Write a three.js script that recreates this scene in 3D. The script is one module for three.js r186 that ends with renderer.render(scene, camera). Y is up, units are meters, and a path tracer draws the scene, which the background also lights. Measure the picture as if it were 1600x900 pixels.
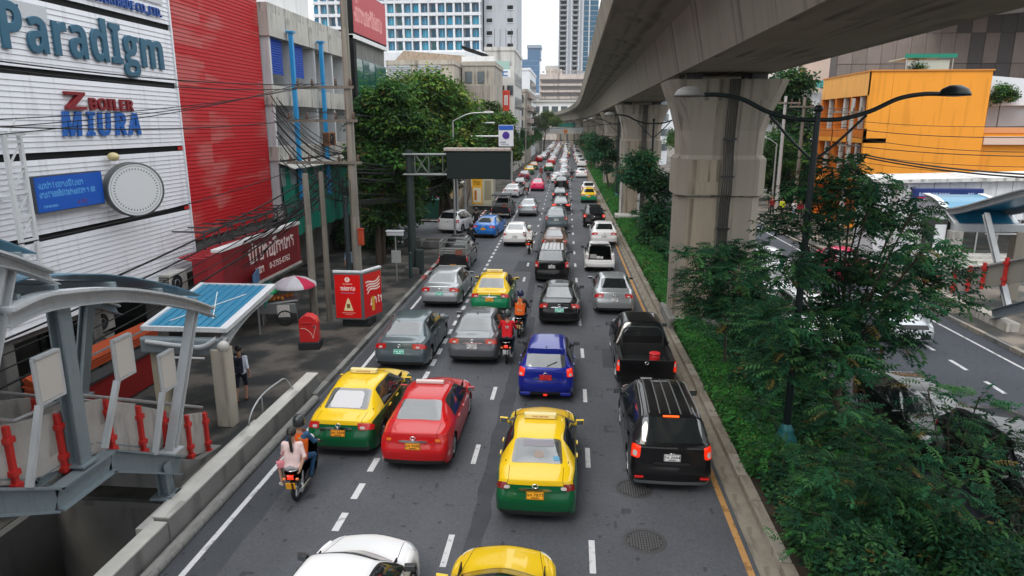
import * as THREE from 'three';
import { mergeGeometries, mergeVertices, toCreasedNormals } from 'three/addons/utils/BufferGeometryUtils.js';
import { FontLoader } from 'three/addons/loaders/FontLoader.js';
import { TextGeometry } from 'three/addons/geometries/TextGeometry.js';

// ---------------------------------------------------------------- camera, sky, sun, exposure
const scene = new THREE.Scene();
const H = 8.1;
const camera = new THREE.PerspectiveCamera(45.73, 16 / 9, 0.1, 3000);
camera.position.set(0, H, 0);
{
  const pitch = Math.atan(254 / 1067), yaw = Math.atan(95 / Math.hypot(1067, 254));
  camera.rotation.set(-pitch, yaw, 0, 'YXZ');
}
const renderer = new THREE.WebGLRenderer({ antialias: true });
renderer.toneMapping = THREE.LinearToneMapping;
renderer.toneMappingExposure = 1.18;
renderer.shadowMap.enabled = true;
const V3 = (x, y, z) => new THREE.Vector3(x, y, z);
function rng(s) { return () => { s = (s + 0x6d2b79f5) | 0; let t = Math.imul(s ^ (s >>> 15), 1 | s); t = (t + Math.imul(t ^ (t >>> 7), 61 | t)) ^ t; return ((t ^ (t >>> 14)) >>> 0) / 4294967296; }; }
const R0 = rng(7);
const clamp = (x, a, b) => Math.min(b, Math.max(a, x)), lerp = (a, b, t) => a + (b - a) * t;
const sm = (a, b, x) => { const t = clamp((x - a) / (b - a), 0, 1); return t * t * (3 - 2 * t); };
const SH = (z) => (-z > 22 ? -1.5 * (1 - Math.exp(-(-z - 22) / 110)) : 0);       // the road drifts left with distance

const perm = new Uint16Array(65536); { const r = rng(99); for (let i = 0; i < 65536; i++) perm[i] = r() * 65536; }
const hash = (x, y, p, s) => perm[(perm[((x % p + p) % p + s * 131) & 65535] + ((y % p + p) % p) * 7919) & 65535] / 65536;
function noise(x, y, p, s = 0) {                                                  // value noise that tiles every p cells
  const xi = Math.floor(x), yi = Math.floor(y); let u = x - xi, v = y - yi; u = u * u * (3 - 2 * u); v = v * v * (3 - 2 * v);
  return lerp(lerp(hash(xi, yi, p, s), hash(xi + 1, yi, p, s), u), lerp(hash(xi, yi + 1, p, s), hash(xi + 1, yi + 1, p, s), u), v);
}
const fbm = (x, y, p, s = 0, o = 4) => { let a = 0, w = 0.5, t = 0; for (let i = 0; i < o; i++) { a += w * noise(x, y, p, s + i); t += w; w *= 0.5; x *= 2; y *= 2; p *= 2; } return a / t; };
{
  const w = 64, h = 32, d = new Float32Array(w * h * 4);
  for (let y = 0; y < h; y++) for (let x = 0; x < w; x++) {
    const el = ((y + 0.5) / h - 0.5) * Math.PI, s = Math.sin(el), i = (y * w + x) * 4;
    let L = s > 0 ? 0.94 + 1.3 * s : 0.12;                        // overcast: brighter overhead, with soft cloud relief
    if (s > 0) L *= 1 + 0.3 * sm(0.05, 0.5, s) * (fbm(x / w * 12, y / h * 8, 12, 5, 3) - 0.5) * 2;
    d[i] = L * 0.955; d[i + 1] = L * 0.99; d[i + 2] = L * 1.02; d[i + 3] = 1;
  }
  const t = new THREE.DataTexture(d, w, h, THREE.RGBAFormat, THREE.FloatType);
  t.mapping = THREE.EquirectangularReflectionMapping; t.magFilter = THREE.LinearFilter; t.wrapS = THREE.RepeatWrapping; t.needsUpdate = true;
  scene.background = t; scene.environment = t;
}
const sun = new THREE.DirectionalLight(0xfff4e6, 1.1);
sun.position.set(-18, 60, 14); sun.target.position.set(0, 0, -30);
sun.castShadow = true; sun.shadow.radius = 40;
Object.assign(sun.shadow.camera, { left: -90, right: 90, top: 120, bottom: -60, near: 1, far: 300 });
scene.add(sun, sun.target);
scene.fog = new THREE.FogExp2(0xe6ecf0, 0.00013);

// ---------------------------------------------------------------- helpers
const toS = (v) => (v <= 0.0031308 ? v * 12.92 : 1.055 * Math.pow(v, 1 / 2.4) - 0.055) * 255;
function tex(n, fn, data = false) {                                               // fn(x01, y01) -> linear [r,g,b] (colour) or a 0..1 value (data)
  const d = new Uint8Array(n * n * 4);
  for (let y = 0; y < n; y++) for (let x = 0; x < n; x++) {
    const c = fn(x / n, y / n), i = (y * n + x) * 4;
    if (data) d[i] = d[i + 1] = d[i + 2] = clamp(c, 0, 1) * 255; else for (let k = 0; k < 3; k++) d[i + k] = clamp(toS(c[k]), 0, 255);
    d[i + 3] = 255;
  }
  const t = new THREE.DataTexture(d, n, n); t.wrapS = t.wrapT = THREE.RepeatWrapping; t.magFilter = THREE.LinearFilter;
  if (!data) t.colorSpace = THREE.SRGBColorSpace; t.needsUpdate = true; return t;
}
const rep = (t, s, s2 = s) => { const c = t.clone(); c.repeat.set(1 / s, 1 / s2); c.needsUpdate = true; return c; };
const mix3 = (a, b, t) => [lerp(a[0], b[0], t), lerp(a[1], b[1], t), lerp(a[2], b[2], t)];
const mul3 = (a, t) => [a[0] * t, a[1] * t, a[2] * t];
function canvas(w, h, draw) { const c = document.createElement('canvas'); c.width = w; c.height = h; draw(c.getContext('2d'), w, h); const t = new THREE.CanvasTexture(c); t.colorSpace = THREE.SRGBColorSpace; return t; }
function mat(rgb, rough = 0.7, o = {}) {
  if (rough >= 0.6 && o.specularIntensity === undefined) o.specularIntensity = 0.4;                // weaker reflections on rough surfaces, to deepen their darks
  const m = new (o.specularIntensity !== undefined || o.clearcoat || o.ior || o.transmission || o.sheen ? THREE.MeshPhysicalMaterial : THREE.MeshStandardMaterial)({ roughness: rough, ...o });
  if (Array.isArray(rgb)) m.color.setRGB(...rgb); else m.color.set(rgb);
  m.side = THREE.DoubleSide; return m;
}

// geometry builder: pieces are collected, then merged into ONE named mesh
function norm(g) { g = g.index ? g.toNonIndexed() : g; for (const k of Object.keys(g.attributes)) if (!['position', 'normal', 'uv', 'color'].includes(k)) g.deleteAttribute(k); if (!g.attributes.uv) g.setAttribute('uv', new THREE.BufferAttribute(new Float32Array(g.attributes.position.count * 2), 2)); return g; }
function metricUV(g) {                                                            // uv in metres by the dominant axis of each face
  const p = g.attributes.position, n = g.attributes.normal, uv = g.attributes.uv;
  for (let i = 0; i < p.count; i += 3) {
    let nx = 0, ny = 0, nz = 0; for (let k = 0; k < 3; k++) { nx += n.getX(i + k); ny += n.getY(i + k); nz += n.getZ(i + k); }
    nx = Math.abs(nx); ny = Math.abs(ny); nz = Math.abs(nz);
    for (let k = 0; k < 3; k++) { const j = i + k, x = p.getX(j), y = p.getY(j), z = p.getZ(j); if (ny >= nx && ny >= nz) uv.setXY(j, x, z); else if (nx >= nz) uv.setXY(j, z, y); else uv.setXY(j, x, y); }
  }
  return g;
}
const UP = V3(0, 1, 0);
class B {
  constructor(keepUV = false) { this.g = []; this.keep = keepUV; this.m = new THREE.Matrix4(); }
  add(g, m) { g = norm(g); if (m) g.applyMatrix4(m); this.g.push(g); return this; }
  at(x, y, z, ry = 0, rx = 0, rz = 0) { return new THREE.Matrix4().makeRotationFromEuler(new THREE.Euler(rx, ry, rz, 'YXZ')).setPosition(x, y, z); }
  box(x, y, z, w, h, d, ry = 0, rx = 0, rz = 0) { return this.add(new THREE.BoxGeometry(w, h, d), this.at(x, y, z, ry, rx, rz)); }
  rbox(x, y, z, w, h, d, b = 0.02, ry = 0, rx = 0, rz = 0) {                      // bevelled box
    b = Math.min(b, w * 0.45, h * 0.45, d * 0.45); const s = new THREE.Shape(), a = w / 2 - b, c = h / 2 - b;
    s.moveTo(-a, -c); s.lineTo(a, -c); s.lineTo(a, c); s.lineTo(-a, c); s.closePath();
    const g = new THREE.ExtrudeGeometry(s, { depth: d - 2 * b, bevelEnabled: true, bevelThickness: b, bevelSize: b, bevelSegments: 2, curveSegments: 2 }); g.translate(0, 0, -d / 2 + b);
    return this.add(g, this.at(x, y, z, ry, rx, rz));
  }
  b2(x0, x1, y0, y1, z0, z1) { return this.box((x0 + x1) / 2, (y0 + y1) / 2, (z0 + z1) / 2, Math.abs(x1 - x0), Math.abs(y1 - y0), Math.abs(z1 - z0)); }
  bar(p, q, w, h = w, roll = 0) {                                                 // rectangular bar from p to q
    const a = V3(...p), b = V3(...q), d = b.clone().sub(a), L = d.length(), m = new THREE.Matrix4();
    const zx = d.clone().normalize(), up = Math.abs(zx.y) > 0.95 ? V3(1, 0, 0) : UP, x = up.clone().cross(zx).normalize(), y = zx.clone().cross(x);
    m.makeBasis(x, y, zx).setPosition(a.add(b).multiplyScalar(0.5)); const g = new THREE.BoxGeometry(w, h, L); if (roll) g.rotateZ(roll); return this.add(g, m);
  }
  ibeam(p, q, w, h, t = 0.03) {                                                   // I section bar
    const a = V3(...p), b = V3(...q), d = b.clone().sub(a), L = d.length(), zx = d.clone().normalize(), up = Math.abs(zx.y) > 0.95 ? V3(1, 0, 0) : UP, x = up.clone().cross(zx).normalize(), y = zx.clone().cross(x);
    const m = new THREE.Matrix4().makeBasis(x, y, zx).setPosition(a.clone().add(b).multiplyScalar(0.5));
    this.add(new THREE.BoxGeometry(w, t, L).translate(0, h / 2 - t / 2, 0), m); this.add(new THREE.BoxGeometry(w, t, L).translate(0, -h / 2 + t / 2, 0), m); return this.add(new THREE.BoxGeometry(t, h - 2 * t, L), m);
  }
  cyl(p, q, r0, r1 = r0, n = 10, open = false) {
    const a = V3(...p), b = V3(...q), d = b.clone().sub(a), L = d.length(); const g = new THREE.CylinderGeometry(r1, r0, L, n, 1, open);
    const m = new THREE.Matrix4().makeRotationFromQuaternion(new THREE.Quaternion().setFromUnitVectors(UP, d.normalize())).setPosition(a.add(b).multiplyScalar(0.5)); return this.add(g, m);
  }
  tube(pts, r, n = 6, seg = 0) { const c = new THREE.CatmullRomCurve3(pts.map((p) => V3(...p))); return this.add(new THREE.TubeGeometry(c, seg || pts.length * 4, r, n)); }
  sph(x, y, z, r, sx = 1, sy = 1, sz = 1, n = 12) { return this.add(new THREE.SphereGeometry(r, n, Math.max(6, n * 0.6 | 0)).scale(sx, sy, sz), this.at(x, y, z)); }
  lathe(pts, n, m) { return this.add(new THREE.LatheGeometry(pts.map((p) => new THREE.Vector2(...p)), n), m); }
  ext(poly, depth, m, bevel = 0, holes = []) {                                    // polygon in xy, extruded along +z
    const s = new THREE.Shape(poly.map((p) => new THREE.Vector2(...p))); for (const h of holes) s.holes.push(new THREE.Path(h.map((p) => new THREE.Vector2(...p))));
    return this.add(new THREE.ExtrudeGeometry(s, { depth, bevelEnabled: bevel > 0, bevelSize: bevel, bevelThickness: bevel, bevelSegments: 2, curveSegments: 8 }), m);
  }
  prism(poly, z0, z1) { return this.ext(poly, Math.abs(z1 - z0), new THREE.Matrix4().makeTranslation(0, 0, Math.min(z0, z1))); }   // cross-section in x,y swept along z
  geo(uv = true) { const g = this.g.length > 1 ? mergeGeometries(this.g) : this.g[0]; return uv && !this.keep ? metricUV(g) : g; }
  mesh(name, m, parent, label) { return put(name, this.geo(), m, parent, label); }
}
const nb = () => new B();
const used = new Map();
function numbered(n) { const k = used.get(n) ?? -1; used.set(n, k + 1); return k < 0 ? n : n + '_' + String(k + 1).padStart(3, '0'); }
function put(name, g, m, parent = scene, label) {
  const o = new THREE.Mesh(g, m); o.castShadow = o.receiveShadow = true; o.name = parent === scene ? numbered(name) : name; if (label) o.userData.label = label; parent.add(o); return o;
}
function tag(o, label, category, group, kind) { if (label) o.userData.label = label; if (category) o.userData.category = category; if (group) o.userData.group = group; if (kind) o.userData.kind = kind; return o; }
function thing(name, label, category, pos = [0, 0, 0], turn = 0, group) { const o = new THREE.Group(); o.name = numbered(name); o.position.set(...pos); o.rotation.y = turn; scene.add(o); return tag(o, label, category, group); }
function copy(o, pos, turn = 0, label, group) { const c = o.clone(); c.name = numbered(o.name.replace(/_\d{3}$/, '')); c.userData = { ...o.userData }; c.position.set(...pos); c.rotation.y = turn; if (label) c.userData.label = label; if (group) c.userData.group = group; scene.add(c); return c; }
const struct = (o) => tag(o, null, null, null, 'structure');
const stuff = (o) => tag(o, null, null, null, 'stuff');
function sheet(poly, y) { const g = new THREE.ShapeGeometry(new THREE.Shape(poly.map((p) => new THREE.Vector2(p[0], -p[1])))); g.rotateX(-Math.PI / 2); g.translate(0, y, 0); return norm(g); }   // poly in x,z

// ---------------------------------------------------------------- materials
const grain = tex(256, (x, y) => 0.5 + 0.5 * (noise(x * 128, y * 128, 128, 3) - 0.5) + 0.4 * (noise(x * 64, y * 64, 64, 5) - 0.5), true);
const asphaltT = tex(1024, (x, y) => {
  const big = fbm(x * 5, y * 5, 5, 11, 4), fine = noise(x * 512, y * 512, 512, 1), mid = noise(x * 170, y * 170, 170, 8);
  let v = 0.083 * (0.78 + 0.36 * big) * (0.72 + 0.38 * fine + 0.18 * mid);
  const cr = Math.abs(fbm(x * 9, y * 9, 9, 31, 4) - 0.5), patch = fbm(x * 3, y * 3, 3, 61, 2);
  if (cr < 0.004 && patch > 0.62) v *= 0.7;                                       // cracks
  const sp = noise(x * 40, y * 40, 40, 71); if (sp > 0.93) v *= 0.6;              // oil drips
  return [v * 0.95, v, v * 1.13];
});
const asphalt = mat([1, 1, 1], 0.66, { map: rep(asphaltT, 7), bumpMap: rep(grain, 0.6), bumpScale: 0.004 });
const asphalt2 = mat([0.7, 0.72, 0.78], 0.7, { map: rep(asphaltT, 9), bumpMap: rep(grain, 0.6), bumpScale: 0.004 });
const concT = tex(512, (x, y) => { const b = fbm(x * 6, y * 6, 6, 2, 5), f = noise(x * 200, y * 200, 200, 4), st = sm(0.55, 0.75, fbm(x * 10, y * 2, 10, 17, 4)); const v = (0.72 + 0.4 * b) * (0.93 + 0.12 * f) * (1 - 0.3 * st); return [v, v * 0.99, v * 0.97]; });
const streakT = tex(512, (x, y) => {                                              // rain streaks run down (v)
  const a = noise(x * 40, y * 1, 40, 41) * 0.45 + noise(x * 16, y * 2, 16, 43) * 0.55, b = fbm(x * 5, y * 5, 5, 44, 4), s = sm(0.5, 0.86, a * 0.6 + b * 0.45);
  const v = (0.8 + 0.34 * b) * (1 - 0.56 * s); return [v, v * 0.97, v * 0.92];
});
const concrete = mat([0.22, 0.222, 0.215], 0.9, { map: rep(concT, 4), bumpMap: rep(grain, 0.5), bumpScale: 0.003 });
const concreteLight = mat([0.5, 0.49, 0.47], 0.88, { map: rep(concT, 3), bumpMap: rep(grain, 0.4), bumpScale: 0.003 });
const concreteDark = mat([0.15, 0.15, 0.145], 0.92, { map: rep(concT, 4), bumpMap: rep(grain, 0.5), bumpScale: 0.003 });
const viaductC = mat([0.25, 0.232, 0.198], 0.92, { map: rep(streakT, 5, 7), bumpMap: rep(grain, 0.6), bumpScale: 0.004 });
const pierC = mat([0.32, 0.295, 0.258], 0.9, { map: rep(streakT, 4, 9), bumpMap: rep(grain, 0.6), bumpScale: 0.004 });
const streakWhite = mat([0.62, 0.62, 0.61], 0.85, { map: rep(streakT, 6, 8) });
const paveT = tex(1024, (x, y) => {
  const b = fbm(x * 7, y * 7, 7, 51, 5), c = fbm(x * 3, y * 3, 3, 53, 3), f = noise(x * 300, y * 300, 300, 55);
  const w = sm(0.36, 0.66, b * 0.75 + c * 0.28);                                   // damp and dry blotches
  return mix3([0.026, 0.028, 0.028], [0.112, 0.1, 0.088], w * (0.7 + 0.5 * f));
});
const pavement = mat([1, 1, 1], 0.8, { map: rep(paveT, 6), bumpMap: rep(grain, 0.5), bumpScale: 0.004 });
const paintT = tex(512, (x, y) => { const v = 0.74 + 0.2 * noise(x * 200, y * 200, 200, 3), w = sm(0.62, 0.74, fbm(x * 14, y * 14, 14, 6, 4)); return mix3([v, v, v], [0.25, 0.25, 0.26], w * 0.55); });
const roadWhite = mat([0.62, 0.62, 0.64], 0.75, { map: rep(paintT, 2) });
const roadYellow = mat([0.5, 0.27, 0.1], 0.75, { map: rep(paintT, 2) });
const kerbRed = mat([0.38, 0.1, 0.1], 0.8, { map: rep(paintT, 3) }), kerbWhite = mat([0.62, 0.6, 0.57], 0.8, { map: rep(paintT, 3) });
const weatherT = tex(512, (x, y) => { const b = fbm(x * 4, y * 4, 4, 81, 5), s = noise(x * 40, y * 1.5 * 2, 40, 83), f = noise(x * 180, y * 180, 180, 84); const v = 0.92 + 0.18 * b - 0.12 * sm(0.6, 0.9, s) + 0.05 * (f - 0.5); return [v, v, v]; });
const cladWhite = mat([0.74, 0.745, 0.79], 0.55, { map: rep(weatherT, 5) });
const fadeT = tex(512, (x, y) => { const b = fbm(x * 3, y * 3, 3, 91, 5), s = fbm(x * 3, y * 20, 20, 93, 3); return mix3([0.43, 0.012, 0.018], [0.45, 0.09, 0.085], sm(0.52, 0.7, b * 0.6 + s * 0.45)); });
const cladRed = mat([1, 1, 1], 0.6, { map: rep(fadeT, 9) });
const steelPaint = mat([0.2, 0.245, 0.27], 0.45, { metalness: 0.25, map: rep(weatherT, 2) });
const steelLight = mat([0.44, 0.46, 0.48], 0.45, { metalness: 0.2, map: rep(weatherT, 2) });
const galv = mat([0.42, 0.43, 0.44], 0.4, { metalness: 0.7, map: rep(weatherT, 1) });
const redPaint = mat([0.5, 0.022, 0.018], 0.45, { map: rep(weatherT, 1) });
const darkMetal = mat([0.02, 0.024, 0.026], 0.5);
const black = mat([0.008, 0.009, 0.01], 0.75);
const rubber = mat([0.018, 0.018, 0.02], 0.85);
const whitePaint = mat([0.74, 0.74, 0.74], 0.55, { map: rep(weatherT, 4) });
const wood = mat([0.2, 0.16, 0.12], 0.8, { map: rep(concT, 1) });
const cableM = mat([0.012, 0.012, 0.013], 0.6);
const soilM = mat([0.05, 0.038, 0.028], 0.95, { map: rep(concT, 2) });
const chromeM = mat([0.75, 0.76, 0.77], 0.16, { metalness: 1 });
const glassM = mat([0.012, 0.015, 0.017], 0.06, { ior: 2.1 }), glassFilm = mat([0.05, 0.06, 0.068], 0.1, { ior: 2.5 });
const glassTint = mat([0.32, 0.35, 0.37], 0.05, { ior: 2.2, transmission: 0.82, thickness: 0 });
const grimyWhite = mat([0.5, 0.495, 0.48], 0.9, { map: rep(streakT, 3, 2.2) });
var glassDark = mat([0.03, 0.05, 0.06], 0.12, { ior: 1.9 });
const plain = (c, r = 0.6, o) => mat(c, r, o);
// ---------------------------------------------------------------- ground, roads, kerbs, markings
const ROADZ = [20, 0, -22, -40, -60, -80, -110, -150, -200, -260, -330, -460];
function strip(x0, x1, z0, z1, y) {                                               // flat strip that follows the road
  const zs = [z0, ...ROADZ.filter((z) => z < z0 - 0.01 && z > z1 + 0.01), z1], pos = [], uv = [], idx = [];
  zs.forEach((z, i) => { const s = SH(z); pos.push(x0 + s, y, z, x1 + s, y, z); uv.push(x0, z, x1, z); if (i) { const q = i * 2; idx.push(q - 2, q - 1, q, q, q - 1, q + 1); } });
  const g = new THREE.BufferGeometry(); g.setAttribute('position', new THREE.Float32BufferAttribute(pos, 3)); g.setAttribute('uv', new THREE.Float32BufferAttribute(uv, 2)); g.setIndex(idx); g.computeVertexNormals(); return norm(g);
}
struct(put('ground', sheet([[-8.05, 40], [-400, 40], [-400, -1400], [400, -1400], [400, 40], [-7.6, 40], [-7.6, -12.6], [-11.2, -12.6], [-11.2, -3], [-8.05, -3]], -0.05), concreteDark));
struct(put('road', strip(-7.6, 4.0, 20, -460, 0), asphalt));
struct(put('road', strip(8.0, 16.3, 20, -460, 0), asphalt2));
{
  const L = thing('road_marking'); struct(L); put('edge_line', strip(-7.1, -6.98, 20, -400, 0.004), roadWhite, L); put('kerb_line', strip(3.4, 3.53, 20, -400, 0.004), roadYellow, L);
  const far = nb(); far.keep = true;
  const dash = (x, z0, z1, w = 0.12) => { if (z0 > -75) put('dash', strip(x - w / 2, x + w / 2, z0, z1, 0.004), roadWhite, L); else far.add(strip(x - w / 2, x + w / 2, z0, z1, 0.004)); };
  for (let z = -7.1; z > -380; z -= 4.05) { dash(-2.28, z, z - 1.05); dash(0.54, z - 0.05, z - 1.1); }
  for (let z = -8.4; z > -200; z -= 1.24) dash(-4.7, z, z - 0.68, 0.15);
  stuff(put('far_dashes', far.geo(), roadWhite, L));
  const R = thing('road_marking'); struct(R); put('edge_line', strip(8.32, 8.46, 20, -300, 0.004), roadYellow, R); put('edge_line', strip(15.5, 15.6, 20, -300, 0.004), roadWhite, R);
  for (let z = -16.9; z > -110; z -= 2.1) put('dash', strip(13.46, 13.6, z, z - 1.05, 0.004), roadWhite, R);
}
function kerbRun(name, x0, x1, z0, z1, h, step, mats) {
  const k = thing(name); struct(k); const r = rng(name.length * 7 + Math.round(x0 * 10)); let i = 0;
  for (let z = z0; z > z1 + 0.01; z -= step, i++) { const L = Math.min(step, z - z1), zc = z - L / 2, s = SH(zc); const m = nb(); m.rbox((x0 + x1) / 2 + s + (r() - 0.5) * 0.015, h / 2 - 0.02 + (r() - 0.5) * 0.01, zc, Math.abs(x1 - x0), h + 0.04, L - 0.018, 0.02, -(SH(zc - 1) - SH(zc)) ); put('kerb_stone', m.geo(), mats[i % mats.length], k); }
  return k;
}
const kerbM = mat([0.27, 0.24, 0.2], 0.9, { map: rep(concT, 1.3), bumpMap: rep(grain, 0.3), bumpScale: 0.004 }), kerbM2 = mat([0.33, 0.3, 0.26], 0.9, { map: rep(concT, 1.7) });
struct(put('gutter', strip(3.62, 4.0, 20, -400, 0.005), kerbM));
kerbRun('median_kerb', 4.0, 4.24, 6, -130, 0.17, 1.1, [kerbM, kerbM2, kerbM]); struct(put('far_kerb', strip(4.0, 4.24, -130, -400, 0.16), kerbM));
kerbRun('median_kerb', 7.82, 8.04, 4, -60, 0.16, 1.2, [mat([0.34, 0.2, 0.1], 0.85, { map: rep(paintT, 1.5) }), kerbM]);
kerbRun('pavement_kerb', -7.78, -7.6, -18.9, -35, 0.16, 1.1, [concrete, concreteDark, concrete]);
kerbRun('painted_kerb', -7.78, -7.6, -35, -46.5, 0.17, 1.0, [kerbRed, kerbWhite]);
kerbRun('painted_kerb', -7.78, -7.6, -57.5, -130, 0.17, 1.0, [kerbRed, kerbWhite]);
kerbRun('pavement_kerb', 16.3, 16.5, 0, -80, 0.16, 1.6, [concrete, kerbM2]);
// the median bed and both pavements
struct(put('planting_bed', strip(4.24, 7.82, 6, -400, 0.1), soilM));
const slab = (name, x0, x1, z0, z1, y, m) => { const b = nb(); b.b2(x0, x1, y - 0.2, y, z0, z1); return struct(put(name, b.geo(), m)); };
slab('pavement', -17, -7.78, -46.5, -12.75, 0.14, pavement); slab('pavement', -17, -11.4, -12.75, 4, 0.14, pavement); slab('pavement', -17, -7.78, -400, -57.5, 0.14, mat([0.9, 0.88, 0.86], 0.85, { map: rep(paveT, 9) }));
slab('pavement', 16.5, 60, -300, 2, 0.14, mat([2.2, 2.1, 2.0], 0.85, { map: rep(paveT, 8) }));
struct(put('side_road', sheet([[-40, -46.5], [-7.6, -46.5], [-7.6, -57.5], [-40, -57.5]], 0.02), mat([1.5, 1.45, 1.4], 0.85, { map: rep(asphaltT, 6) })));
{ const k = kerbRun('side_road_kerb', -7.9, -7.6, -46.5, -46.6, 0.2, 0.1, [kerbRed]); let i = 0; for (let x = -8.4; x > -12; x -= 0.8, i++) { for (const z of [-46.4, -57.6]) put('kerb_stone', nb().rbox(x, 0.08, z + (z < -50 ? 0 : 0), 0.78, 0.2, 0.2, 0.02).geo(), i % 2 ? kerbRed : kerbWhite, k); } }
// added pit under the footbridge stair, sunk so the space there falls dark
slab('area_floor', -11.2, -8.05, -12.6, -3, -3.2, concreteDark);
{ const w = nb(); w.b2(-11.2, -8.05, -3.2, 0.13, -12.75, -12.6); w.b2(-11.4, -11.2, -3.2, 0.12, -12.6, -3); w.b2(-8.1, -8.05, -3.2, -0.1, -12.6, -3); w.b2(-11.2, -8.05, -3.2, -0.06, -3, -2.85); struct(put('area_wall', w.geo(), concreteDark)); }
{ // darker resurfaced strip along the left edge and a few old patches
  const m = mat([0.68, 0.69, 0.7], 0.75, { map: rep(asphaltT, 5), bumpMap: rep(grain, 0.5), bumpScale: 0.004 }), r = rng(14), e = []; for (let z = 6; z > -36; z -= 0.8) e.push([-6.42 + (r() - 0.5) * 0.1, z]);
  struct(put('road_patch', sheet([[-7.5, 6], ...e, [-7.5, -36]], 0.002), m));
  const q = [], q2 = []; for (let z = 6; z > -70; z -= 0.5) { q.push([-1.98 + SH(z) + (r() - 0.5) * 0.09, z]); q2.unshift([-1.6 + SH(z) + (r() - 0.5) * 0.12, z]); }
  struct(put('road_patch', sheet([...q, ...q2], 0.0025), mat([0.8, 0.8, 0.81], 0.85, { map: rep(asphaltT, 1.7), bumpMap: rep(grain, 0.35), bumpScale: 0.01 })));
  for (const [x, z, w, l] of [[-1.2, -16.6, 0.9, 1.2], [-1.9, -24, 0.5, 4.5], [-5.2, -33, 1.4, 2.4], [-3.2, -38, 1.2, 3], [1.2, -22.4, 0.8, 2]]) struct(put('road_patch', sheet([[x, z], [x + w, z + 0.05], [x + w - 0.04, z - l], [x + 0.05, z - l - 0.06]], 0.002), m));
}
// manhole covers
function manhole(x, z, label) {
  const t = thing('manhole_cover', label, 'manhole cover', [x, 0, z]); put('rim', nb().lathe([[0.36, 0.002], [0.36, 0.014], [0.43, 0.012], [0.44, 0.002]], 40).geo(), mat([0.075, 0.075, 0.078], 0.6, { metalness: 0.4 }), t);
  put('plate', nb().cyl([0, 0.001, 0], [0, 0.009, 0], 0.355, 0.355, 40).geo(), mat([0.05, 0.05, 0.052], 0.7, { metalness: 0.3 }), t);
  const r = nb(); for (let i = -6; i <= 6; i++) { const xx = i * 0.054, L = Math.sqrt(Math.max(0, 0.33 * 0.33 - xx * xx)); if (L > 0.05) for (let s = -L + 0.02; s < L - 0.03; s += 0.075) r.box(xx, 0.0125, s + 0.03, 0.03, 0.007, 0.05); } stuff(put('tread_pattern', r.geo(), mat([0.11, 0.11, 0.112], 0.55, { metalness: 0.4 }), t));
}
manhole(1.6, -12.32, 'round iron manhole cover in open asphalt ahead of the yellow line'); manhole(1.56, -14.35, 'round iron manhole cover half under the rear of the black sport utility vehicle');

// low concrete wall between the pavement stair and the road
{
  const t = thing('low_wall', 'low concrete wall with light top beside the road at the foot of the stair', 'wall');
  const p = nb(); p.rbox(-7.93, 0.22, -15.45, 0.34, 0.7, 8.1, 0.03); p.rbox(-7.93, 0.2, -4.4, 0.3, 0.62, 13.96, 0.03); put('wall_body', p.geo(), concrete, t);
  const c = nb(); c.rbox(-7.93, 0.585, -15.45, 0.36, 0.04, 8.12, 0.015); c.rbox(-7.93, 0.52, -4.4, 0.32, 0.035, 13.9, 0.012); put('coping', c.geo(), concreteLight, t);
  const i = nb(); i.b2(-8.5, -8.12, -0.9, 0.3, -16.6, -11.4); put('inner_ledge', i.geo(), concreteLight, t);
  put('kerb_roll', nb().cyl([-7.58, 0.06, -18.7], [-7.58, 0.06, 2], 0.13, 0.13, 12).geo(), mat([0.22, 0.22, 0.215], 0.95, { map: rep(concT, 0.8) }), t);
  put('handrail', nb().tube([[-8.3, 0.15, -15.9], [-8.3, 0.62, -16.0], [-8.25, 0.95, -16.5], [-8.2, 1.0, -17.6], [-8.15, 0.95, -18.0], [-8.0, 0.62, -18.1]], 0.025, 8, 40).cyl([-8.22, 0.2, -16.6], [-8.22, 0.95, -16.6], 0.02).geo(), galv, t);
}
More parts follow.
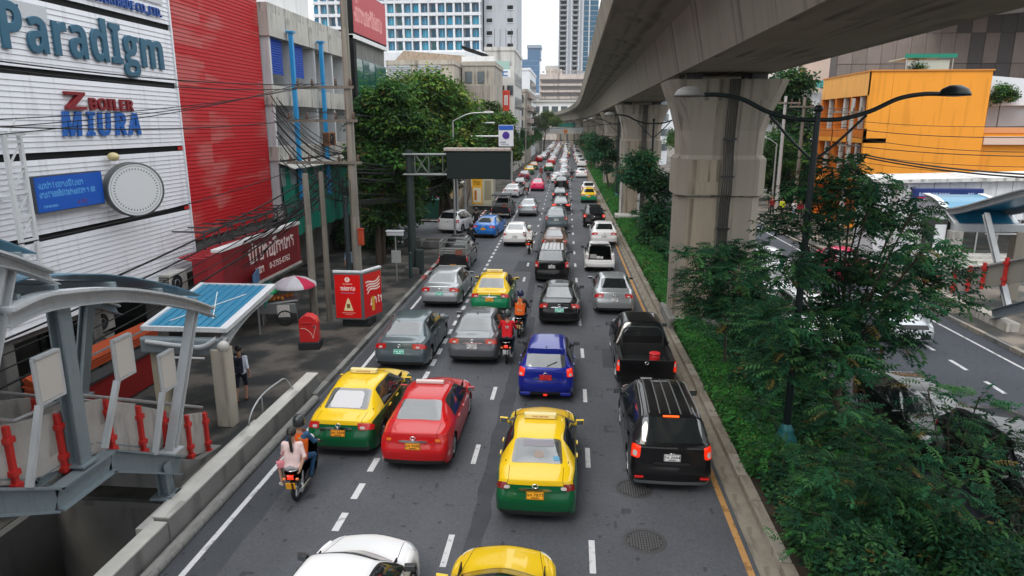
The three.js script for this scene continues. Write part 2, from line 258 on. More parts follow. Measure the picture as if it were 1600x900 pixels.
// ---------------------------------------------------------------- elevated railway
const pipeM = mat([0.07, 0.068, 0.064], 0.7);
const VX = 5.65, vcx = (z) => VX + (z < -120 ? -((-z - 120) ** 2) / 3600 : 0);
{
  const half = [[1.75, 10.0], [2.12, 11.75], [3.1, 12.05], [4.28, 12.3], [4.34, 12.34], [4.52, 13.5], [4.36, 13.5], [4.2, 12.62], [0, 12.62]];
  const ring = [...half.map(([x, y]) => [x, y]), ...half.slice(0, -1).reverse().map(([x, y]) => [-x, y])];
  const span = (za, zb) => {                                                      // one span of box girder
    const n = za > -120 ? 3 : 5, b = nb(), pos = [], idx = [], m = ring.length;
    for (let i = 0; i <= n; i++) { const z = lerp(za - 0.03, zb + 0.03, i / n); for (const [x, y] of ring) pos.push(x + vcx(z), y, z); }
    for (let i = 0; i < n; i++) for (let j = 0; j < m; j++) { const a = i * m + j, c = i * m + (j + 1) % m; idx.push(a, a + m, c, c, a + m, c + m); }
    const g = new THREE.BufferGeometry(); g.setAttribute('position', new THREE.Float32BufferAttribute(pos, 3)); g.setIndex(idx); const ng = g.toNonIndexed(); ng.computeVertexNormals(); b.add(ng);
    for (const [z] of [[za - 0.03], [zb + 0.03]]) { const s = new THREE.ShapeGeometry(new THREE.Shape(ring.map(([x, y]) => new THREE.Vector2(x, y)))); b.add(s, new THREE.Matrix4().makeTranslation(vcx(z), 0, z)); }
    return b.geo();
  };
  const t = thing('railway_viaduct', 'grey concrete box girder viaduct running above the median', 'viaduct'); t.userData.kind = 'structure';
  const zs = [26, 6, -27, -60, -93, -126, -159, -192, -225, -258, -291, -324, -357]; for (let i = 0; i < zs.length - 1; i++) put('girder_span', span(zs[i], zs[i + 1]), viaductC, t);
  // drain pipe brackets under the parapet edge
  const levels = [[0.2, 1.55, 1.05], [5.4, 1.55, 1.05], [5.48, 1.68, 1.18], [6.85, 1.68, 1.18], [7.0, 1.55, 1.08], [7.9, 1.58, 1.12], [8.7, 1.8, 1.25], [9.3, 2.05, 1.38], [9.75, 2.2, 1.45]];
  const outline = (w, d) => { const c = 0.32, e = 0.1; return [[-w + c, d], [-e * 4, d], [-e * 3.4, d - 0.07], [e * 3.4, d - 0.07], [e * 4, d], [w - c, d], [w, d - c], [w, -d + c], [w - c, -d], [-w + c, -d], [-w, -d + c], [-w, d - c]]; };
  const pos = [], idx = []; levels.forEach(([y, w, d]) => { for (const [x, z] of outline(w, d)) pos.push(x, y, z); });
  for (let i = 0; i < levels.length - 1; i++) for (let j = 0; j < 12; j++) { const a = i * 12 + j, c = i * 12 + (j + 1) % 12; idx.push(a, a + 12, c, c, a + 12, c + 12); }
  const g = new THREE.BufferGeometry(); g.setAttribute('position', new THREE.Float32BufferAttribute(pos, 3)); g.setIndex(idx); const pg = g.toNonIndexed(); pg.computeVertexNormals();
  const cap = nb(); cap.add(pg); cap.ext(outline(2.2, 1.45), 0.01, new THREE.Matrix4().makeRotationX(Math.PI / 2).setPosition(0, 9.75, 0)); const pierG = cap.geo();
  const bearG = [-1.2, 1.2].flatMap((x) => [-0.6, 0.6].map((z) => nb().rbox(x, 9.88, z, 0.6, 0.24, 0.5, 0.03).geo()));
  const base = nb(); base.rbox(0, 0.35, 0, 3.5, 0.5, 2.6, 0.06); const baseG = base.geo();
  const pipes = []; for (let i = 0; i < 5; i++) { const x = 0.02 + i * 0.085; pipes.push(nb().tube([[x, 0.6, 1.1], [x, 5.35, 1.1], [x, 5.5, 1.22], [x, 6.8, 1.22], [x, 7.0, 1.12], [x, 7.9, 1.16], [x, 8.7, 1.3], [x, 9.3, 1.43], [x, 9.75, 1.5]], 0.026, 6, 48).geo()); }
  const clG = [[2.2, 1.09], [4.2, 1.09], [6.2, 1.23], [7.6, 1.17]].map(([y, z]) => nb().box(0.19, y, z, 0.5, 0.07, 0.07).geo());
  const where = ['nearest broad concrete viaduct pier with black pipes, beside the hedge', 'second concrete viaduct pier, with the steel frame leaning at its foot', 'third concrete viaduct pier, half hidden by the second', 'fourth concrete viaduct pier, slim in the distance', 'fifth viaduct pier far down the median', 'sixth viaduct pier, just before the footbridge', 'distant viaduct pier beyond the footbridge', 'very distant viaduct pier on the bend', 'last viaduct pier seen on the bend', 'hazy viaduct pier past the bend'];
  let p0; zs.slice(2, 12).forEach((z, i) => {
    if (i === 0) { p0 = thing('viaduct_pier', where[0], 'pier', [VX + 0.05, 0, z - 1.05], 0, 'piers carrying the railway viaduct'); put('shaft', pierG, pierC, p0); for (const q of bearG) put('bearing', q, concreteDark, p0); put('footing', baseG, concrete, p0); for (const q of pipes) put('pipe', q, pipeM, p0); for (const q of clG) put('pipe_clamp', q, darkMetal, p0); for (const [y0, y1, z] of [[0.6, 5.35, 1.055], [5.52, 6.82, 1.185]]) put('brown_panel', nb().b2(-1.22, -0.12, y0, y1, z - 0.05, z).geo(), mat([0.36, 0.31, 0.25], 0.92, { map: rep(streakT, 2.5, 6) }), p0); }  // browner streaked panels over the left part of the pier face
    else copy(p0, [vcx(z) + 0.1, 0, z], 0, where[i]);
  });
  const fr = thing('scaffold_stand', 'pale steel frame with a shelf standing at the foot of the second pier', 'frame', [4.1, 0.3, -57.6]);
  const f = nb(); for (const [x, z] of [[0, 0], [1.5, 0], [0, -1], [1.5, -1]]) f.bar([x, 0.5, z], [x, 4.6, z], 0.1); f.bar([0, 4.6, 0], [1.5, 4.6, 0], 0.1); f.bar([0, 4.6, -1], [1.5, 4.6, -1], 0.1); put('frame', f.geo(), concreteLight, fr); put('plinth', nb().rbox(0.75, 0.4, -0.5, 2.3, 0.25, 1.6, 0.03).geo(), concreteLight, fr);
}
{ // the footbridge that the photographer stands on, behind and under the viewpoint
  const t = thing('footbridge', 'concrete footbridge over the road at the viewpoint', 'footbridge'); put('deck', nb().b2(-16, 23, 5.7, 6.35, 0.75, 4.6).geo(), concrete, t); for (const z of [0.78, 4.57]) put('parapet', nb().b2(-16, 23, 6.35, 7.3, z - 0.06, z + 0.06).geo(), concreteLight, t); put('added_platform', nb().b2(-15.5, -8.1, 5.72, 6.1, -2.5, 0.74).geo(), concrete, t); for (const x of [-15.4, 6, 22]) put('column', nb().cyl([x, -3, 2.7], [x, 5.7, 2.7], 0.5, 0.5, 14).geo(), concrete, t);  // unseen stair platform added to cut sky light into the pit
}
// the footbridge across the road in the distance
{
  const t = thing('footbridge', 'grey footbridge crossing the road in the far distance under the bend of the viaduct', 'footbridge', [0, 0, -220]);
  const d = nb(); d.b2(-15, 4.6, 5.55, 6.5, -1.5, 1.5); put('deck', d.geo(), concreteLight, t); const p = nb(); for (const s of [1.45, -1.45]) p.b2(-15, 4.6, 6.5, 7.5, s - 0.06, s + 0.06); put('parapet', p.geo(), mat([0.4, 0.42, 0.42], 0.7), t);
  const c = [[-14.4, 0], [4, 0], [-10, 0]]; for (const [x] of c) put('column', nb().cyl([x, 0, 0], [x, 5.55, 0], 0.45, 0.45, 10).geo(), concrete, t);
  put('roof_sign', nb().box(-2.2, 8.2, 1.3, 5.5, 1.2, 0.2).geo(), plain([0.03, 0.18, 0.14], 0.6), t); put('lamp_box', nb().rbox(-2.2, 6.3, 1.62, 1.1, 1.1, 0.12, 0.03).geo(), plain([0.5, 0.17, 0.03], 0.6), t);
  const u = thing('railway_station', 'pale elevated station hall across the bend of the viaduct', 'station', [-6, 0, -338]); put('hall', nb().b2(-14, 22, 12.7, 19, -16, 0).geo(), whitePaint, u); put('roof', nb().b2(-15, 23, 19, 20, -17, 1).geo(), concreteLight, u); for (let i = 0; i < 8; i++) put('window', nb().b2(-13 + i * 4.4, -10 + i * 4.4, 14, 17, 0.05, 0.2).geo(), glassFilmDark(), u);
}
function glassFilmDark() { return glassDark; }
// ---------------------------------------------------------------- lettering
const font = await new FontLoader().loadAsync('fonts/droid/droid_sans_bold.typeface.json');
function letters(txt, size, depth = 0.06) { const g = new TextGeometry(txt, { font, size, depth, curveSegments: 5, bevelEnabled: true, bevelThickness: 0.01, bevelSize: 0.008, bevelSegments: 1 }); g.computeBoundingBox(); return g; }
// Thai-like letters from short strokes (a loop, stems and arcs)
const TH = { b: [[0.1, 0.75, 0.22, 0.9], [0.22, 0.9, 0.22, 0.05], [0.22, 0.05, 0.8, 0.05], [0.8, 0.05, 0.8, 1.25]], r: [[0.15, 0.95, 0.8, 0.95], [0.3, 0.7, 0.75, 0.6], [0.75, 0.6, 0.75, 0.05]], a: [[0.15, 0.75, 0.4, 0.95], [0.4, 0.95, 0.65, 0.8], [0.65, 0.8, 0.65, 0.05]], c: [[0.15, 0.5, 0.35, 0.4], [0.35, 0.4, 0.3, 0.05], [0.3, 0.05, 0.75, 0.05], [0.75, 0.05, 0.7, 0.8], [0.7, 0.8, 0.35, 0.95]], n: [[0.2, 0.9, 0.2, 0.05], [0.2, 0.05, 0.75, 0.2], [0.75, 0.95, 0.75, 0.05]], g: [[0.2, 0.05, 0.25, 0.75], [0.25, 0.75, 0.5, 0.95], [0.5, 0.95, 0.78, 0.75], [0.78, 0.75, 0.78, 0.05]], e: [[0.4, 0.95, 0.4, 0.1], [0.4, 0.1, 0.6, 0.05]], o: [[0.2, 0.6, 0.2, 0.05], [0.2, 0.05, 0.8, 0.05], [0.8, 0.05, 0.8, 0.85], [0.8, 0.85, 0.25, 0.95]], y: [[0.2, 0.95, 0.2, 0.4], [0.2, 0.4, 0.4, 0.3], [0.4, 0.3, 0.2, 0.05], [0.2, 0.05, 0.8, 0.05], [0.8, 0.05, 0.8, 0.95]], i: [[0.1, 1.15, 0.5, 1.3], [0.5, 1.3, 0.9, 1.1], [0.1, 1.12, 0.9, 1.1]] };
function thai(c, word, x, y, h, w = h * 0.72) { c.lineWidth = h * 0.17; c.lineCap = c.lineJoin = 'round'; for (const ch of word) { if (ch === ' ') { x += w * 0.6; continue; } const s = TH[ch]; if (!s) continue; if (ch === 'i') x -= w; c.beginPath(); for (const [a, b, d, e] of s) { c.moveTo(x + a * w, y - b * h); c.lineTo(x + d * w, y - e * h); } c.stroke(); if (ch !== 'i') { c.beginPath(); c.arc(x + s[0][0] * w, y - s[0][1] * h, h * 0.1, 0, 7); c.stroke(); } x += w; } return x; }
const onWall = (x, y, z) => new THREE.Matrix4().makeRotationY(Math.PI / 2).setPosition(x, y, z);      // text that faces the road from the left side
const decal = (name, w, h, m4, m, parent) => { const g = new THREE.PlaneGeometry(w, h); g.applyMatrix4(m4); return put(name, g, m, parent); };

// ---------------------------------------------------------------- left: clad shop building (white and red bays)
const FX = -14.5;
function siding(y0, y1, z0, z1, step = 0.145, x = FX) { const poly = [[x - 0.15, y0]]; const n = Math.round((y1 - y0) / step); for (let i = 0; i < n; i++) { const a = y0 + (y1 - y0) * i / n, b = y0 + (y1 - y0) * (i + 1) / n; poly.push([x + 0.022, a], [x, b - 0.01], [x - 0.008, b - 0.008], [x - 0.008, b]); } poly.push([x - 0.15, y1]); return nb().prism(poly, z1, z0).geo(); }
{
  const t = thing('clad_building', 'tall shop building clad in white ribs at the left edge and red ribs beyond', 'building');
  const b = nb(); b.b2(-32, FX - 0.12, 2.75, 19, -32.25, -6); put('wall', b.geo(), concreteDark, t);
  const bands = [2.8, 5.08, 7.28, 9.5, 11.5, 13.7, 16];
  for (let i = 0; i < bands.length - 1; i++) stuff(put('white_cladding', siding(bands[i] + (i ? 0.1 : 0), bands[i + 1] - 0.1, -6, -24.85), cladWhite, t));
  const bl = nb(); for (const y of bands.slice(1)) bl.b2(FX - 0.1, FX - 0.05, y - 0.12, y + 0.12, -24.85, -6); put('band', bl.geo(), black, t);
  const tips = nb(); for (const y of [5.08, 7.28]) tips.b2(FX - 0.02, FX + 0.01, y - 0.06, y + 0.06, -24.86, -24.55); put('band_end', tips.geo(), redPaint, t);
  stuff(put('red_cladding', siding(3.75, 19, -24.93, -32.2), cladRed, t));
  const e = nb(); e.b2(FX - 0.1, FX + 0.06, 2.8, 19, -24.93, -24.85); put('corner_trim', e.geo(), cladWhite, t);
  const u = nb(); u.b2(FX - 0.3, FX + 0.03, 2.66, 2.8, -24.9, -6); put('soffit_trim', u.geo(), cladWhite, t);
  // shop fronts in the shade below
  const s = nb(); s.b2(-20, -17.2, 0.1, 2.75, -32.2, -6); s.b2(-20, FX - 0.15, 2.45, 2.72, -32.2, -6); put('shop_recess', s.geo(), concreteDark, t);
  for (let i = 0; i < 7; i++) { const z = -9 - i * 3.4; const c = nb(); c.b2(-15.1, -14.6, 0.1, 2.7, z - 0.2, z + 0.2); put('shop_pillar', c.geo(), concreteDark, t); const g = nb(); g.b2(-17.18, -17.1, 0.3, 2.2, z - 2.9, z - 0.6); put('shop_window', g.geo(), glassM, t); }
}
const signBlue = plain([0.012, 0.07, 0.3], 0.45), tealBlue = plain([0.035, 0.125, 0.2], 0.4, { metalness: 0.35 }), darkRed = plain([0.2, 0.006, 0.012], 0.5);
function wallWord(name, label, txt, z0, z1, y, h, m, skew = 0, cat = 'sign') {                          // raised letters on the cladding, z0 = first letter, z1 = end
  const t = thing(name, label, cat); const full = letters(txt, 1), fw = full.boundingBox.max.x - full.boundingBox.min.x, sx = (z0 - z1) / fw; let x = 0;
  const mm = onWall(FX + 0.04, y, z0).multiply(new THREE.Matrix4().makeScale(sx, h / 0.95, 0.9)); if (skew) mm.multiply(new THREE.Matrix4().makeShear(0, 0, skew, 0, 0, 0));
  for (const ch of txt) { const g = letters(ch, 1); if (txt === 'MIURA') g.scale(0.86, 1, 1); const sc = font.data.glyphs[ch].ha / font.data.resolution; if (ch !== ' ' && g.attributes.position.count) { const q = norm(g); q.translate(x, 0, 0); q.applyMatrix4(mm); q.computeVertexNormals(); put('letter', q, m, t); } x += sc; }
  return t;
}
wallWord('company_lettering', 'large teal raised letters Paradigm across the white cladding', 'ParadIgm', -16.95, -24.0, 10.02, 1.13, tealBlue);
wallWord('company_lettering', 'dark red raised letters Z BOILER on the white cladding', 'BOILER', -19.95, -22.05, 8.56, 0.33, darkRed);
{ const g = norm(letters('Z', 1)); g.applyMatrix4(onWall(FX + 0.04, 8.55, -18.95).multiply(new THREE.Matrix4().makeScale(1.15, 0.5, 1.6))); g.computeVertexNormals(); put('letter', g, darkRed, scene.children.find((o) => o.userData.label?.startsWith('dark red raised'))); }
wallWord('company_lettering', 'bright blue slanted letters MIURA on the white cladding', 'MIURA', -18.65, -22.35, 7.8, 0.66, plain([0.012, 0.11, 0.42], 0.4), 0.12);
wallWord('company_lettering', 'dark blue letters of a company name at the top edge of the white cladding', 'K.Y. INTERTRADE CO.,LTD.', -19.9, -24.3, 11.78, 0.26, signBlue);
{ const t = thing('thai_lettering', 'short dark blue Thai letters high on the left of the white cladding', 'sign'); const m = (w, txt) => canvas(512, 128, (c) => { c.fillStyle = '#bfc2c6'; c.fillRect(0, 0, 512, 128); c.strokeStyle = '#1d3d72'; thai(c, txt, 10, 92, 56); }); decal('panel', 2.4, 0.42, onWall(FX + 0.05, 11.05, -17.6), mat(0xffffff, 0.6, { map: m(0, 'iae baeae') }), t);
  const t2 = thing('thai_lettering', 'dark blue Thai company name above the latin name at the top of the cladding', 'sign'); decal('panel', 4.2, 0.42, onWall(FX + 0.05, 12.42, -22.4), mat(0xffffff, 0.6, { map: canvas(768, 96, (c) => { c.fillStyle = '#c4c6ca'; c.fillRect(0, 0, 768, 96); c.strokeStyle = '#1b2f78'; thai(c, 'gyroenogbyon biae', 10, 76, 56); }) }), t2); }
// round sign with a blue panel
{
  const t = thing('round_sign', 'round white lightbox sign with grey rim and blue lettered panel on the white cladding', 'sign');
  const c = canvas(512, 512, (g) => { g.fillStyle = '#d9dadb'; g.fillRect(0, 0, 512, 512); g.strokeStyle = '#8d9296'; g.lineWidth = 5; g.beginPath(); g.arc(256, 256, 236, 0, 7); g.stroke(); g.fillStyle = '#5b6063'; for (let i = 0; i < 46; i++) { const a = i / 46 * 6.283; g.save(); g.translate(256 + Math.cos(a) * 205, 256 + Math.sin(a) * 205); g.rotate(a + 1.57); g.fillRect(-5, -9, 9, 17); g.restore(); } });
  const dm = new THREE.Matrix4().makeRotationY(Math.PI / 2 - 0.62).setPosition(FX + 0.55, 6.13, -20.75); const d = new THREE.CircleGeometry(0.8, 40); d.translate(0, 0, 0.365); d.applyMatrix4(dm); put('sign_face', d, mat(0xffffff, 0.4, { map: c }), t);
  put('rim', nb().lathe([[0.84, 0], [0.86, 0.02], [0.86, 0.36], [0.81, 0.38], [0.81, 0.35], [0, 0.35]], 40, dm.clone().multiply(new THREE.Matrix4().makeRotationX(Math.PI / 2))).geo(), plain([0.13, 0.14, 0.14], 0.4, { metalness: 0.4 }), t);
  const bc = canvas(512, 200, (g) => { g.fillStyle = '#0f56b8'; g.fillRect(0, 0, 512, 200); g.strokeStyle = '#5aa3dc'; thai(g, 'cgbaeonagyiegoa', 24, 66, 30, 24); thai(g, 'cageronoibeybacoena a on', 24, 118, 30, 19); g.fillStyle = '#6fb2e2'; g.font = 'bold 22px sans-serif'; g.fillText('TIPMOND', 40, 178); g.fillStyle = '#7e2547'; g.font = 'bold 30px sans-serif'; g.fillText('A-TEC', 290, 180); });
  put('panel_box', nb().rbox(FX + 0.12, 6.27, -18.5, 0.24, 1.0, 2.75, 0.03).geo(), plain([0.05, 0.06, 0.08], 0.5), t); decal('panel_face', 2.68, 0.94, onWall(FX + 0.246, 6.27, -18.5), mat(0xffffff, 0.4, { map: bc }), t);
  const l = thing('floodlight', 'small yellowish floodlight on top of the round white sign', 'lamp', [FX + 0.25, 7.02, -20.5]); put('body', nb().sph(0, 0.13, 0, 0.17, 1, 0.8, 1).geo(), plain([0.6, 0.5, 0.25], 0.4), l); put('bracket', nb().bar([-0.2, 0, 0], [0, 0.05, 0], 0.04).geo(), galv, l);
}
{ // ladder-like bracket for cables on the wall
  const t = thing('wall_bracket', 'white steel lattice bracket standing off the white cladding at the left picture edge', 'bracket', [-13.9, 0, -16.25]); const b = nb();
  for (const z of [0.25, -0.25]) b.bar([0, 4.4, z], [0, 7.9, z], 0.09); for (let y = 4.6; y < 7.9; y += 0.62) { b.bar([0, y, 0.25], [0, y, -0.25], 0.07); b.bar([0, y, 0.25], [0, y + 0.6, -0.25], 0.04); } b.bar([-0.6, 7.9, -0.1], [0.25, 7.9, -0.1], 0.09); b.bar([0, 7.9, 0.9], [0, 7.9, -0.9], 0.06); b.bar([-0.6, 6.3, 0], [0, 6.3, 0], 0.07); b.bar([-0.6, 4.6, 0], [0, 4.6, 0], 0.07); put('lattice', b.geo(), mat([0.62, 0.63, 0.64], 0.5), t);
}
function acUnit(label, x, y, z, turn, s = 1, group) { const t = thing('air_conditioner', label, 'air conditioner', [x, y, z], turn, group); t.scale.setScalar(s); put('case', nb().rbox(0, 0.33, 0, 0.95, 0.66, 0.36, 0.02).geo(), mat([0.46, 0.45, 0.42], 0.6, { map: rep(weatherT, 1) }), t); put('fan', nb().lathe([[0, 0.02], [0.24, 0.0], [0.26, 0.03], [0.28, 0.0]], 24, new THREE.Matrix4().makeRotationX(Math.PI / 2).setPosition(-0.14, 0.34, 0.185)).geo(), darkMetal, t); put('grille', nb().lathe([[0.1, 0.01], [0.13, 0.015], [0.13, 0.0]], 20, new THREE.Matrix4().makeRotationX(Math.PI / 2).setPosition(-0.14, 0.34, 0.2)).geo(), galv, t); const f = nb(); for (let i = 0; i < 9; i++) f.box(-0.478, 0.08 + i * 0.062, 0, 0.02, 0.03, 0.3); put('vent', f.geo(), darkMetal, t); return t; }
acUnit('beige air conditioner under the right end of the white cladding', -14.0, 2.3, -22.5, Math.PI / 2, 1.15); acUnit('beige air conditioner low in the shade behind the stair, upper of two', -15.4, 1.5, -20.4, Math.PI / 2, 1); acUnit('beige air conditioner low in the shade behind the stair, lower of two', -15.4, 0.7, -20.3, Math.PI / 2, 1);
// red awning with a lettered board and scaffold
{
  const t = thing('shop_awning', 'long red shop awning board with white Thai lettering and telephone number', 'awning');
  const b = nb(); b.b2(-12.75, -12.55, 1.95, 3.66, -30.4, -22.4); b.b2(-13.1, -12.55, 1.95, 3.6, -22.4, -22.25); put('board', b.geo(), mat([0.3, 0.012, 0.02], 0.5, { map: rep(weatherT, 3) }), t);
  const r = nb(); for (let i = 0; i < 26; i++) r.box(-13.4, 3.2 - 0.0, -23.4 - i * 0.27, 1.7, 0.03, 0.2, 0, 0, -0.25); stuff(put('ribs', r.geo(), mat([0.34, 0.012, 0.018], 0.5), t));
  put('edge', nb().rbox(-12.65, 3.72, -26.75, 0.3, 0.12, 7.5, 0.02).geo(), whitePaint, t); put('lower_edge', nb().rbox(-12.6, 1.9, -26.75, 0.2, 0.1, 7.4, 0.02).geo(), concreteLight, t);
  const c = canvas(1024, 256, (g) => { g.fillStyle = '#751019'; g.fillRect(0, 0, 1024, 256); g.strokeStyle = g.fillStyle = '#e8d9d6'; thai(g, 'beyaogi', 300, 130, 92); thai(g, 'rayar', 690, 125, 74); g.font = 'bold 56px sans-serif'; g.fillText('0-2755-0762', 560, 214); thai(g, 'cona', 360, 214, 44); });
  decal('lettered_panel', 6.9, 1.62, onWall(-12.535, 2.8, -26.75), mat(0xffffff, 0.5, { map: c }), t);
  const f = thing('sign_scaffold', 'dark steel lattice carrying the red awning board under the red cladding', 'scaffold'); const s = nb(); for (const y of [3.85, 4.35]) s.bar([-13.2, y, -23.2], [-13.2, y, -36], 0.07); for (let i = 0; i < 12; i++) { const z = -23.4 - i * 1.05; s.bar([-13.2, 3.7, z], [-13.2, 4.4, z], 0.05); s.bar([-13.2, 3.85, z], [-13.2, 4.35, z - 1.05], 0.035); s.bar([-14.4, 4.35, z], [-13.2, 4.35, z], 0.05); } put('lattice', s.geo(), mat([0.06, 0.06, 0.062], 0.6), f);
  const w = thing('shop_awning', 'orange red folded awning in the shade behind the stair', 'awning'); const a = nb(); for (let i = 0; i < 8; i++) a.box(-14.1 - (i % 2) * 0.05, 1.5 - i * 0.06, -18.4 - (i % 3) * 0.02, 0.5, 0.05, 5.2, 0, 0, -0.5 + i * 0.12); put('canvas', a.geo(), mat([0.35, 0.06, 0.02], 0.8), w); put('frame', nb().bar([-13.8, 1.6, -15.8], [-13.8, 1.6, -21], 0.05).geo(), galv, w);
  const q = thing('stall_counter', 'dark red stall counter in the shade behind the stair', 'counter'); put('board', nb().rbox(-13.2, 0.7, -17.4, 0.4, 1.0, 5.5, 0.03).geo(), mat([0.22, 0.012, 0.012], 0.6), q); put('top', nb().rbox(-13.2, 1.24, -17.4, 0.55, 0.06, 5.6, 0.02).geo(), darkMetal, q);
}
// ---------------------------------------------------------------- left: old concrete shophouse with blue posts
{
  const t = thing('concrete_shophouse', 'weathered concrete shophouse with open balconies, blue posts and roller blinds', 'building'), X = -14.1;
  const dirty = grimyWhite; const w = nb(); w.b2(-26, X - 1.7, 0, 13.6, -43.5, -32.3); put('wall', w.geo(), whitePaint, t);
  for (const [y0, y1, o] of [[12.15, 13.6, 0.05], [9.05, 9.95, 0], [6.45, 7.1, 0.02], [3.6, 4.0, 0]]) put('balcony_slab', nb().b2(X - 1.72, X + o, y0, y1, -43.5, -32.28).geo(), dirty, t);
  for (const z of [-32.5, -35.2, -38.2, -41, -43.4]) for (const [a, b] of [[9.95, 12.15], [7.1, 9.05], [4.0, 6.45]]) put('party_wall', nb().b2(X - 1.72, X - 0.06, a, b, z - 0.1, z + 0.1).geo(), mat([0.55, 0.56, 0.58], 0.85, { map: rep(weatherT, 4) }), t);
  [-33.85, -36.7, -39.6].forEach((z, i) => { for (const [y, h] of [[10.0, 1.9], [7.15, 1.7]]) { put('door', nb().b2(X - 1.69, X - 1.6, y, y + h, z - 0.55, z + 0.35).geo(), glassDark, t); put('door_frame', nb().b2(X - 1.7, X - 1.58, y, y + h + 0.08, z + 0.35, z + 0.45).geo(), whitePaint, t); } });
  for (const z of [-34.3, -37.2]) { const s = nb(); for (let i = 0; i < 14; i++) s.box(X - 0.2, 12.05 - i * 0.115, z + 0.95, 0.06, 0.1, z > -35 ? 1.6 : 1.1, 0, 0, 0.25); put('roller_blind', s.geo(), plain([0.012, 0.06, 0.36], 0.6), t); }
  const p = nb(); for (let i = 0; i < 10; i++) p.box(X + 0.05 + 0.28, 6.2, -32.9 - i * 1.02, 0.9, 0.03, 0.95, 0, 0, -0.35); put('corrugated_awning', p.geo(), mat([0.5, 0.5, 0.49], 0.6, { map: rep(streakT, 2) }), t);
  const n = thing('green_netting', 'green builders netting hanging below the corrugated awning beside the red cladding', 'netting'); const g = new THREE.PlaneGeometry(10.4, 3.4, 60, 10), q = g.attributes.position; for (let i = 0; i < q.count; i++) { const x = q.getX(i), y = q.getY(i); q.setZ(i, 0.09 * Math.sin(x * 4 + y) + 0.07 * Math.sin(x * 9.3) - 0.05 * y); } g.computeVertexNormals(); g.applyMatrix4(onWall(X + 0.15, 4.35, -37.6)); put('cloth', g, mat([0.012, 0.19, 0.13], 0.8, { transmission: 0.15 }), n);
  put('upper_cloth', nb().b2(X + 0.05, X + 0.1, 5.2, 6.1, -37.5, -32.4).geo(), mat([0.2, 0.26, 0.26], 0.8), n);
  for (const [z, l] of [[-34.2, 'first bright blue steel post on the concrete shophouse front, next to the red cladding'], [-38.3, 'second bright blue steel post on the concrete shophouse front, next to the glass']]) { const s = thing('steel_post', l, 'post', [X + 0.3, 0, z]); put('post', nb().rbox(0, 8.4, 0, 0.2, 8.2, 0.2, 0.02).geo(), plain([0.02, 0.28, 0.6], 0.5), s); put('cap', nb().rbox(0, 12.52, 0, 0.36, 0.1, 0.36, 0.02).geo(), plain([0.02, 0.24, 0.5], 0.5), s); }
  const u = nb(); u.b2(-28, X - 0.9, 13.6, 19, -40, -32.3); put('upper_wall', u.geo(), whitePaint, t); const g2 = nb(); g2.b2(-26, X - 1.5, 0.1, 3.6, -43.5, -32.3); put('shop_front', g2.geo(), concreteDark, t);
  acUnit('rusty orange box unit on the shophouse balcony beside the pole', X + 0.35, 7.0, -38.6, Math.PI / 2, 1.1).children[0].material = mat([0.3, 0.13, 0.06], 0.8);
}
// left: dark green glass front with a red billboard on top
{
  const t = thing('glass_building', 'dark teal glass fronted building under the red billboard', 'building'), X = -13.6; put('wall', nb().b2(-30, X - 0.12, 0, 13.4, -51, -43.7).geo(), concrete, t);
  const r = rng(4); for (let i = 0; i < 5; i++) for (let j = 0; j < 4; j++) put('pane', nb().box(X, 4.7 + j * 2.15, -44.5 - i * 1.42, 0.05, 2.08, 1.36, (r() - 0.5) * 0.03, 0, (r() - 0.5) * 0.03).geo(), mat([0.012 + r() * 0.01, 0.075 + r() * 0.03, 0.08], 0.07, { ior: 1.9 }), t);
  const f = nb(); f.b2(X - 0.3, X + 0.1, 3.4, 13.5, -43.7, -43.2); put('corner_frame', f.geo(), black, t); put('sill', nb().b2(X - 0.2, X + 0.15, 13.3, 13.55, -51, -43.2).geo(), whitePaint, t); put('shop_front', nb().b2(X - 0.4, X - 0.05, 0.1, 3.5, -51, -43.8).geo(), black, t);
  const b = thing('billboard', 'red billboard with white Thai lettering on the roof of the glass building', 'billboard'); put('box', nb().b2(X - 0.5, X + 0.1, 13.65, 16.4, -51, -43.3).geo(), black, b);
  decal('panel', 7.6, 2.7, onWall(X + 0.115, 15.03, -47.15), mat(0xffffff, 0.5, { map: canvas(768, 272, (c) => { c.fillStyle = '#b01f2b'; c.fillRect(0, 0, 768, 272); c.strokeStyle = '#d98a86'; thai(c, 'cyenagyoaiyiboneg', 30, 200, 80, 42); thai(c, 'oai', 60, 90, 50); }) }), b); put('strut', nb().bar([X - 0.5, 13.7, -43], [X - 3, 12.5, -43], 0.1).geo(), darkMetal, b);
}
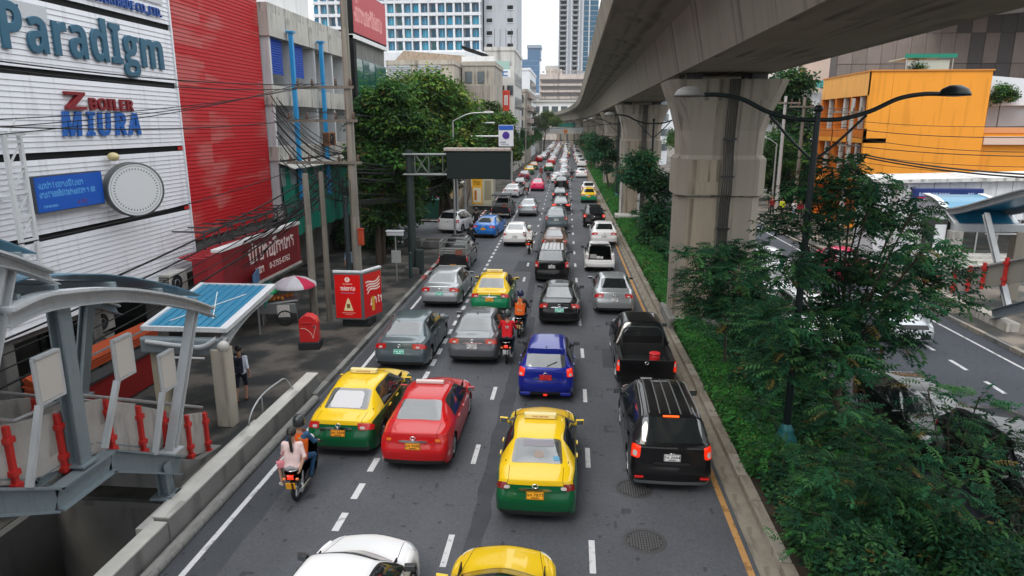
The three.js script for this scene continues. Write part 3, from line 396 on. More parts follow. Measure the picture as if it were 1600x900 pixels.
// ---------------------------------------------------------------- far buildings with windows that are built
function block(t, name, x0, x1, y0, y1, z0, z1, m) { return put(name, nb().b2(x0, x1, y0, y1, z0, z1).geo(), m, t); }
const facadeWhite = mat([0.66, 0.68, 0.72], 0.7, { map: rep(weatherT, 12) }), tealGlass = [mat([0.008, 0.17, 0.3], 0.25), mat([0.01, 0.26, 0.4], 0.25), mat([0.006, 0.08, 0.15], 0.25), mat([0.02, 0.13, 0.15], 0.25)];
{
  const Z = -190, t = thing('apartment_tower', 'white apartment tower with rows of teal windows and balconies behind the trees', 'apartment block'), r = rng(12);
  block(t, 'wall', -70, -24.6, 18, 66, Z - 16, Z - 1.2, mat([0.4, 0.42, 0.45], 0.8));
  const fh = 3.15, y0 = 27.4, bay = 4.55;
  for (let f = 0; f < 8; f++) { const y = y0 + f * fh; put('floor_band', nb().b2(-70, -24.6, y - 0.5, y + 0.28, Z - 1.2, Z + 0.15).geo(), facadeWhite, t); }
  for (let c = 0; c < 10; c++) { const x = -25 - c * bay; put('fin', nb().b2(x - 0.16, x + 0.16, y0 - 0.5, 55, Z - 1.2, Z + 0.3).geo(), facadeWhite, t); put('pier', nb().b2(x - bay * 0.5 - 0.35, x - bay * 0.5 + 0.2, y0 - 0.5, 55, Z - 1.2, Z + 0.02).geo(), facadeWhite, t); }
  const wg = nb().box(0, 0, 0, 1.55, 1.9, 0.08).geo(), pg = nb().box(0, 0, 0.05, 0.06, 1.9, 0.06).geo(), dg = nb().box(0, 0, 0, 1.25, 2.1, 0.08).geo(), rg = (() => { const b = nb(); b.box(0, 0.5, 0, 1.7, 0.06, 0.06); for (let i = 0; i < 7; i++) b.box(-0.75 + i * 0.25, 0.1, 0, 0.03, 0.8, 0.03); return b.geo(); })();
  for (let f = 0; f < 7; f++) for (let c = 0; c < 10; c++) { const y = y0 + f * fh + 1.45, x = -25 - c * bay; const a = put('window', wg, tealGlass[Math.floor(r() * 3)], t); a.position.set(x - 1.05, y, Z - 0.7); put('pane', pg, facadeWhite, a); const d = put('balcony_door', dg, tealGlass[2 + Math.floor(r() * 2)], t); d.position.set(x - 3.35, y - 0.1, Z - 1.05); if (c % 2 === 0) { const k = put('balcony_rail', rg, darkMetal, t); k.position.set(x - 3.3, y - 1.05, Z + 0.1); } else { const k = put('window', wg, tealGlass[Math.floor(r() * 3)], t); k.position.set(x - 3.3, y, Z - 0.7); } }
  block(t, 'podium', -66, -22, 8, 27, Z - 20, Z + 2, facadeWhite); for (let i = 0; i < 8; i++) put('podium_window', nb().b2(-50 + i * 3.2, -48 + i * 3.2, 22.6, 24.2, Z + 2.02, Z + 2.1).geo(), glassDark, t);
  const g = thing('grey_tower', 'plain grey tower with small dark windows beside the teal windowed apartment block', 'tower'); block(g, 'wall', -24.2, -15.5, 8, 70, Z - 22, Z - 3, mat([0.42, 0.44, 0.48], 0.8, { map: rep(weatherT, 9) }));
  for (let f = 0; f < 9; f++) for (const x of [-23, -17.4]) { const w = put('window', nb().box(0, 0, 0, 1.5, 1.0, 0.12).geo(), black, g); w.position.set(x + 0.2, 29 + f * 3.2, Z - 2.96); put('sill', nb().box(0, -0.6, 0.05, 1.8, 0.14, 0.2).geo(), facadeWhite, w); }
}
{
  const mk = (l, x0, x1, y1, z0, z1, m, cat = 'building') => { const t = thing('low_building', l, cat); block(t, 'wall', x0, x1, 0, y1, z1, z0, m); put('parapet', nb().b2(x0 - 0.15, x1 + 0.15, y1, y1 + 0.6, z1, z0 + 0.15).geo(), m, t); return t; };
  const cream = mat([0.46, 0.43, 0.39], 0.85, { map: rep(streakT, 9) }), stained = mat([0.38, 0.36, 0.33], 0.9, { map: rep(streakT, 7) });
  const a = mk('cream tiled roof house with two shuttered windows above the tree crowns', -26, -16.6, 16.3, -98, -112, cream); a.children[0].position.y = 0;
  put('roof', nb().ext([[-27, 16.8], [-16, 16.8], [-16, 18.0], [-25, 18.8]], 8, new THREE.Matrix4().makeTranslation(0, 0, -112)).geo(), mat([0.36, 0.29, 0.23], 0.85, { map: rep(concT, 3) }), a);
  for (const x of [-24.2, -20]) { const w = put('window', nb().b2(x - 1.6, x + 1.6, 14.0, 16.2, -97.98, -97.8).geo(), mat([0.42, 0.44, 0.47], 0.6), a); const s = nb(); for (let i = 0; i < 8; i++) s.box(x, 14.2 + i * 0.25, -97.76, 3.1, 0.04, 0.06); put('slat', s.geo(), mat([0.3, 0.31, 0.33], 0.6), w); }
  const b = mk('stained white house with roof terrace and dark awning beside the cream house', -16.4, -11.6, 16.6, -104, -116, stained); put('terrace_rail', nb().b2(-16.4, -11.6, 17.2, 17.9, -104.05, -103.9).geo(), whitePaint, b); put('awning', nb().ext([[-16.6, 19.2], [-12.8, 18], [-12.8, 18.3], [-16.6, 19.6]], 4, new THREE.Matrix4().makeTranslation(0, 0, -109)).geo(), black, b); for (const x of [-15.4, -13.6]) { put('window', nb().b2(x - 0.5, x + 0.5, 14.2, 15.8, -103.98, -103.85).geo(), glassDark, b); } for (let k = 0; k < 2; k++) for (const x of [-15.6, -14.2, -12.6]) { const w = put('window', nb().b2(x - 0.45, x + 0.45, 6 + k * 3, 7.4 + k * 3, -103.98, -103.86).geo(), glassDark, b); put('sill', nb().b2(x - 0.55, x + 0.55, 5.86 + k * 3, 5.98 + k * 3, -103.98, -103.7).geo(), whitePaint, w); } put('stair_well', nb().b2(-16.4, -12.4, 9, 13.8, -103.99, -103.8).geo(), mat([0.3, 0.28, 0.26], 0.9, { map: rep(streakT, 3) }), b);
  const c = mk('pale row house with mint green glass front and shop signs beyond the trees', -15.2, -10.2, 20.5, -122, -140, mat([0.55, 0.56, 0.57], 0.8, { map: rep(streakT, 9) })); put('glass_front', nb().b2(-14.8, -11, 16.9, 18.8, -121.98, -121.85).geo(), mat([0.3, 0.46, 0.42], 0.25), c); for (let i = 0; i < 3; i++) put('window', nb().b2(-14.4 + i * 1.5, -13.4 + i * 1.5, 13.2, 14.8, -121.98, -121.85).geo(), glassDark, c); for (let j = 0; j < 6; j++) for (const k of [0, 1]) put('side_window', nb().b2(-10.18, -10.1, 6 + k * 4 + 5, 8 + k * 4 + 5, -139 + j * 2.8, -137.5 + j * 2.8).geo(), glassDark, c); const wires = nb(); for (let i = 0; i < 5; i++) wires.cyl([-14 + i, 21, -126], [-14 + i, 24.5, -126], 0.04); put('roof_mast', wires.geo(), darkMetal, c);
  const d = mk('grey shop house with rusty balconies behind the red vertical sign', -12.6, -9.8, 15, -150, -166, stained); for (let j = 0; j < 4; j++) put('balcony', nb().b2(-9.8, -9.1, 6 + j * 2.6, 7 + j * 2.6, -165, -151).geo(), mat([0.3, 0.24, 0.22], 0.8), d); for (let j = 0; j < 4; j++) put('window', nb().b2(-12, -10.6, 5 + j * 2.6, 6.6 + j * 2.6, -149.95, -149.8).geo(), glassDark, d);
  const e = mk('white narrow building at the end of the left row before the sky gap', -14, -10.6, 21, -172, -200, facadeWhite); for (let j = 0; j < 5; j++) put('window', nb().b2(-10.58, -10.4, 5 + j * 3, 7 + j * 3, -198, -174).geo(), glassDark, e);
  const s = thing('shop_sign', 'red vertical shop sign with a white mark hanging over the left pavement', 'sign', [-11.2, 12.1, -118]); put('box', nb().rbox(0, 0, 0, 1.15, 3.4, 0.3, 0.04).geo(), plain([0.62, 0.045, 0.02], 0.4), s); put('mark', nb().b2(-0.3, -0.05, -0.7, 0.9, 0.15, 0.18).b2(-0.05, 0.28, 0.6, 0.9, 0.15, 0.18).b2(0.05, 0.28, -0.7, 0.6, 0.15, 0.18).geo(), plain([0.75, 0.74, 0.72], 0.5), s); put('bracket', nb().bar([-0.4, 1.7, 0], [-0.4, 2.3, 0], 0.1).bar([0.4, 1.7, 0], [0.4, 2.3, 0], 0.1).geo(), black, s);
  const s2 = thing('shop_sign', 'small white sign with blue emblem above the red vertical sign', 'sign', [-11.6, 16.6, -120]); put('box', nb().rbox(0, 0, 0, 1.9, 1.3, 0.3, 0.04).geo(), plain([0.7, 0.72, 0.74], 0.4), s2); put('emblem', nb().b2(-0.5, 0.5, 0.2, 0.4, 0.15, 0.2).b2(-0.5, -0.2, -0.4, 0.2, 0.15, 0.2).b2(-0.2, 0.5, -0.4, -0.2, 0.15, 0.2).geo(), plain([0.05, 0.18, 0.42], 0.5), s2);
  const s3 = thing('traffic_sign', 'small round orange sign on the left row of houses', 'sign', [-13.5, 15.2, -119]); put('disc', nb().cyl([0, 0, 0], [0, 0, 0.12], 0.75, 0.75, 20).geo(), plain([0.6, 0.22, 0.02], 0.5), s3); put('arm', nb().bar([-0.1, 0, -0.1], [-0.1, 1.2, -0.1], 0.08).geo(), darkMetal, s3);
  // distant towers
  const blueG = mat([0.04, 0.12, 0.24], 0.25, { ior: 1.7 }), f = thing('blue_tower', 'blue glass office tower in the sky gap at the end of the road', 'tower');
  block(f, 'blue_wall', -43.5, -29, 0, 62, -620, -600, blueG); block(f, 'white_wing', -53.5, -43.6, 0, 57, -622, -598, mat([0.5, 0.52, 0.55], 0.7)); block(f, 'crown_box', -39, -28, 62, 73, -620, -601, blueG); block(f, 'crown_top', -39.5, -27.5, 71, 73.5, -621, -600, mat([0.3, 0.36, 0.42], 0.6)); for (let i = 0; i < 15; i++) { put('floor_band', nb().b2(-43.4, -28.95, 6 + i * 3.9, 6.5 + i * 3.9, -600.2, -599.9).geo(), mat([0.1, 0.2, 0.32], 0.4), f); put('floor_band', nb().b2(-53.4, -43.7, 6 + i * 3.4, 7.6 + i * 3.4, -597.9, -597.6).geo(), mat([0.3, 0.33, 0.37], 0.4), f); }
  block(f, 'podium', -56, -20, 0, 33, -596, -560, mat([0.42, 0.46, 0.52], 0.7));
  const h = thing('tall_tower', 'very tall grey and blue apartment tower behind the viaduct parapet', 'tower'); const tw = mat([0.36, 0.38, 0.42], 0.7); block(h, 'wall', -11, 16, 0, 150, -540, -500, tw);
  for (const [x0, x1, m] of [[-10.4, -5.6, 0], [-1.5, 2.2, 0], [6.2, 9.4, 1], [10.4, 15.6, 1]]) for (let i = 0; i < 30; i++) { if (m) put('window', nb().b2(x0, x1, 45 + i * 3.3, 47.7 + i * 3.3, -500.1, -499.7).geo(), tealGlass[2], h); else { const w = put('balcony', nb().b2(x0, x1, 44.6 + i * 3.3, 45.6 + i * 3.3, -500, -498.6).geo(), mat([0.24, 0.25, 0.27], 0.7), h); put('opening', nb().b2(x0 + 0.4, x1 - 0.4, 45.7 + i * 3.3, 47.6 + i * 3.3, -499.95, -499.7).geo(), black, w); } }
  for (const x of [-5, -2.2, 3, 5.4, 9.8]) block(h, 'fin', x - 0.4, x + 0.4, 40, 150, -500, -499, mat([0.5, 0.52, 0.56], 0.7));
  const w2 = thing('white_tower', 'thin white tower stub left of the tall grey tower', 'tower'); block(w2, 'wall', -19.5, -11.4, 0, 46.5, -520, -505, facadeWhite); block(w2, 'cap', -20.2, -10.8, 46.5, 49, -521, -504, mat([0.5, 0.48, 0.45], 0.8)); block(w2, 'stair_slot', -17.6, -13.4, 36, 45.6, -505.2, -504.8, mat([0.4, 0.4, 0.4], 0.8));
  const p = thing('stepped_building', 'pinkish white office block with long dark window bands under the viaduct edge', 'office block'); const pink = mat([0.5, 0.455, 0.44], 0.85, { map: rep(streakT, 20) }); block(p, 'wall', -19, 12, 0, 36, -440, -400, pink); for (let i = 0; i < 7; i++) { put('window_band', nb().b2(-18, 11, 10.2 + i * 3.5, 11.7 + i * 3.5, -400.1, -399.7).geo(), mat([0.1, 0.085, 0.085], 0.3), p); put('ledge', nb().b2(-19.4, 12, 12.2 + i * 3.5, 12.9 + i * 3.5, -400, -399).geo(), pink, p); } block(p, 'left_wing', -26.5, -19, 0, 26, -430, -402, facadeWhite); for (let i = 0; i < 5; i++) put('ledge', nb().b2(-27, -19, 12 + i * 2.9, 13.3 + i * 2.9, -402, -401).geo(), mat([0.3, 0.3, 0.31], 0.7), p); block(p, 'roof_house', -16, -7, 36, 39.5, -436, -410, pink); const rt = nb(); for (let i = 0; i < 12; i++) rt.box(-17 + i * 2.4, 37.2, -400.5, 1.2, 0.9, 0.3); stuff(put('roof_teeth', rt.geo(), mat([0.3, 0.26, 0.25], 0.8), p));
  const o = thing('low_roof_row', 'row of low grey roofs far down the left side of the road', 'building'); block(o, 'wall', -46, -22, 0, 20, -360, -330, mat([0.45, 0.43, 0.42], 0.85)); put('roof', nb().b2(-47, -20, 20, 21.5, -361, -329).geo(), mat([0.3, 0.28, 0.27], 0.8), o); block(o, 'tower', -38, -34, 21.5, 30, -350, -345, mat([0.5, 0.42, 0.4], 0.8));
}
// ---------------------------------------------------------------- right side buildings
{
  const orange = mat([0.76, 0.3, 0.035], 0.75, { map: rep(weatherT, 8) }), orangeD = mat([0.6, 0.17, 0.02], 0.75, { map: rep(weatherT, 3) }), t = thing('orange_building', 'three storey orange building with open balconies towards the road', 'building');
  block(t, 'wall', 23.6, 30.5, 0.1, 12.0, -65, -55, orange); block(t, 'end_wall', 22.0, 23.58, 0.1, 12.0, -55.35, -55.0, orange); block(t, 'side_wing', 30.55, 48, 0.1, 7.55, -65, -55.6, orange); put('wing_parapet', nb().b2(30.6, 48, 7.55, 7.95, -56, -55.5).geo(), mat([0.62, 0.27, 0.12], 0.8), t); put('wing_ledge', nb().b2(30.7, 36, 6.7, 7.3, -55.55, -55.2).geo(), mat([0.6, 0.45, 0.38], 0.8), t); block(t, 'wing_shutter', 33.2, 38, 2.4, 4.6, -55.55, -55.3, mat([0.5, 0.45, 0.4], 0.7));
  put('parapet', nb().b2(22.0, 23.5, 10.3, 12.0, -65.02, -55.02).geo(), mat([0.75, 0.37, 0.1], 0.75, { map: rep(weatherT, 5) }), t); put('parapet_cap', nb().b2(21.95, 30.6, 12.0, 12.1, -65.1, -54.9).geo(), mat([0.55, 0.22, 0.05], 0.75), t);
  for (const y of [0.1, 3.5, 6.9]) { put('floor_slab', nb().b2(22.0, 23.6, y - 0.1, y + 0.25, -65, -55).geo(), orange, t); if (y > 1) { put('balcony_wall', nb().b2(22.0, 22.12, y + 0.25, y + 0.95, -65, -55).geo(), orangeD, t); } }
  for (const z of [-58.4, -61.7, -64.95]) put('balcony_pier', nb().b2(22.0, 23.6, 0.1, 10.3, z - 0.1, z + 0.1).geo(), orangeD, t); for (const z of [-56.7, -60, -63.3]) for (const y of [3.8, 7.2]) { put('door', nb().b2(23.5, 23.62, y, y + 2.2, z - 0.7, z + 0.5).geo(), glassDark, t); put('column', nb().b2(22.1, 22.4, y, y + 3.1, z - 0.15, z + 0.15).geo(), concreteLight, t); }
  // roof plants and cloth
  const tc = thing('roof_tarpaulin', 'pale green tarpaulin shelter on the roof of the orange building', 'shelter', [27.2, 12, -59]); put('cloth', nb().box(0, 1.25, 0, 3.6, 0.08, 3, 0, 0, 0.06).b2(-1.6, 1.5, 0.0, 1.0, 1.3, 1.36).geo(), mat([0.35, 0.42, 0.4], 0.9), tc); put('edge', nb().box(0, 1.28, 1.52, 3.8, 0.3, 0.06).geo(), mat([0.02, 0.2, 0.15], 0.8), tc); put('pole', nb().bar([-1.7, 0, 1.4], [-1.7, 1.2, 1.4], 0.06).bar([1.7, 0, 1.4], [1.7, 1.2, 1.4], 0.06).geo(), galv, tc);
  const sh = thing('grey_shed', 'small grey building with white gable roof on the orange wing', 'shed'); block(sh, 'wall', 32.2, 40, 8, 9.7, -64, -58, mat([0.28, 0.3, 0.33], 0.8)); put('roof', nb().ext([[31.8, 9.6], [40.2, 9.6], [36.5, 11.4], [32, 11.8]], 6.6, new THREE.Matrix4().makeTranslation(0, 0, -64.3)).geo(), mat([0.62, 0.65, 0.7], 0.6), sh); const bn = mat([0.62, 0.62, 0.63], 0.7);
  // hotel with brown and dark panels
  const h = thing('panel_clad_hotel', 'large building clad in grey brown panels with darker panels scattered over it', 'building'); block(h, 'wall', 31.8, 70, 0, 24, -92.4, -90.2, mat([0.12, 0.105, 0.1], 0.8));
  const light = [[0.2, 0.165, 0.15], [0.18, 0.15, 0.135], [0.21, 0.175, 0.16]].map((c) => mat(c, 0.7, { map: rep(weatherT, 4) })), dk = mat([0.075, 0.066, 0.068], 0.6), pn = nb().rbox(0, 0, 0, 1.62, 3.42, 0.16, 0.02).geo(), r = rng(31);
  for (let j = 0; j < 6; j++) for (let i = 0; i < 21; i++) { const darkP = r() < (i > 9 ? 0.34 : 0.24); const x = 32.7 + i * 1.66; if (i === 16 && j < 5) { const w = put('window', nb().box(0, 0, 0, 1.5, 3.3, 0.1).geo(), tealGlass[3], h); w.position.set(x, 6.6 + j * 3.48, -90.15); put('frame', nb().box(0, 0, 0.07, 0.08, 3.3, 0.06).box(0, 0.5, 0.07, 1.5, 0.08, 0.06).geo(), facadeWhite, w); } else { const p = put('panel', pn, darkP ? dk : light[Math.floor(r() * 3)], h); p.position.set(x, 6.6 + j * 3.48, -90.1 - (darkP ? 0.04 : 0)); } }
  put('roof_canopy', nb().ext([[42, 20.1], [70, 22.5], [70, 23.2], [42, 20.5]], 14, new THREE.Matrix4().makeTranslation(0, 0, -96)).geo(), facadeWhite, h);
  const rb = thing('pink_house', 'pale pink house with curved white gable and small dark window behind the trees', 'house'); const pinkM = mat([0.6, 0.46, 0.4], 0.8); block(rb, 'wall', 30.5, 40, 0, 19.8, -112, -108, pinkM); const arc = []; for (let i = 0; i <= 14; i++) { const a = i / 14 * Math.PI; arc.push([28.5 + Math.cos(Math.PI - a) * 5.2, 13.2 + Math.sin(a) * 5]); } put('gable', nb().ext([...arc, [33.7, 9], [23.3, 9]], 1, new THREE.Matrix4().makeTranslation(0, 0, -107)).geo(), mat([0.7, 0.66, 0.62], 0.8), rb); put('window', nb().b2(34.8, 36.0, 17.6, 18.6, -107.98, -107.8).geo(), black, rb); put('balcony_glass', nb().b2(30, 37, 13.4, 14.4, -106.2, -106).geo(), mat([0.1, 0.35, 0.33], 0.2), rb); put('lower_wall', nb().b2(23, 36, 5, 12.8, -108.5, -107.2).geo(), facadeWhite, rb); for (const x of [27.2, 29.4]) put('lower_window', nb().b2(x - 0.8, x + 0.8, 9.5, 11.6, -107.18, -107).geo(), glassDark, rb);
  const far = thing('round_tower', 'pale round fronted building seen between the viaduct piers', 'building'); put('wall', nb().cyl([14, 0, -150], [14, 20, -150], 6, 6, 24).geo(), facadeWhite, far); for (let j = 0; j < 6; j++) put('window_band', nb().cyl([14, 3 + j * 3, -150], [14, 4.4 + j * 3, -150], 6.05, 6.05, 24).geo(), glassDark, far);
  const oc = thing('orange_banner', 'tall orange banner column between the viaduct piers', 'banner', [13.4, 0, -118]); put('cloth', nb().rbox(0, 9, 0, 1.8, 9, 0.25, 0.05).geo(), plain([0.75, 0.3, 0.02], 0.6), oc); put('mast', nb().cyl([-1.0, 0, 0], [-1.0, 14, 0], 0.09).geo(), galv, oc);
  // white clad shop at the right edge
  const w = thing('white_clad_shop', 'white ribbed shop building with slanting roof and blue sign band', 'shop'); const sid = nb(); for (let i = 0; i < 26; i++) sid.b2(17.6 + i * 0.42, 18 + i * 0.42, 0.14, 4.9 + i * 0.015, -41.1, -41.0 + (i % 2) * 0.02); stuff(put('ribbed_cladding', sid.geo(), mat([0.68, 0.7, 0.74], 0.6, { map: rep(weatherT, 3) }), w)); block(w, 'wall', 17.6, 40, 0.14, 5, -44, -41.1, mat([0.66, 0.68, 0.72], 0.7, { map: rep(weatherT, 4) })); put('roof', nb().ext([[17.3, 4.9], [40, 5.5], [40, 5.7], [17.3, 5.1]], 4.4, new THREE.Matrix4().makeTranslation(0, 0, -45.0)).geo(), mat([0.62, 0.64, 0.66], 0.6, { map: rep(streakT, 5) }), w); for (let i = 0; i < 3; i++) put('pilaster', nb().b2(17.5 + i * 0.75, 17.85 + i * 0.75, 0.14, 4.9, -41, -40.85).geo(), i % 2 ? mat([0.35, 0.33, 0.33], 0.7) : facadeWhite, w);
  const ent = nb(); ent.b2(20.2, 27, 0.14, 2.9, -40.98, -40.7); put('entrance', ent.geo(), glassM, w); for (let i = 0; i < 5; i++) put('mullion', nb().b2(21.9 + i * 1.1, 21.98 + i * 1.1, 0.14, 2.9, -40.7, -40.64).geo(), galv, w); for (const x of [20.3, 21.7]) put('door_post', nb().b2(x - 0.15, x + 0.15, 0.14, 2.9, -40.7, -40.4).geo(), darkMetal, w); put('door_panel', nb().b2(20.7, 21.3, 0.2, 2.6, -40.68, -40.6).geo(), facadeWhite, w); const st = nb(); for (let i = 0; i < 5; i++) st.b2(20, 25, 0.14, 0.3 + i * 0.17, -38.2 - i * 0.36, -37.9 - i * 0.36 - 2); put('steps', st.geo(), concreteLight, w);
  const sg = thing('shop_sign', 'long dark blue sign band with white lettering on the white clad shop', 'sign', [20.95, 4.36, -40.4]); put('box', nb().rbox(0, 0, 0, 3.7, 0.62, 0.4, 0.04).geo(), plain([0.012, 0.03, 0.16], 0.4), sg); decal('face', 3.6, 0.56, new THREE.Matrix4().makeTranslation(0, 0, 0.206), mat(0xffffff, 0.4, { map: canvas(512, 64, (c) => { c.fillStyle = '#122a6a'; c.fillRect(0, 0, 512, 64); c.fillStyle = '#a9b8dc'; c.font = 'bold 30px sans-serif'; c.fillText('BANGKOK BANK', 30, 44); c.fillText('BTS', 400, 44); c.fillStyle = '#c22'; c.fillRect(20, 50, 120, 6); }) }), sg);
}
// ---------------------------------------------------------------- skywalk stairs
const panelGrey = mat([0.42, 0.4, 0.385], 0.75, { map: rep(concT, 2.5) }), stairTread = mat([0.2, 0.2, 0.2], 0.85, { map: rep(concT, 1.5) });
const blueSheet = mat([0.012, 0.17, 0.3], 0.3, { ior: 1.6 }), tubeWhite = plain([0.8, 0.8, 0.8], 0.4);
const fascia = mat([0.6, 0.63, 0.66], 0.4, { metalness: 0.15, map: rep(weatherT, 2) });
function curve(pts, n) { return new THREE.CatmullRomCurve3(pts.map((p) => V3(...p))).getPoints(n).map((p) => [p.x, p.y, p.z]); }
function bandGeo(b, pts, x, w, o0, o1) {                                              // flat bar that follows a curve in the z,y plane, from offset o0 to o1 across it
  const nrm = pts.map((p, i) => { const a = pts[Math.max(0, i - 1)], c = pts[Math.min(pts.length - 1, i + 1)], dz = c[2] - a[2], dy = c[1] - a[1], L = Math.hypot(dz, dy); return dz < 0 ? [-dz / L, dy / L] : [dz / L, -dy / L]; });
  const P = (o) => pts.map((p, i) => [-p[2] + nrm[i][1] * o, p[1] + nrm[i][0] * o]); const poly = [...P(o0), ...P(o1).reverse()];
  return b.ext(poly, w, new THREE.Matrix4().makeRotationY(Math.PI / 2).setPosition(x - w / 2, 0, 0));
}
const ribbon = (b, pts, x, w, h, t) => { bandGeo(b, pts, x, w, h / 2 - t, h / 2); bandGeo(b, pts, x, w, -h / 2, -h / 2 + t); return bandGeo(b, pts, x, t, -h / 2 + t, h / 2 - t); };
function beamAlong(b, pts, w, h, t) { for (let i = 0; i < pts.length - 1; i++) { const a = V3(...pts[i]), c = V3(...pts[i + 1]), d = c.clone().sub(a).normalize().multiplyScalar(0.012); b.ibeam(a.sub(d).toArray(), c.add(d).toArray(), w, h, t); } return b; }
{
  const t = thing('skywalk_stair', 'grey steel stair with red posts and curved roof beams at the left of the road', 'staircase');
  const XN = -8.62, XF = -10.95, path = [[-2.5, 6.1], [-9.75, 2.12], [-11.15, 2.12], [-13.25, 0.92]];
  const deckY = (z) => { for (let i = 0; i < 3; i++) { const [a, b] = [path[i], path[i + 1]]; if (z <= a[0] && z >= b[0]) return lerp(a[1], b[1], (z - a[0]) / (b[0] - a[0])); } return z > -9 ? 6.1 : Math.max(0.15, 0.92 - (-13.25 - z) * 0.57); };
  for (const [x, nm] of [[XN, 1], [XF, 0]]) { const b = nb(); for (let i = 0; i < 3; i++) { const a = path[i], c = path[i + 1], e = i === 0 ? 0 : 0.0; b.ibeam([x, a[1] - 0.21, a[0] + e], [x, c[1] - 0.21, c[0]], 0.26, 0.42, 0.035); b.ibeam([x - (nm ? 0.34 : -0.34), a[1] - 0.02, a[0]], [x - (nm ? 0.34 : -0.34), c[1] - 0.02, c[0]], 0.1, 0.34, 0.03); } put('stringer', b.geo(), steelPaint, t); if (nm) { const s = nb(); for (let z = -8.2; z > -13; z -= 0.85) s.box(x - 0.14, deckY(z) - 0.22, z, 0.24, 0.36, 0.02); put('stiffener', s.geo(), steelPaint, t); } }
  for (let z = -2.8; z > -13.2; z -= 0.29) { const y = deckY(z - 0.14); if (z < -9.75 && z > -11.15) continue; put('step', nb().box((XN + XF) / 2, y - 0.04, z - 0.14, 1.7, 0.06, 0.3).box((XN + XF) / 2, y - 0.13, z, 1.7, 0.16, 0.03).geo(), stairTread, t); }
  for (const [p, q] of [[0, 1], [1, 2], [2, 3]]) put('added_soffit_plate', nb().bar([(XN + XF) / 2, path[p][1] - 0.44, path[p][0]], [(XN + XF) / 2, path[q][1] - 0.44, path[q][0]], 2.1, 0.03).geo(), steelPaint, t);  // plates added under the flights to shut sky light out of the pit
  put('landing', nb().b2(XF + 0.3, XN - 0.3, 2.0, 2.1, -11.15, -9.7).geo(), stairTread, t);
  const foot = nb(); foot.ext([[-13.2, -1.2], [-13.2, 0.85], [-14.3, 0.3], [-15.3, 0.18], [-15.3, -1.2]], 2.0, new THREE.Matrix4().makeRotationY(-Math.PI / 2).setPosition(-8.75, 0, 0).multiply(new THREE.Matrix4().makeScale(1, 1, 1))); put('concrete_foot', foot.geo(), concrete, t);
  for (let i = 0; i < 5; i++) put('lower_step', nb().b2(-10.7, -9.0, 0.1, 0.75 - i * 0.13, -13.35 - i * 0.3, -13.65 - i * 0.3).geo(), concreteLight, t);
  // railings: pale panels between red posts, both sides
  const panels = (x, zs) => { for (let i = 0; i < zs.length - 1; i++) { const a = zs[i] - 0.05, c = zs[i + 1] + 0.05, ya = deckY(a), yc = deckY(c); const g = nb(); g.ext([[-a, ya + 0.06], [-c, yc + 0.06], [-c, yc + 1.1], [-a, ya + 1.1]], 0.06, new THREE.Matrix4().makeRotationY(Math.PI / 2).setPosition(x - 0.03, 0, 0), 0.008); put('railing_panel', g.geo(), panelGrey, t); } };
  const posts = (x, zs, s) => { for (const z of zs) { const y = deckY(z), g = nb(); g.rbox(x + s * 0.07, y + 0.52, z, 0.1, 1.14, 0.09, 0.012); for (const q of [0.05, 0.28, 0.85]) g.rbox(x + s * 0.08, y + q, z, 0.13, 0.1, 0.17, 0.012); put('railing_post', g.geo(), redPaint, t); } };
  const zn = [-6.6, -7.9, -9.3, -10.35, -11.6, -12.5, -13.3, -14.15, -14.9], zf = [-6.6, -7.9, -9.2, -10.5, -11.9, -13, -14.2]; panels(-8.95, zn); posts(-8.95, zn, 1); panels(-10.7, zf); posts(-10.7, zf, 1);
  for (const x of [-8.95, -10.7]) { const zz = [-6, -9.55, -10.95, -14.95].map((z) => [x, deckY(z) + 1.2, z]); const g = nb(); for (let i = 0; i < 3; i++) g.cyl(zz[i], zz[i + 1], 0.035, 0.035, 8); put('handrail', g.geo(), galv, t); }
  // roof: curved edge beams on leaning columns
  const arch = [[-9.35, 5.32], [-10.0, 5.38], [-10.7, 5.3], [-12.0, 5.04], [-13.2, 4.66], [-14.4, 4.2], [-15.2, 3.82]], top = [[-6.5, 6.9], [-8.4, 6.55], [-9.4, 6.24], [-10.4, 5.74]];
  for (const x of [-8.6, -11.0]) { for (const [pts, n] of [[arch, 22], [top, 12]]) { const c = curve(pts.map(([z, y]) => [x, y - 0.12, z]), n); put('roof_beam', ribbon(nb(), c, x, 0.22, 0.26, 0.03).geo(), x > -10 ? steelLight : steelPaint, t); put('edge_cap', bandGeo(nb(), c, x + 0.02, 0.3, 0.134, 0.19).geo(), fascia, t); } }
  for (const [pts, n] of [[arch, 10], [top, 6]]) { const c = curve(pts.map(([z, y]) => [0, y + 0.1, z]), n); for (let i = 0; i < c.length - 1; i++) { const g = nb(); for (let k = 0; k < 6; k++) { const x = -8.78 - k * 0.35; g.bar([x - 0.175, c[i][1] + 0.2, c[i][2]], [x - 0.175, c[i + 1][1] + 0.2, c[i + 1][2]], 0.335, 0.02); } put('roof_sheet', g.geo(), i < 3 ? blueSheet : mat([0.1, 0.2, 0.27], 0.35), t); } for (let i = 1; i < c.length; i += 2) put('purlin', nb().bar([-8.65, c[i][1] - 0.02, c[i][2]], [-10.95, c[i][1] - 0.02, c[i][2]], 0.08, 0.14).geo(), steelPaint, t); }
  for (const z of [-10.2, -12.2]) put('tube_lamp', nb().cyl([-10.6, 4.72 - (z < -11 ? 0.12 : 0), z], [-10.6, 4.68 - (z < -11 ? 0.3 : 0), z - 1.3], 0.035, 0.035, 8).geo(), tubeWhite, t);
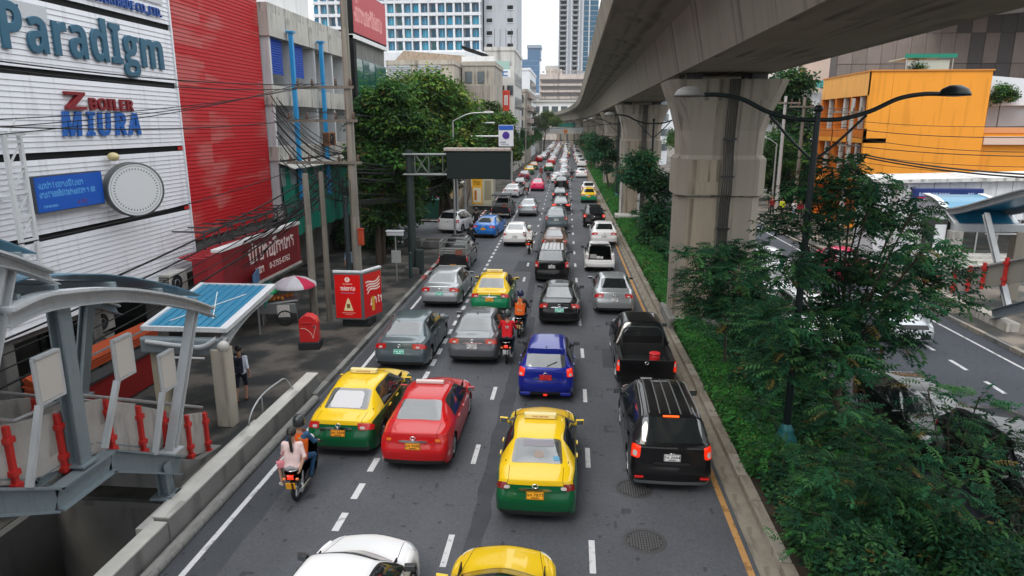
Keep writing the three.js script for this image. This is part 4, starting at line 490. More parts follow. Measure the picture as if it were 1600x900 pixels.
  const colm = (p, q, w, m) => put('column', nb().ibeam(p, q, w, w * 0.9, 0.035).bar([p[0], p[1] + 0.02, p[2]], [p[0], p[1] + 0.06, p[2]], 0.4).geo(), m, t);
  colm([-8.72, 2.14, -10.55], [-8.72, 5.15, -10.58], 0.27, steelPaint); colm([-8.68, 1.1, -13.1], [-8.68, 4.0, -14.6], 0.2, steelLight); colm([-8.7, 4.0, -8.7], [-8.7, 5.95, -9.6], 0.26, steelLight);
  colm([-11.0, 2.1, -13.6], [-11.0, 4.3, -14.3], 0.24, steelPaint); colm([-11.0, 2.1, -10.5], [-11.0, 5.15, -10.6], 0.24, steelPaint);
  put('prop', nb().ibeam([-8.65, 0.3, -12.75], [-8.65, 1.05, -12.7], 0.24, 0.24, 0.03).rbox(-8.65, 0.27, -12.75, 0.5, 0.06, 0.5, 0.01).geo(), steelPaint, t);
  // three lightbox panels on bent posts along the street side
  [[-9.62, -10.15, 4.47, 3.7, [2.5, -9.14]], [-11.5, -12.0, 4.17, 3.4, [2.3, -10.9]], [-12.82, -13.3, 3.42, 2.63, [1.45, -12.3]]].forEach(([za, zb, y1, y0, [py, pz]], i) => {
    const s = thing('notice_board', ['pale blank notice board on a bent post, largest and nearest on the stair', 'pale blank notice board on a bent post, middle of the three on the stair', 'pale blank notice board on a bent post, lowest of the three on the stair'][i], 'notice board');
    put('panel', nb().rbox(-8.5, (y0 + y1) / 2, (za + zb) / 2, 0.07, y1 - y0 - 0.06, Math.abs(zb - za) - 0.05, 0.015).geo(), mat([0.47, 0.44, 0.41], 0.6), s); const f = nb(); f.bar([-8.5, y1, za], [-8.5, y1, zb], 0.1, 0.04); f.bar([-8.5, y0, za], [-8.5, y0, zb], 0.1, 0.04); f.bar([-8.5, y0, za], [-8.5, y1, za], 0.1, 0.03); f.bar([-8.5, y0, zb], [-8.5, y1, zb], 0.1, 0.03); put('frame', f.geo(), steelLight, s); put('post', nb().bar([-8.5, py, pz], [-8.5, y0, za + 0.02], 0.1, 0.08).geo(), steelLight, s);
  });
  // canopy over the foot of the stair
  const c = thing('entrance_canopy', 'canopy with ribbed blue roof and white edges over the foot of the left stair', 'canopy');
  const sl = (z) => 2.8 + (-16.7 - z) * 0.155; for (let i = 0; i < 9; i++) { const x = -11.35 + (i + 0.5) * 0.235; put('roof_sheet', nb().bar([x, sl(-16.75), -16.75], [x, sl(-19.75), -19.75], 0.215, 0.03).bar([x + 0.115, sl(-16.75) + 0.01, -16.75], [x + 0.115, sl(-19.75) + 0.01, -19.75], 0.03, 0.06).geo(), blueSheet, c); }
  const e = nb(); e.bar([-11.4, sl(-16.7), -16.7], [-9.15, sl(-16.7), -16.7], 0.1, 0.12); e.bar([-11.4, sl(-19.8), -19.8], [-9.15, sl(-19.8), -19.8], 0.08, 0.1); e.bar([-9.15, sl(-16.7), -16.66], [-9.15, sl(-19.8), -19.84], 0.22, 0.12); e.bar([-11.4, sl(-16.7), -16.66], [-11.4, sl(-19.8), -19.84], 0.12, 0.12); put('edge', e.geo(), fascia, c);
  put('roof_cleat', nb().bar([-10.9, sl(-17) + 0.05, -17.1], [-9.6, sl(-19) + 0.05, -19.0], 0.02).bar([-10.6, sl(-19) + 0.05, -19.2], [-9.7, sl(-17.4) + 0.05, -17.2], 0.02).geo(), whitePaint, c);
  put('gutter', nb().rbox(-10.3, 2.38, -16.6, 2.2, 0.42, 0.3, 0.05).geo(), steelPaint, c); put('gutter_lip', nb().tube([[-11.2, 2.5, -16.45], [-10.2, 2.42, -16.4], [-9.6, 2.42, -16.4], [-9.25, 2.62, -16.5]], 0.07, 8, 24).geo(), steelLight, c);
  put('arch_beam', beamAlong(nb(), curve([[-9.2, 2.35, -16.55], [-9.2, 2.62, -17.1], [-9.2, 2.95, -18.3], [-9.2, 3.1, -19.7]], 14), 0.2, 0.22, 0.03).geo(), steelLight, c); put('ball_joint', nb().sph(-9.1, 2.4, -16.5, 0.16).geo(), concreteLight, c);
  put('column', nb().rbox(-9.22, 1.24, -16.6, 0.42, 2.2, 0.42, 0.03).geo(), mat([0.42, 0.395, 0.35], 0.85, { map: rep(streakT, 2, 3) }), c); put('column', nb().rbox(-11.1, 1.24, -16.9, 0.42, 2.2, 0.42, 0.03).geo(), mat([0.36, 0.335, 0.27], 0.85, { map: rep(streakT, 2, 3) }), c);
  put('tube_lamp', nb().cyl([-10.9, 2.1, -16.4], [-9.6, 2.1, -16.4], 0.03, 0.03, 8).geo(), tubeWhite, c);
}
// the twin stair on the far pavement at the right edge
{
  const t = thing('skywalk_stair', 'stair with red posts and blue roof on the right pavement before the white shop', 'staircase'), X = 17.8, X2 = 20.4;
  const dy = (z) => clamp(0.35 + (z + 33) * 0.34, 0.15, 3.6);
  for (const [pts, n] of [[[[-36.2, 4.6], [-35, 4.45], [-34, 4.05], [-33.1, 3.6]], 12], [[[-35.3, 3.85], [-33, 4.3], [-31, 4.85], [-28.7, 5.5], [-26, 6.0]], 18]]) for (const x of [X, X2]) { const c = curve(pts.map(([z, y]) => [x, y, z]), n); put('roof_beam', ribbon(nb(), c, x, 0.24, 0.26, 0.03).geo(), steelLight, t); put('edge_cap', bandGeo(nb(), c, x, 0.3, 0.134, 0.19).geo(), fascia, t); }
  for (const [pts, n] of [[[[-36.2, 4.6], [-35, 4.45], [-34, 4.05], [-33.1, 3.6]], 5], [[[-35.3, 3.85], [-33, 4.3], [-31, 4.85], [-28.7, 5.5], [-26, 6.0]], 8]]) { const c = curve(pts.map(([z, y]) => [0, y + 0.12, z]), n); for (let i = 0; i < c.length - 1; i++) put('roof_sheet', nb().bar([(X + X2) / 2, c[i][1], c[i][2]], [(X + X2) / 2, c[i + 1][1], c[i + 1][2]], X2 - X - 0.2, 0.03).geo(), blueSheet, t); }
  put('gutter', nb().rbox(19.2, 3.5, -33.1, 3.2, 0.4, 0.3, 0.05).geo(), steelLight, t); put('column', nb().rbox(X, 1.7, -33.1, 0.5, 3.3, 0.5, 0.03).geo(), concreteLight, t); put('column', nb().rbox(X2 + 0.2, 1.7, -33.1, 0.5, 3.3, 0.5, 0.03).geo(), mat([0.3, 0.27, 0.22], 0.9), t); put('strut', nb().ibeam([X, 4.4, -31], [X, 0.9, -28.5], 0.22, 0.2, 0.03).geo(), steelLight, t);
  put('tube_lamp', nb().cyl([19, 3.25, -32.9], [21, 3.25, -32.9], 0.035, 0.035, 8).geo(), tubeWhite, t); put('tube_lamp', nb().cyl([19, 4.6, -30], [21, 4.6, -30], 0.035, 0.035, 8).geo(), tubeWhite, t);
  const zs = [-35.9, -34.6, -33.3, -32.1, -31, -30, -28.6, -27]; for (let i = 0; i < zs.length - 1; i++) { const a = zs[i], c = zs[i + 1]; put('railing_panel', nb().ext([[-a, dy(a)], [-c, dy(c)], [-c, dy(c) + 1], [-a, dy(a) + 1]], 0.06, new THREE.Matrix4().makeRotationY(Math.PI / 2).setPosition(X - 0.2, 0, 0), 0.006).geo(), i > 4 ? mat([0.3, 0.29, 0.25], 0.8) : panelGrey, t); }
  for (const z of zs) put('railing_post', nb().rbox(X - 0.28, dy(z) + 0.5, z, 0.12, 1.15, 0.12, 0.012).rbox(X - 0.3, dy(z) + 0.2, z, 0.14, 0.12, 0.22, 0.012).rbox(X - 0.3, dy(z) + 0.85, z, 0.14, 0.12, 0.22, 0.012).geo(), redPaint, t);
  put('base_wall', nb().rbox(X - 0.3, 0.24, -32, 0.5, 0.5, 9, 0.03).geo(), mat([0.5, 0.48, 0.46], 0.85, { map: rep(streakT, 3) }), t); put('stringer', nb().ibeam([X - 0.5, 0.55, -28.6], [X - 0.5, 2.4, -24.5], 0.24, 0.4, 0.03).geo(), steelPaint, t); put('handrail', nb().cyl([X - 0.25, 1.45, -32.5], [X - 0.25, 3.3, -27], 0.035, 0.035, 8).geo(), galv, t);
  put('stair_rail', nb().bar([16.9, 1.6, -34.5], [16.9, 2.6, -36.5], 0.05).bar([16.9, 1.2, -34.5], [16.9, 2.2, -36.5], 0.05).bar([16.9, 2.0, -34.5], [16.9, 3.0, -36.5], 0.05).geo(), galv, t);
  const u = thing('market_umbrella', 'blue umbrella behind the leaning strut at the right edge', 'umbrella', [19.3, 0.14, -29.6]); put('canopy', nb().lathe([[1.15, 2.15], [0.8, 2.4], [0.4, 2.56], [0, 2.62]], 10).geo(), mat([0.01, 0.1, 0.42], 0.7), u); put('pole', nb().cyl([0, 0, 0], [0, 2.6, 0], 0.025).geo(), galv, u);
}
// ---------------------------------------------------------------- poles, lamps, signs, wires
const poleM = mat([0.27, 0.255, 0.23], 0.9, { map: rep(streakT, 1.5, 4) }), poleDark = mat([0.2, 0.185, 0.165], 0.9, { map: rep(streakT, 1, 4) });
function utilityPole(label, x, z, h, w, m, arms = [], turn = 0) {
  const t = thing('utility_pole', label, 'pole', [x, 0.1, z], turn); put('shaft', nb().add(new THREE.CylinderGeometry(w * 0.42, w * 0.62, h, 4, 1).rotateY(Math.PI / 4), new THREE.Matrix4().makeTranslation(0, h / 2, 0)).geo(), m, t);
  for (const [y, L, dx] of arms) { const a = put('crossarm', nb().bar([-L / 2 + dx, y, 0.16], [L / 2 + dx, y, 0.16], 0.1, 0.12).geo(), poleDark, t); for (const f of [-0.45, -0.2, 0.2, 0.45]) put('insulator', nb().lathe([[0, 0.3], [0.05, 0.28], [0.03, 0.22], [0.075, 0.18], [0.04, 0.14], [0.08, 0.08], [0.05, 0], [0, 0]], 8, new THREE.Matrix4().makeTranslation(f * L + dx, y + 0.06, 0.16)).geo(), plain([0.1, 0.06, 0.045], 0.4), a); }
  return t;
}
utilityPole('tall grey concrete pole rising behind the red advertising box in front of the glass building', -9.72, -30, 13.5, 0.4, poleM, [[8.2, 3.2, -1.2], [6.4, 3.4, -1.2], [9.6, 2.6, -1.0]]);
utilityPole('shorter brown pole with cut top standing behind the red post box', -10.83, -27.3, 6.1, 0.3, poleM); utilityPole('second short brown pole, between the tall concrete pole and the one at the post box', -9.98, -26.8, 6.2, 0.24, poleDark);
utilityPole('concrete pole beside the left row of houses, above the advertising box', -9.6, -72, 11, 0.35, poleM, [[9.5, 2.4, 0]]); utilityPole('slim far concrete pole at the end of the tree row', -8.8, -132, 14, 0.32, poleM, [[11, 2.4, 0]]);
utilityPole('pale concrete pole on the right pavement beside the waiting people, left of two', 19.3, -66.5, 10.6, 0.34, mat([0.4, 0.4, 0.4], 0.9), [[10, 2.6, 0]]); utilityPole('brown concrete pole on the right pavement, right of the pale one', 20.2, -64, 10.4, 0.34, poleDark, [[9.6, 2.6, 0]]); utilityPole('pale concrete pole in front of the orange building balconies', 21.3, -56, 10, 0.36, mat([0.38, 0.36, 0.34], 0.9), [[9.0, 2.2, -0.4], [6.5, 2.4, 0.3]]);
{ const t = thing('steel_pole', 'dark steel pole standing close against the tall grey concrete pole', 'pole', [-10.02, 0.1, -29.7]); put('shaft', nb().cyl([0, 0, 0], [0, 4.9, 0], 0.13, 0.11, 14).geo(), mat([0.03, 0.045, 0.05], 0.5, { metalness: 0.3 }), t); put('cap', nb().sph(0, 4.9, 0, 0.12, 1, 0.5, 1).geo(), darkMetal, t); }
// wires: sagging cables between supports
let cableCount = 0;
function cable(label, p, q, sag, r, group = 'cables strung between the poles') { const pts = []; for (let i = 0; i <= 10; i++) { const t = i / 10; pts.push([lerp(p[0], q[0], t), lerp(p[1], q[1], t) - sag * 4 * t * (1 - t), lerp(p[2], q[2], t)]); } const o = put('power_cable', nb().tube(pts, r, 5, 24).geo(), cableM); return tag(o, label, 'cable', group); }
{
  const r = rng(55), A = 'thin black cable sagging across the front of the clad building', Bc = 'thick bundled black cable along the clad building front';
  for (const [y, sg] of [[9.75, 0.25], [9.62, 0.32], [8.4, 0.3]]) cable(A, [-12.4, y - 0.25, -12], [-11.0, y + 0.1, -30], sg, 0.018);
  cable(A, [-12.6, 5.5, -11], [-11, 6.7, -30], 0.35, 0.016); cable(Bc, [-12.8, 3.6, -11], [-11, 6.2, -30], 0.35, 0.03); cable(Bc, [-12.8, 3.3, -11], [-11, 5.9, -30], 0.45, 0.026); cable(A, [-12.8, 3.0, -12], [-10.9, 5.4, -29], 0.4, 0.018); cable(A, [-13, 2.6, -13], [-10.9, 5.1, -29], 0.4, 0.018); cable(Bc, [-13, 2.2, -13], [-10.9, 4.6, -27.4], 0.3, 0.03);
  for (let i = 0; i < 12; i++) cable('black cable in the sheaf from the red awning to the pole tops', [-13.2 + r() * 0.5, 2.0 + i * 0.24, -23 - r() * 2], [-10.2 - r() * 0.8, 5.6 + r() * 1.2, -29.5 - r()], 0.2 + r() * 0.5, 0.014 + r() * 0.014, 'sheaf of cables at the red awning');
  for (let i = 0; i < 16; i++) { const y = 5.2 + r() * 2.6; cable('black cable fanning from the red cladding edge to the tall concrete pole', [-13.9, y + 1.2 + r() * 0.8, -31.5 - r()], [-9.8, y - 0.6, -30], 0.25 + r() * 0.6, 0.014 + r() * 0.016, 'cables fanning out at the tall concrete pole'); }
  for (let i = 0; i < 14; i++) { const y = 4.6 + r() * 2.2; cable('black cable running from the tall concrete pole into the tree crowns', [-9.7, y, -30], [-9.7 + r() * 0.6, y - 0.2 + r() * 0.6, -72], 0.8 + r() * 0.8, 0.016 + r() * 0.012, 'cables running along the left trees'); }
  for (const x of [-2.2, -1.2, 0.2]) cable('thin black power line from the tall concrete pole down the left row', [-10.9 + x * 0.3, 8.7, -30], [-9.6 + x * 0.4, 9.6, -72], 0.5, 0.014, 'power lines at the top of the tall pole'); for (const x of [-1.6, -0.6, 0.4]) cable('thin power line crossing in front of the red cladding to the tall pole', [-13.9, 8.1 + x * 0.2, -14], [-10.9 + x * 0.5, 9.9, -30], 0.3, 0.014, 'power lines at the top of the tall pole');
  const tg = new B(); for (let i = 0; i < 26; i++) { const c = [-10.1 + (r() - 0.5) * 0.7, 5.2 + (r() - 0.5) * 1.2, -30.6 + (r() - 0.5) * 2.4], R = 0.2 + r() * 0.35, pts = []; for (let k = 0; k <= 8; k++) { const a = k / 8 * 6.28; pts.push([c[0] + Math.cos(a) * R * 0.3, c[1] + Math.sin(a) * R, c[2] + Math.cos(a) * R]); } tg.tube(pts, 0.014, 5, 24); } stuff(tag(put('cable_coils', tg.geo(), cableM), 'tangle of coiled black cables hanging at the tall concrete pole', 'cables'));
  const rg = 'cables crossing in front of the orange building'; for (let i = 0; i < 8; i++) cable('black cable crossing in front of the orange building and white shop', [20.6 + (i % 3) * 0.3, 8.6 - i * 0.62, -57], [29 + r(), 8.4 - i * 0.5 + r() * 0.3, -33], 0.5 + r() * 0.4, 0.018 + r() * 0.014, rg); for (const dy of [0, 0.16]) cable('heavy black cable bundle sagging over the white shop roof', [20.4, 6.0 + dy, -52], [25, 5.9 + dy, -30], 0.5, 0.05, rg); for (let i = 0; i < 5; i++) cable('cable between the right pavement poles', [19.3, 10.2 - i * 0.5, -66.5], [21.3, 9.4 - i * 0.4, -56], 0.25, 0.018, 'cables between the right pavement poles');
  for (const [y, s] of [[8.6, 0.5], [7.6, 0.8]]) cable('thin cable hanging across the median between the piers', [-9, y - 0.6, -88], [6, y, -62], s, 0.025, 'cables across the road');
}
// street lamp with two curved arms on the median
{
  const t = thing('street_lamp', 'black double armed street lamp with dome heads and teal base standing in the median shrubs', 'street lamp', [5.46, 0.1, -16.3]); const iron = mat([0.012, 0.02, 0.022], 0.4, { metalness: 0.4 });
  put('post', nb().cyl([0, 0.7, 0], [0, 8.3, 0], 0.095, 0.065, 14).geo(), iron, t); put('base', nb().lathe([[0.36, 0], [0.36, 0.1], [0.3, 0.16], [0.26, 0.4], [0.17, 0.55], [0.19, 0.6], [0.14, 0.7], [0.1, 0.78]], 20).geo(), mat([0.012, 0.12, 0.13], 0.45, { metalness: 0.2 }), t); put('finial', nb().sph(0, 8.36, 0, 0.11, 1, 0.8, 1).geo(), iron, t);
  for (const s of [1, -1]) { put('arm', nb().tube([[0, 8.12, 0], [s * 0.5, 8.14, 0], [s * 1.1, 8.3, 0], [s * 1.7, 8.58, 0], [s * 2.2, 8.67, 0], [s * 2.65, 8.67, 0]], 0.05, 10, 40).geo(), iron, t); put('brace', nb().tube([[0, 7.2, 0], [s * 0.5, 7.65, 0], [s * 1.05, 8.22, 0]], 0.03, 8, 20).geo(), iron, t); put('lamp_head', nb().lathe([[0.0, 0.2], [0.12, 0.19], [0.24, 0.12], [0.3, 0.02], [0.3, -0.03], [0.0, -0.05]], 24, new THREE.Matrix4().makeScale(1.12, 1, 0.8).setPosition(s * 2.85, 8.66, 0)).geo(), s > 0 ? iron : mat([0.16, 0.16, 0.155], 0.5), t); }
  const lab = ['black double armed street lamp between the nearest two viaduct piers', 'distant double armed street lamp beyond the second viaduct pier', 'smallest double armed street lamp beyond the third viaduct pier']; [-46, -76, -106].forEach((z, i) => copy(t, [5.5 + SH(z), 0.1, z], 0, lab[i]));
}
function simpleLamp(label, x, z, h, dir, L = 2.2) { const t = thing('street_lamp', label, 'street lamp', [x, 0.1, z]); put('post', nb().cyl([0, 0, 0], [0, h, 0], 0.09, 0.06, 10).geo(), galv, t); put('arm', nb().tube([[0, h, 0], [dir * L * 0.5, h + 0.5, 0], [dir * L, h + 0.6, 0]], 0.04, 8, 16).geo(), galv, t); put('lamp_head', nb().rbox(dir * (L + 0.3), h + 0.6, 0, 0.7, 0.12, 0.26, 0.05).geo(), plain([0.6, 0.6, 0.62], 0.4), t); }
simpleLamp('grey street lamp arm reaching over the left kerb above the dark gantry board', -8.6, -50, 8.3, 1, 2.3); simpleLamp('second grey street lamp over the left kerb behind the gantry board', -8.7, -56, 7.6, 1, 1.8); simpleLamp('small grey street lamp on the right pavement beside the pier', 19.0, -67, 6.3, -1, 1.6);
// gantry with a dark board
{
  const t = thing('gantry', 'dark steel gantry with lattice arm holding a blank dark board over the left lanes', 'gantry', [-8.65, 0.1, -36.4]); const m = mat([0.03, 0.045, 0.045], 0.5, { metalness: 0.3 });
  put('post', nb().cyl([0, 0, 0], [0, 6.75, 0], 0.24, 0.19, 16).geo(), m, t); put('post_foot', nb().rbox(0, 0.2, 0, 0.8, 0.4, 0.8, 0.04).geo(), concreteDark, t); put('control_box', nb().rbox(0.42, 0.75, 0.1, 0.4, 1.3, 0.35, 0.03).geo(), m, t);
  const g = mat([0.17, 0.19, 0.19], 0.5, { metalness: 0.5 }); for (const z of [0.25, -0.25]) { put('chord', nb().cyl([-0.3, 6.5, z], [5.1, 6.5, z], 0.06).geo(), g, t); put('chord', nb().cyl([-0.3, 5.45, z], [5.1, 5.45, z], 0.06).geo(), g, t); } for (let i = 0; i < 3; i++) { const x = 0.35 + i * 0.75; put('lattice_bar', nb().cyl([x, 5.45, 0.25], [x + (i % 2 ? -0.7 : 0.7), 6.5, 0.25], 0.03).geo(), g, t); put('lattice_bar', nb().cyl([x, 5.45, 0.25], [x, 6.5, 0.25], 0.03).geo(), g, t); put('lattice_bar', nb().cyl([x, 6.5, 0.25], [x, 6.5, -0.25], 0.03).geo(), g, t); }
  put('board', nb().rbox(3.75, 5.97, 0.3, 3.3, 1.42, 0.5, 0.03).geo(), mat([0.012, 0.02, 0.02], 0.6), t); put('board_top', nb().rbox(3.72, 6.78, 0.25, 3.5, 0.16, 0.75, 0.03).geo(), mat([0.45, 0.4, 0.37], 0.7, { map: rep(concT, 1) }), t); put('edge_tube', nb().cyl([5.5, 5.1, 0.3], [5.5, 6.7, 0.3], 0.06).geo(), galv, t);
  const s = thing('parking_sign', 'white sign with blue band and dark purple disc on a post above the gantry board', 'sign', [-4.95, 0, -52]); put('board', nb().rbox(0, 7.35, 0, 1.12, 1.56, 0.08, 0.02).geo(), plain([0.7, 0.71, 0.76], 0.5), s); put('band', nb().box(0, 7.94, 0.05, 1.06, 0.34, 0.02).geo(), plain([0.02, 0.1, 0.5], 0.5), s); put('disc', nb().cyl([0, 7.38, 0.045], [0, 7.38, 0.065], 0.27, 0.27, 24).geo(), plain([0.06, 0.02, 0.26], 0.5), s);
  decal('small_print', 1.0, 0.36, new THREE.Matrix4().makeTranslation(0, 6.82, 0.043), mat(0xffffff, 0.5, { map: canvas(128, 48, (c) => { c.fillStyle = '#dcdde4'; c.fillRect(0, 0, 128, 48); c.strokeStyle = '#444a66'; thai(c, 'bacoy', 8, 26, 15); c.fillStyle = '#444a66'; c.font = 'bold 16px sans-serif'; c.fillText('7.00-22.00', 14, 44); }) }), s); put('arm', nb().cyl([-3.8, 7.3, -0.1], [0.5, 7.3, -0.1], 0.07).geo(), galv, s); put('post', nb().cyl([-3.8, 0.1, -0.1], [-3.8, 7.5, -0.1], 0.12).geo(), galv, s);
}
// advertising boxes, post box, small signs
const poster = (bg, draw) => mat(0xffffff, 0.35, { map: canvas(256, 448, (c, w, h) => { c.fillStyle = bg; c.fillRect(0, 0, w, h); draw(c, w, h); }) });
{
  const t = thing('advertising_box', 'red V shaped advertising box with a bottle print standing by the kerb', 'advertising box', [-8.72, 0.14, -25.9]);
  put('plinth', nb().rbox(0.12, 0.18, -0.55, 1.15, 0.36, 0.9, 0.04).geo(), mat([0.02, 0.024, 0.026], 0.6), t);
  const F = thing('x'); scene.remove(F); used.delete('x');
  const face = (m4, w, p) => { const f = put('frame', nb().rbox(0, 1.3, 0, w, 1.94, 0.14, 0.025).geo().applyMatrix4(m4), mat([0.13, 0.14, 0.15], 0.5, { metalness: 0.3 }), t); const g = new THREE.PlaneGeometry(w - 0.1, 1.78); g.translate(0, 1.3, 0.074); g.applyMatrix4(m4); put('poster', g, p, f); put('cap', nb().rbox(0, 2.3, 0, w + 0.02, 0.09, 0.17, 0.02).geo().applyMatrix4(m4), fascia, f); };
  face(new THREE.Matrix4().makeTranslation(-0.1, 0, 0), 1.14, poster('#d9120f', (c, w) => { c.fillStyle = c.strokeStyle = '#f5e3d6'; c.beginPath(); c.arc(128, 50, 26, 0, 7); c.fill(); c.fillStyle = '#d9120f'; c.fillRect(122, 34, 10, 26); c.fillStyle = '#f5e3d6'; c.fillRect(80, 92, 96, 5); c.fillStyle = '#6f8fb5'; c.strokeStyle = '#f7ece4'; c.lineWidth = 4; c.font = 'bold 38px sans-serif'; c.textAlign = 'center'; thai(c, 'nbonaeg', 58, 160, 34, 21); c.fillRect(60, 184, 136, 6); c.fillStyle = '#efdcae'; c.beginPath(); c.moveTo(128, 236); c.lineTo(142, 262); c.lineTo(164, 330); c.lineTo(176, 372); c.lineTo(80, 372); c.lineTo(92, 330); c.lineTo(114, 262); c.fill(); c.fillStyle = '#7a5a22'; c.fillRect(112, 300, 32, 44); c.fillStyle = '#f5e3d6'; c.fillRect(60, 392, 136, 4); c.fillRect(90, 410, 76, 3); }));
  face(new THREE.Matrix4().makeRotationY(1.2).setPosition(0.68, 0, -0.52), 1.24, poster('#cf1013', (c) => { c.strokeStyle = '#f3e6de'; c.lineWidth = 15; for (let i = 0; i < 4; i++) { c.beginPath(); c.moveTo(30 + i * 8, 90 + i * 40); c.bezierCurveTo(100, 60 + i * 20, 150, 150 + i * 20, 235, 60 + i * 36); c.stroke(); } c.lineWidth = 9; thai(c, 'gaeb', 90, 330, 70); c.fillStyle = '#d8a33a'; c.fillRect(110, 250, 40, 150); }));
  const p = thing('post_box', 'red rounded box with curved line print on a dark plinth beside the short poles', 'post box', [-9.45, 0.14, -23.25], 0.15);
  put('cabinet', nb().ext([[-0.31, 0.28], [0.31, 0.28], [0.31, 0.95], [0.26, 1.12], [0.1, 1.24], [-0.1, 1.26], [-0.29, 1.12], [-0.31, 0.95]], 0.42, new THREE.Matrix4().makeTranslation(0, 0, -0.21), 0.02).geo(), mat([0.56, 0.018, 0.02], 0.35, { clearcoat: 0.5 }), p); put('plinth', nb().rbox(0, 0.14, 0, 0.76, 0.28, 0.62, 0.03).geo(), mat([0.025, 0.028, 0.03], 0.7), p); put('line_print', nb().tube([[-0.28, 0.8, 0.237], [-0.1, 0.78, 0.237], [0.1, 0.6, 0.237], [0.16, 0.42, 0.237], [0.2, 0.6, 0.237], [0.29, 0.9, 0.237]], 0.011, 6, 40).geo(), plain([0.7, 0.5, 0.42], 0.5), p); put('slot_hood', nb().rbox(-0.05, 1.0, 0.24, 0.34, 0.05, 0.05, 0.012).geo(), mat([0.42, 0.015, 0.015], 0.4), p); put('lock', nb().cyl([0.22, 0.86, 0.23], [0.22, 0.86, 0.26], 0.04, 0.04, 12).geo(), chromeM, p);
  const b = thing('advertising_box', 'yellow and orange advertising box standing on the pavement beneath the dark gantry board', 'advertising box', [-8.5, 0.14, -66]); put('case', nb().rbox(0, 1.9, 0, 2.2, 3.0, 1.6, 0.05).geo(), mat([0.4, 0.38, 0.32], 0.6), b); put('plinth', nb().rbox(0, 0.2, 0, 1.9, 0.4, 1.3, 0.04).geo(), darkMetal, b); decal('poster', 1.0, 2.6, new THREE.Matrix4().makeTranslation(-0.5, 1.9, 0.81), poster('#d8a22a', (c) => { c.fillStyle = '#d6d0bc'; c.fillRect(30, 180, 196, 240); c.fillStyle = '#b5672a'; c.fillRect(60, 220, 60, 160); c.strokeStyle = '#7a4a16'; thai(c, 'baog', 40, 130, 60); }), b); decal('poster', 1.0, 2.6, new THREE.Matrix4().makeTranslation(0.54, 1.9, 0.81), poster('#b5b09c', (c) => { c.fillStyle = '#8a8570'; c.fillRect(40, 60, 170, 320); }), b);
  const s = thing('bus_stop_sign', 'white box sign and small timetable board on a thin post on the left pavement', 'sign', [-9.0, 0.14, -34.2]); put('post', nb().cyl([0, 0, 0], [0, 2.6, 0], 0.04).geo(), galv, s); put('box', nb().rbox(0, 2.55, 0, 0.82, 0.2, 0.4, 0.04).geo(), plain([0.62, 0.64, 0.66], 0.5), s); put('board', nb().rbox(0.02, 1.35, 0.05, 0.5, 0.66, 0.05, 0.015).geo(), plain([0.4, 0.41, 0.41], 0.6), s); put('roof', nb().rbox(0, 2.68, 0, 0.9, 0.05, 0.46, 0.02).geo(), fascia, s);
  const bd = thing('bollard', 'dark green bollard at the foot of the gantry post', 'bollard', [-8.5, 0.14, -35.2]); put('shaft', nb().cyl([0, 0, 0], [0, 1.3, 0], 0.1, 0.09, 12).geo(), mat([0.012, 0.04, 0.038], 0.5), bd); put('cap', nb().sph(0, 1.33, 0, 0.1, 1, 0.6, 1).geo(), darkMetal, bd);
  const hy = thing('fire_box', 'small rusty red box clamped on the tall concrete pole', 'box', [-9.4, 2.9, -29.75]); put('case', nb().rbox(0, 0.3, 0, 0.24, 0.7, 0.22, 0.03).geo(), mat([0.4, 0.06, 0.025], 0.6), hy); put('lid', nb().rbox(0, 0.67, 0, 0.28, 0.06, 0.26, 0.02).geo(), mat([0.3, 0.04, 0.02], 0.6), hy);
  const lm = [['planter', 'grey concrete planter with dark shrub at the corner of the side road', -9.2, -44.6], ['planter', 'second concrete planter behind the tree trunks at the side road', -10.6, -44.9]]; for (const [n, l, x, z] of lm) { const q = thing(n, l, 'planter', [x, 0.14, z]); put('trough', nb().rbox(0, 0.25, 0, 1.2, 0.5, 0.7, 0.05).geo(), concrete, q); put('soil', nb().box(0, 0.5, 0, 1.0, 0.06, 0.5).geo(), soilM, q); }
}
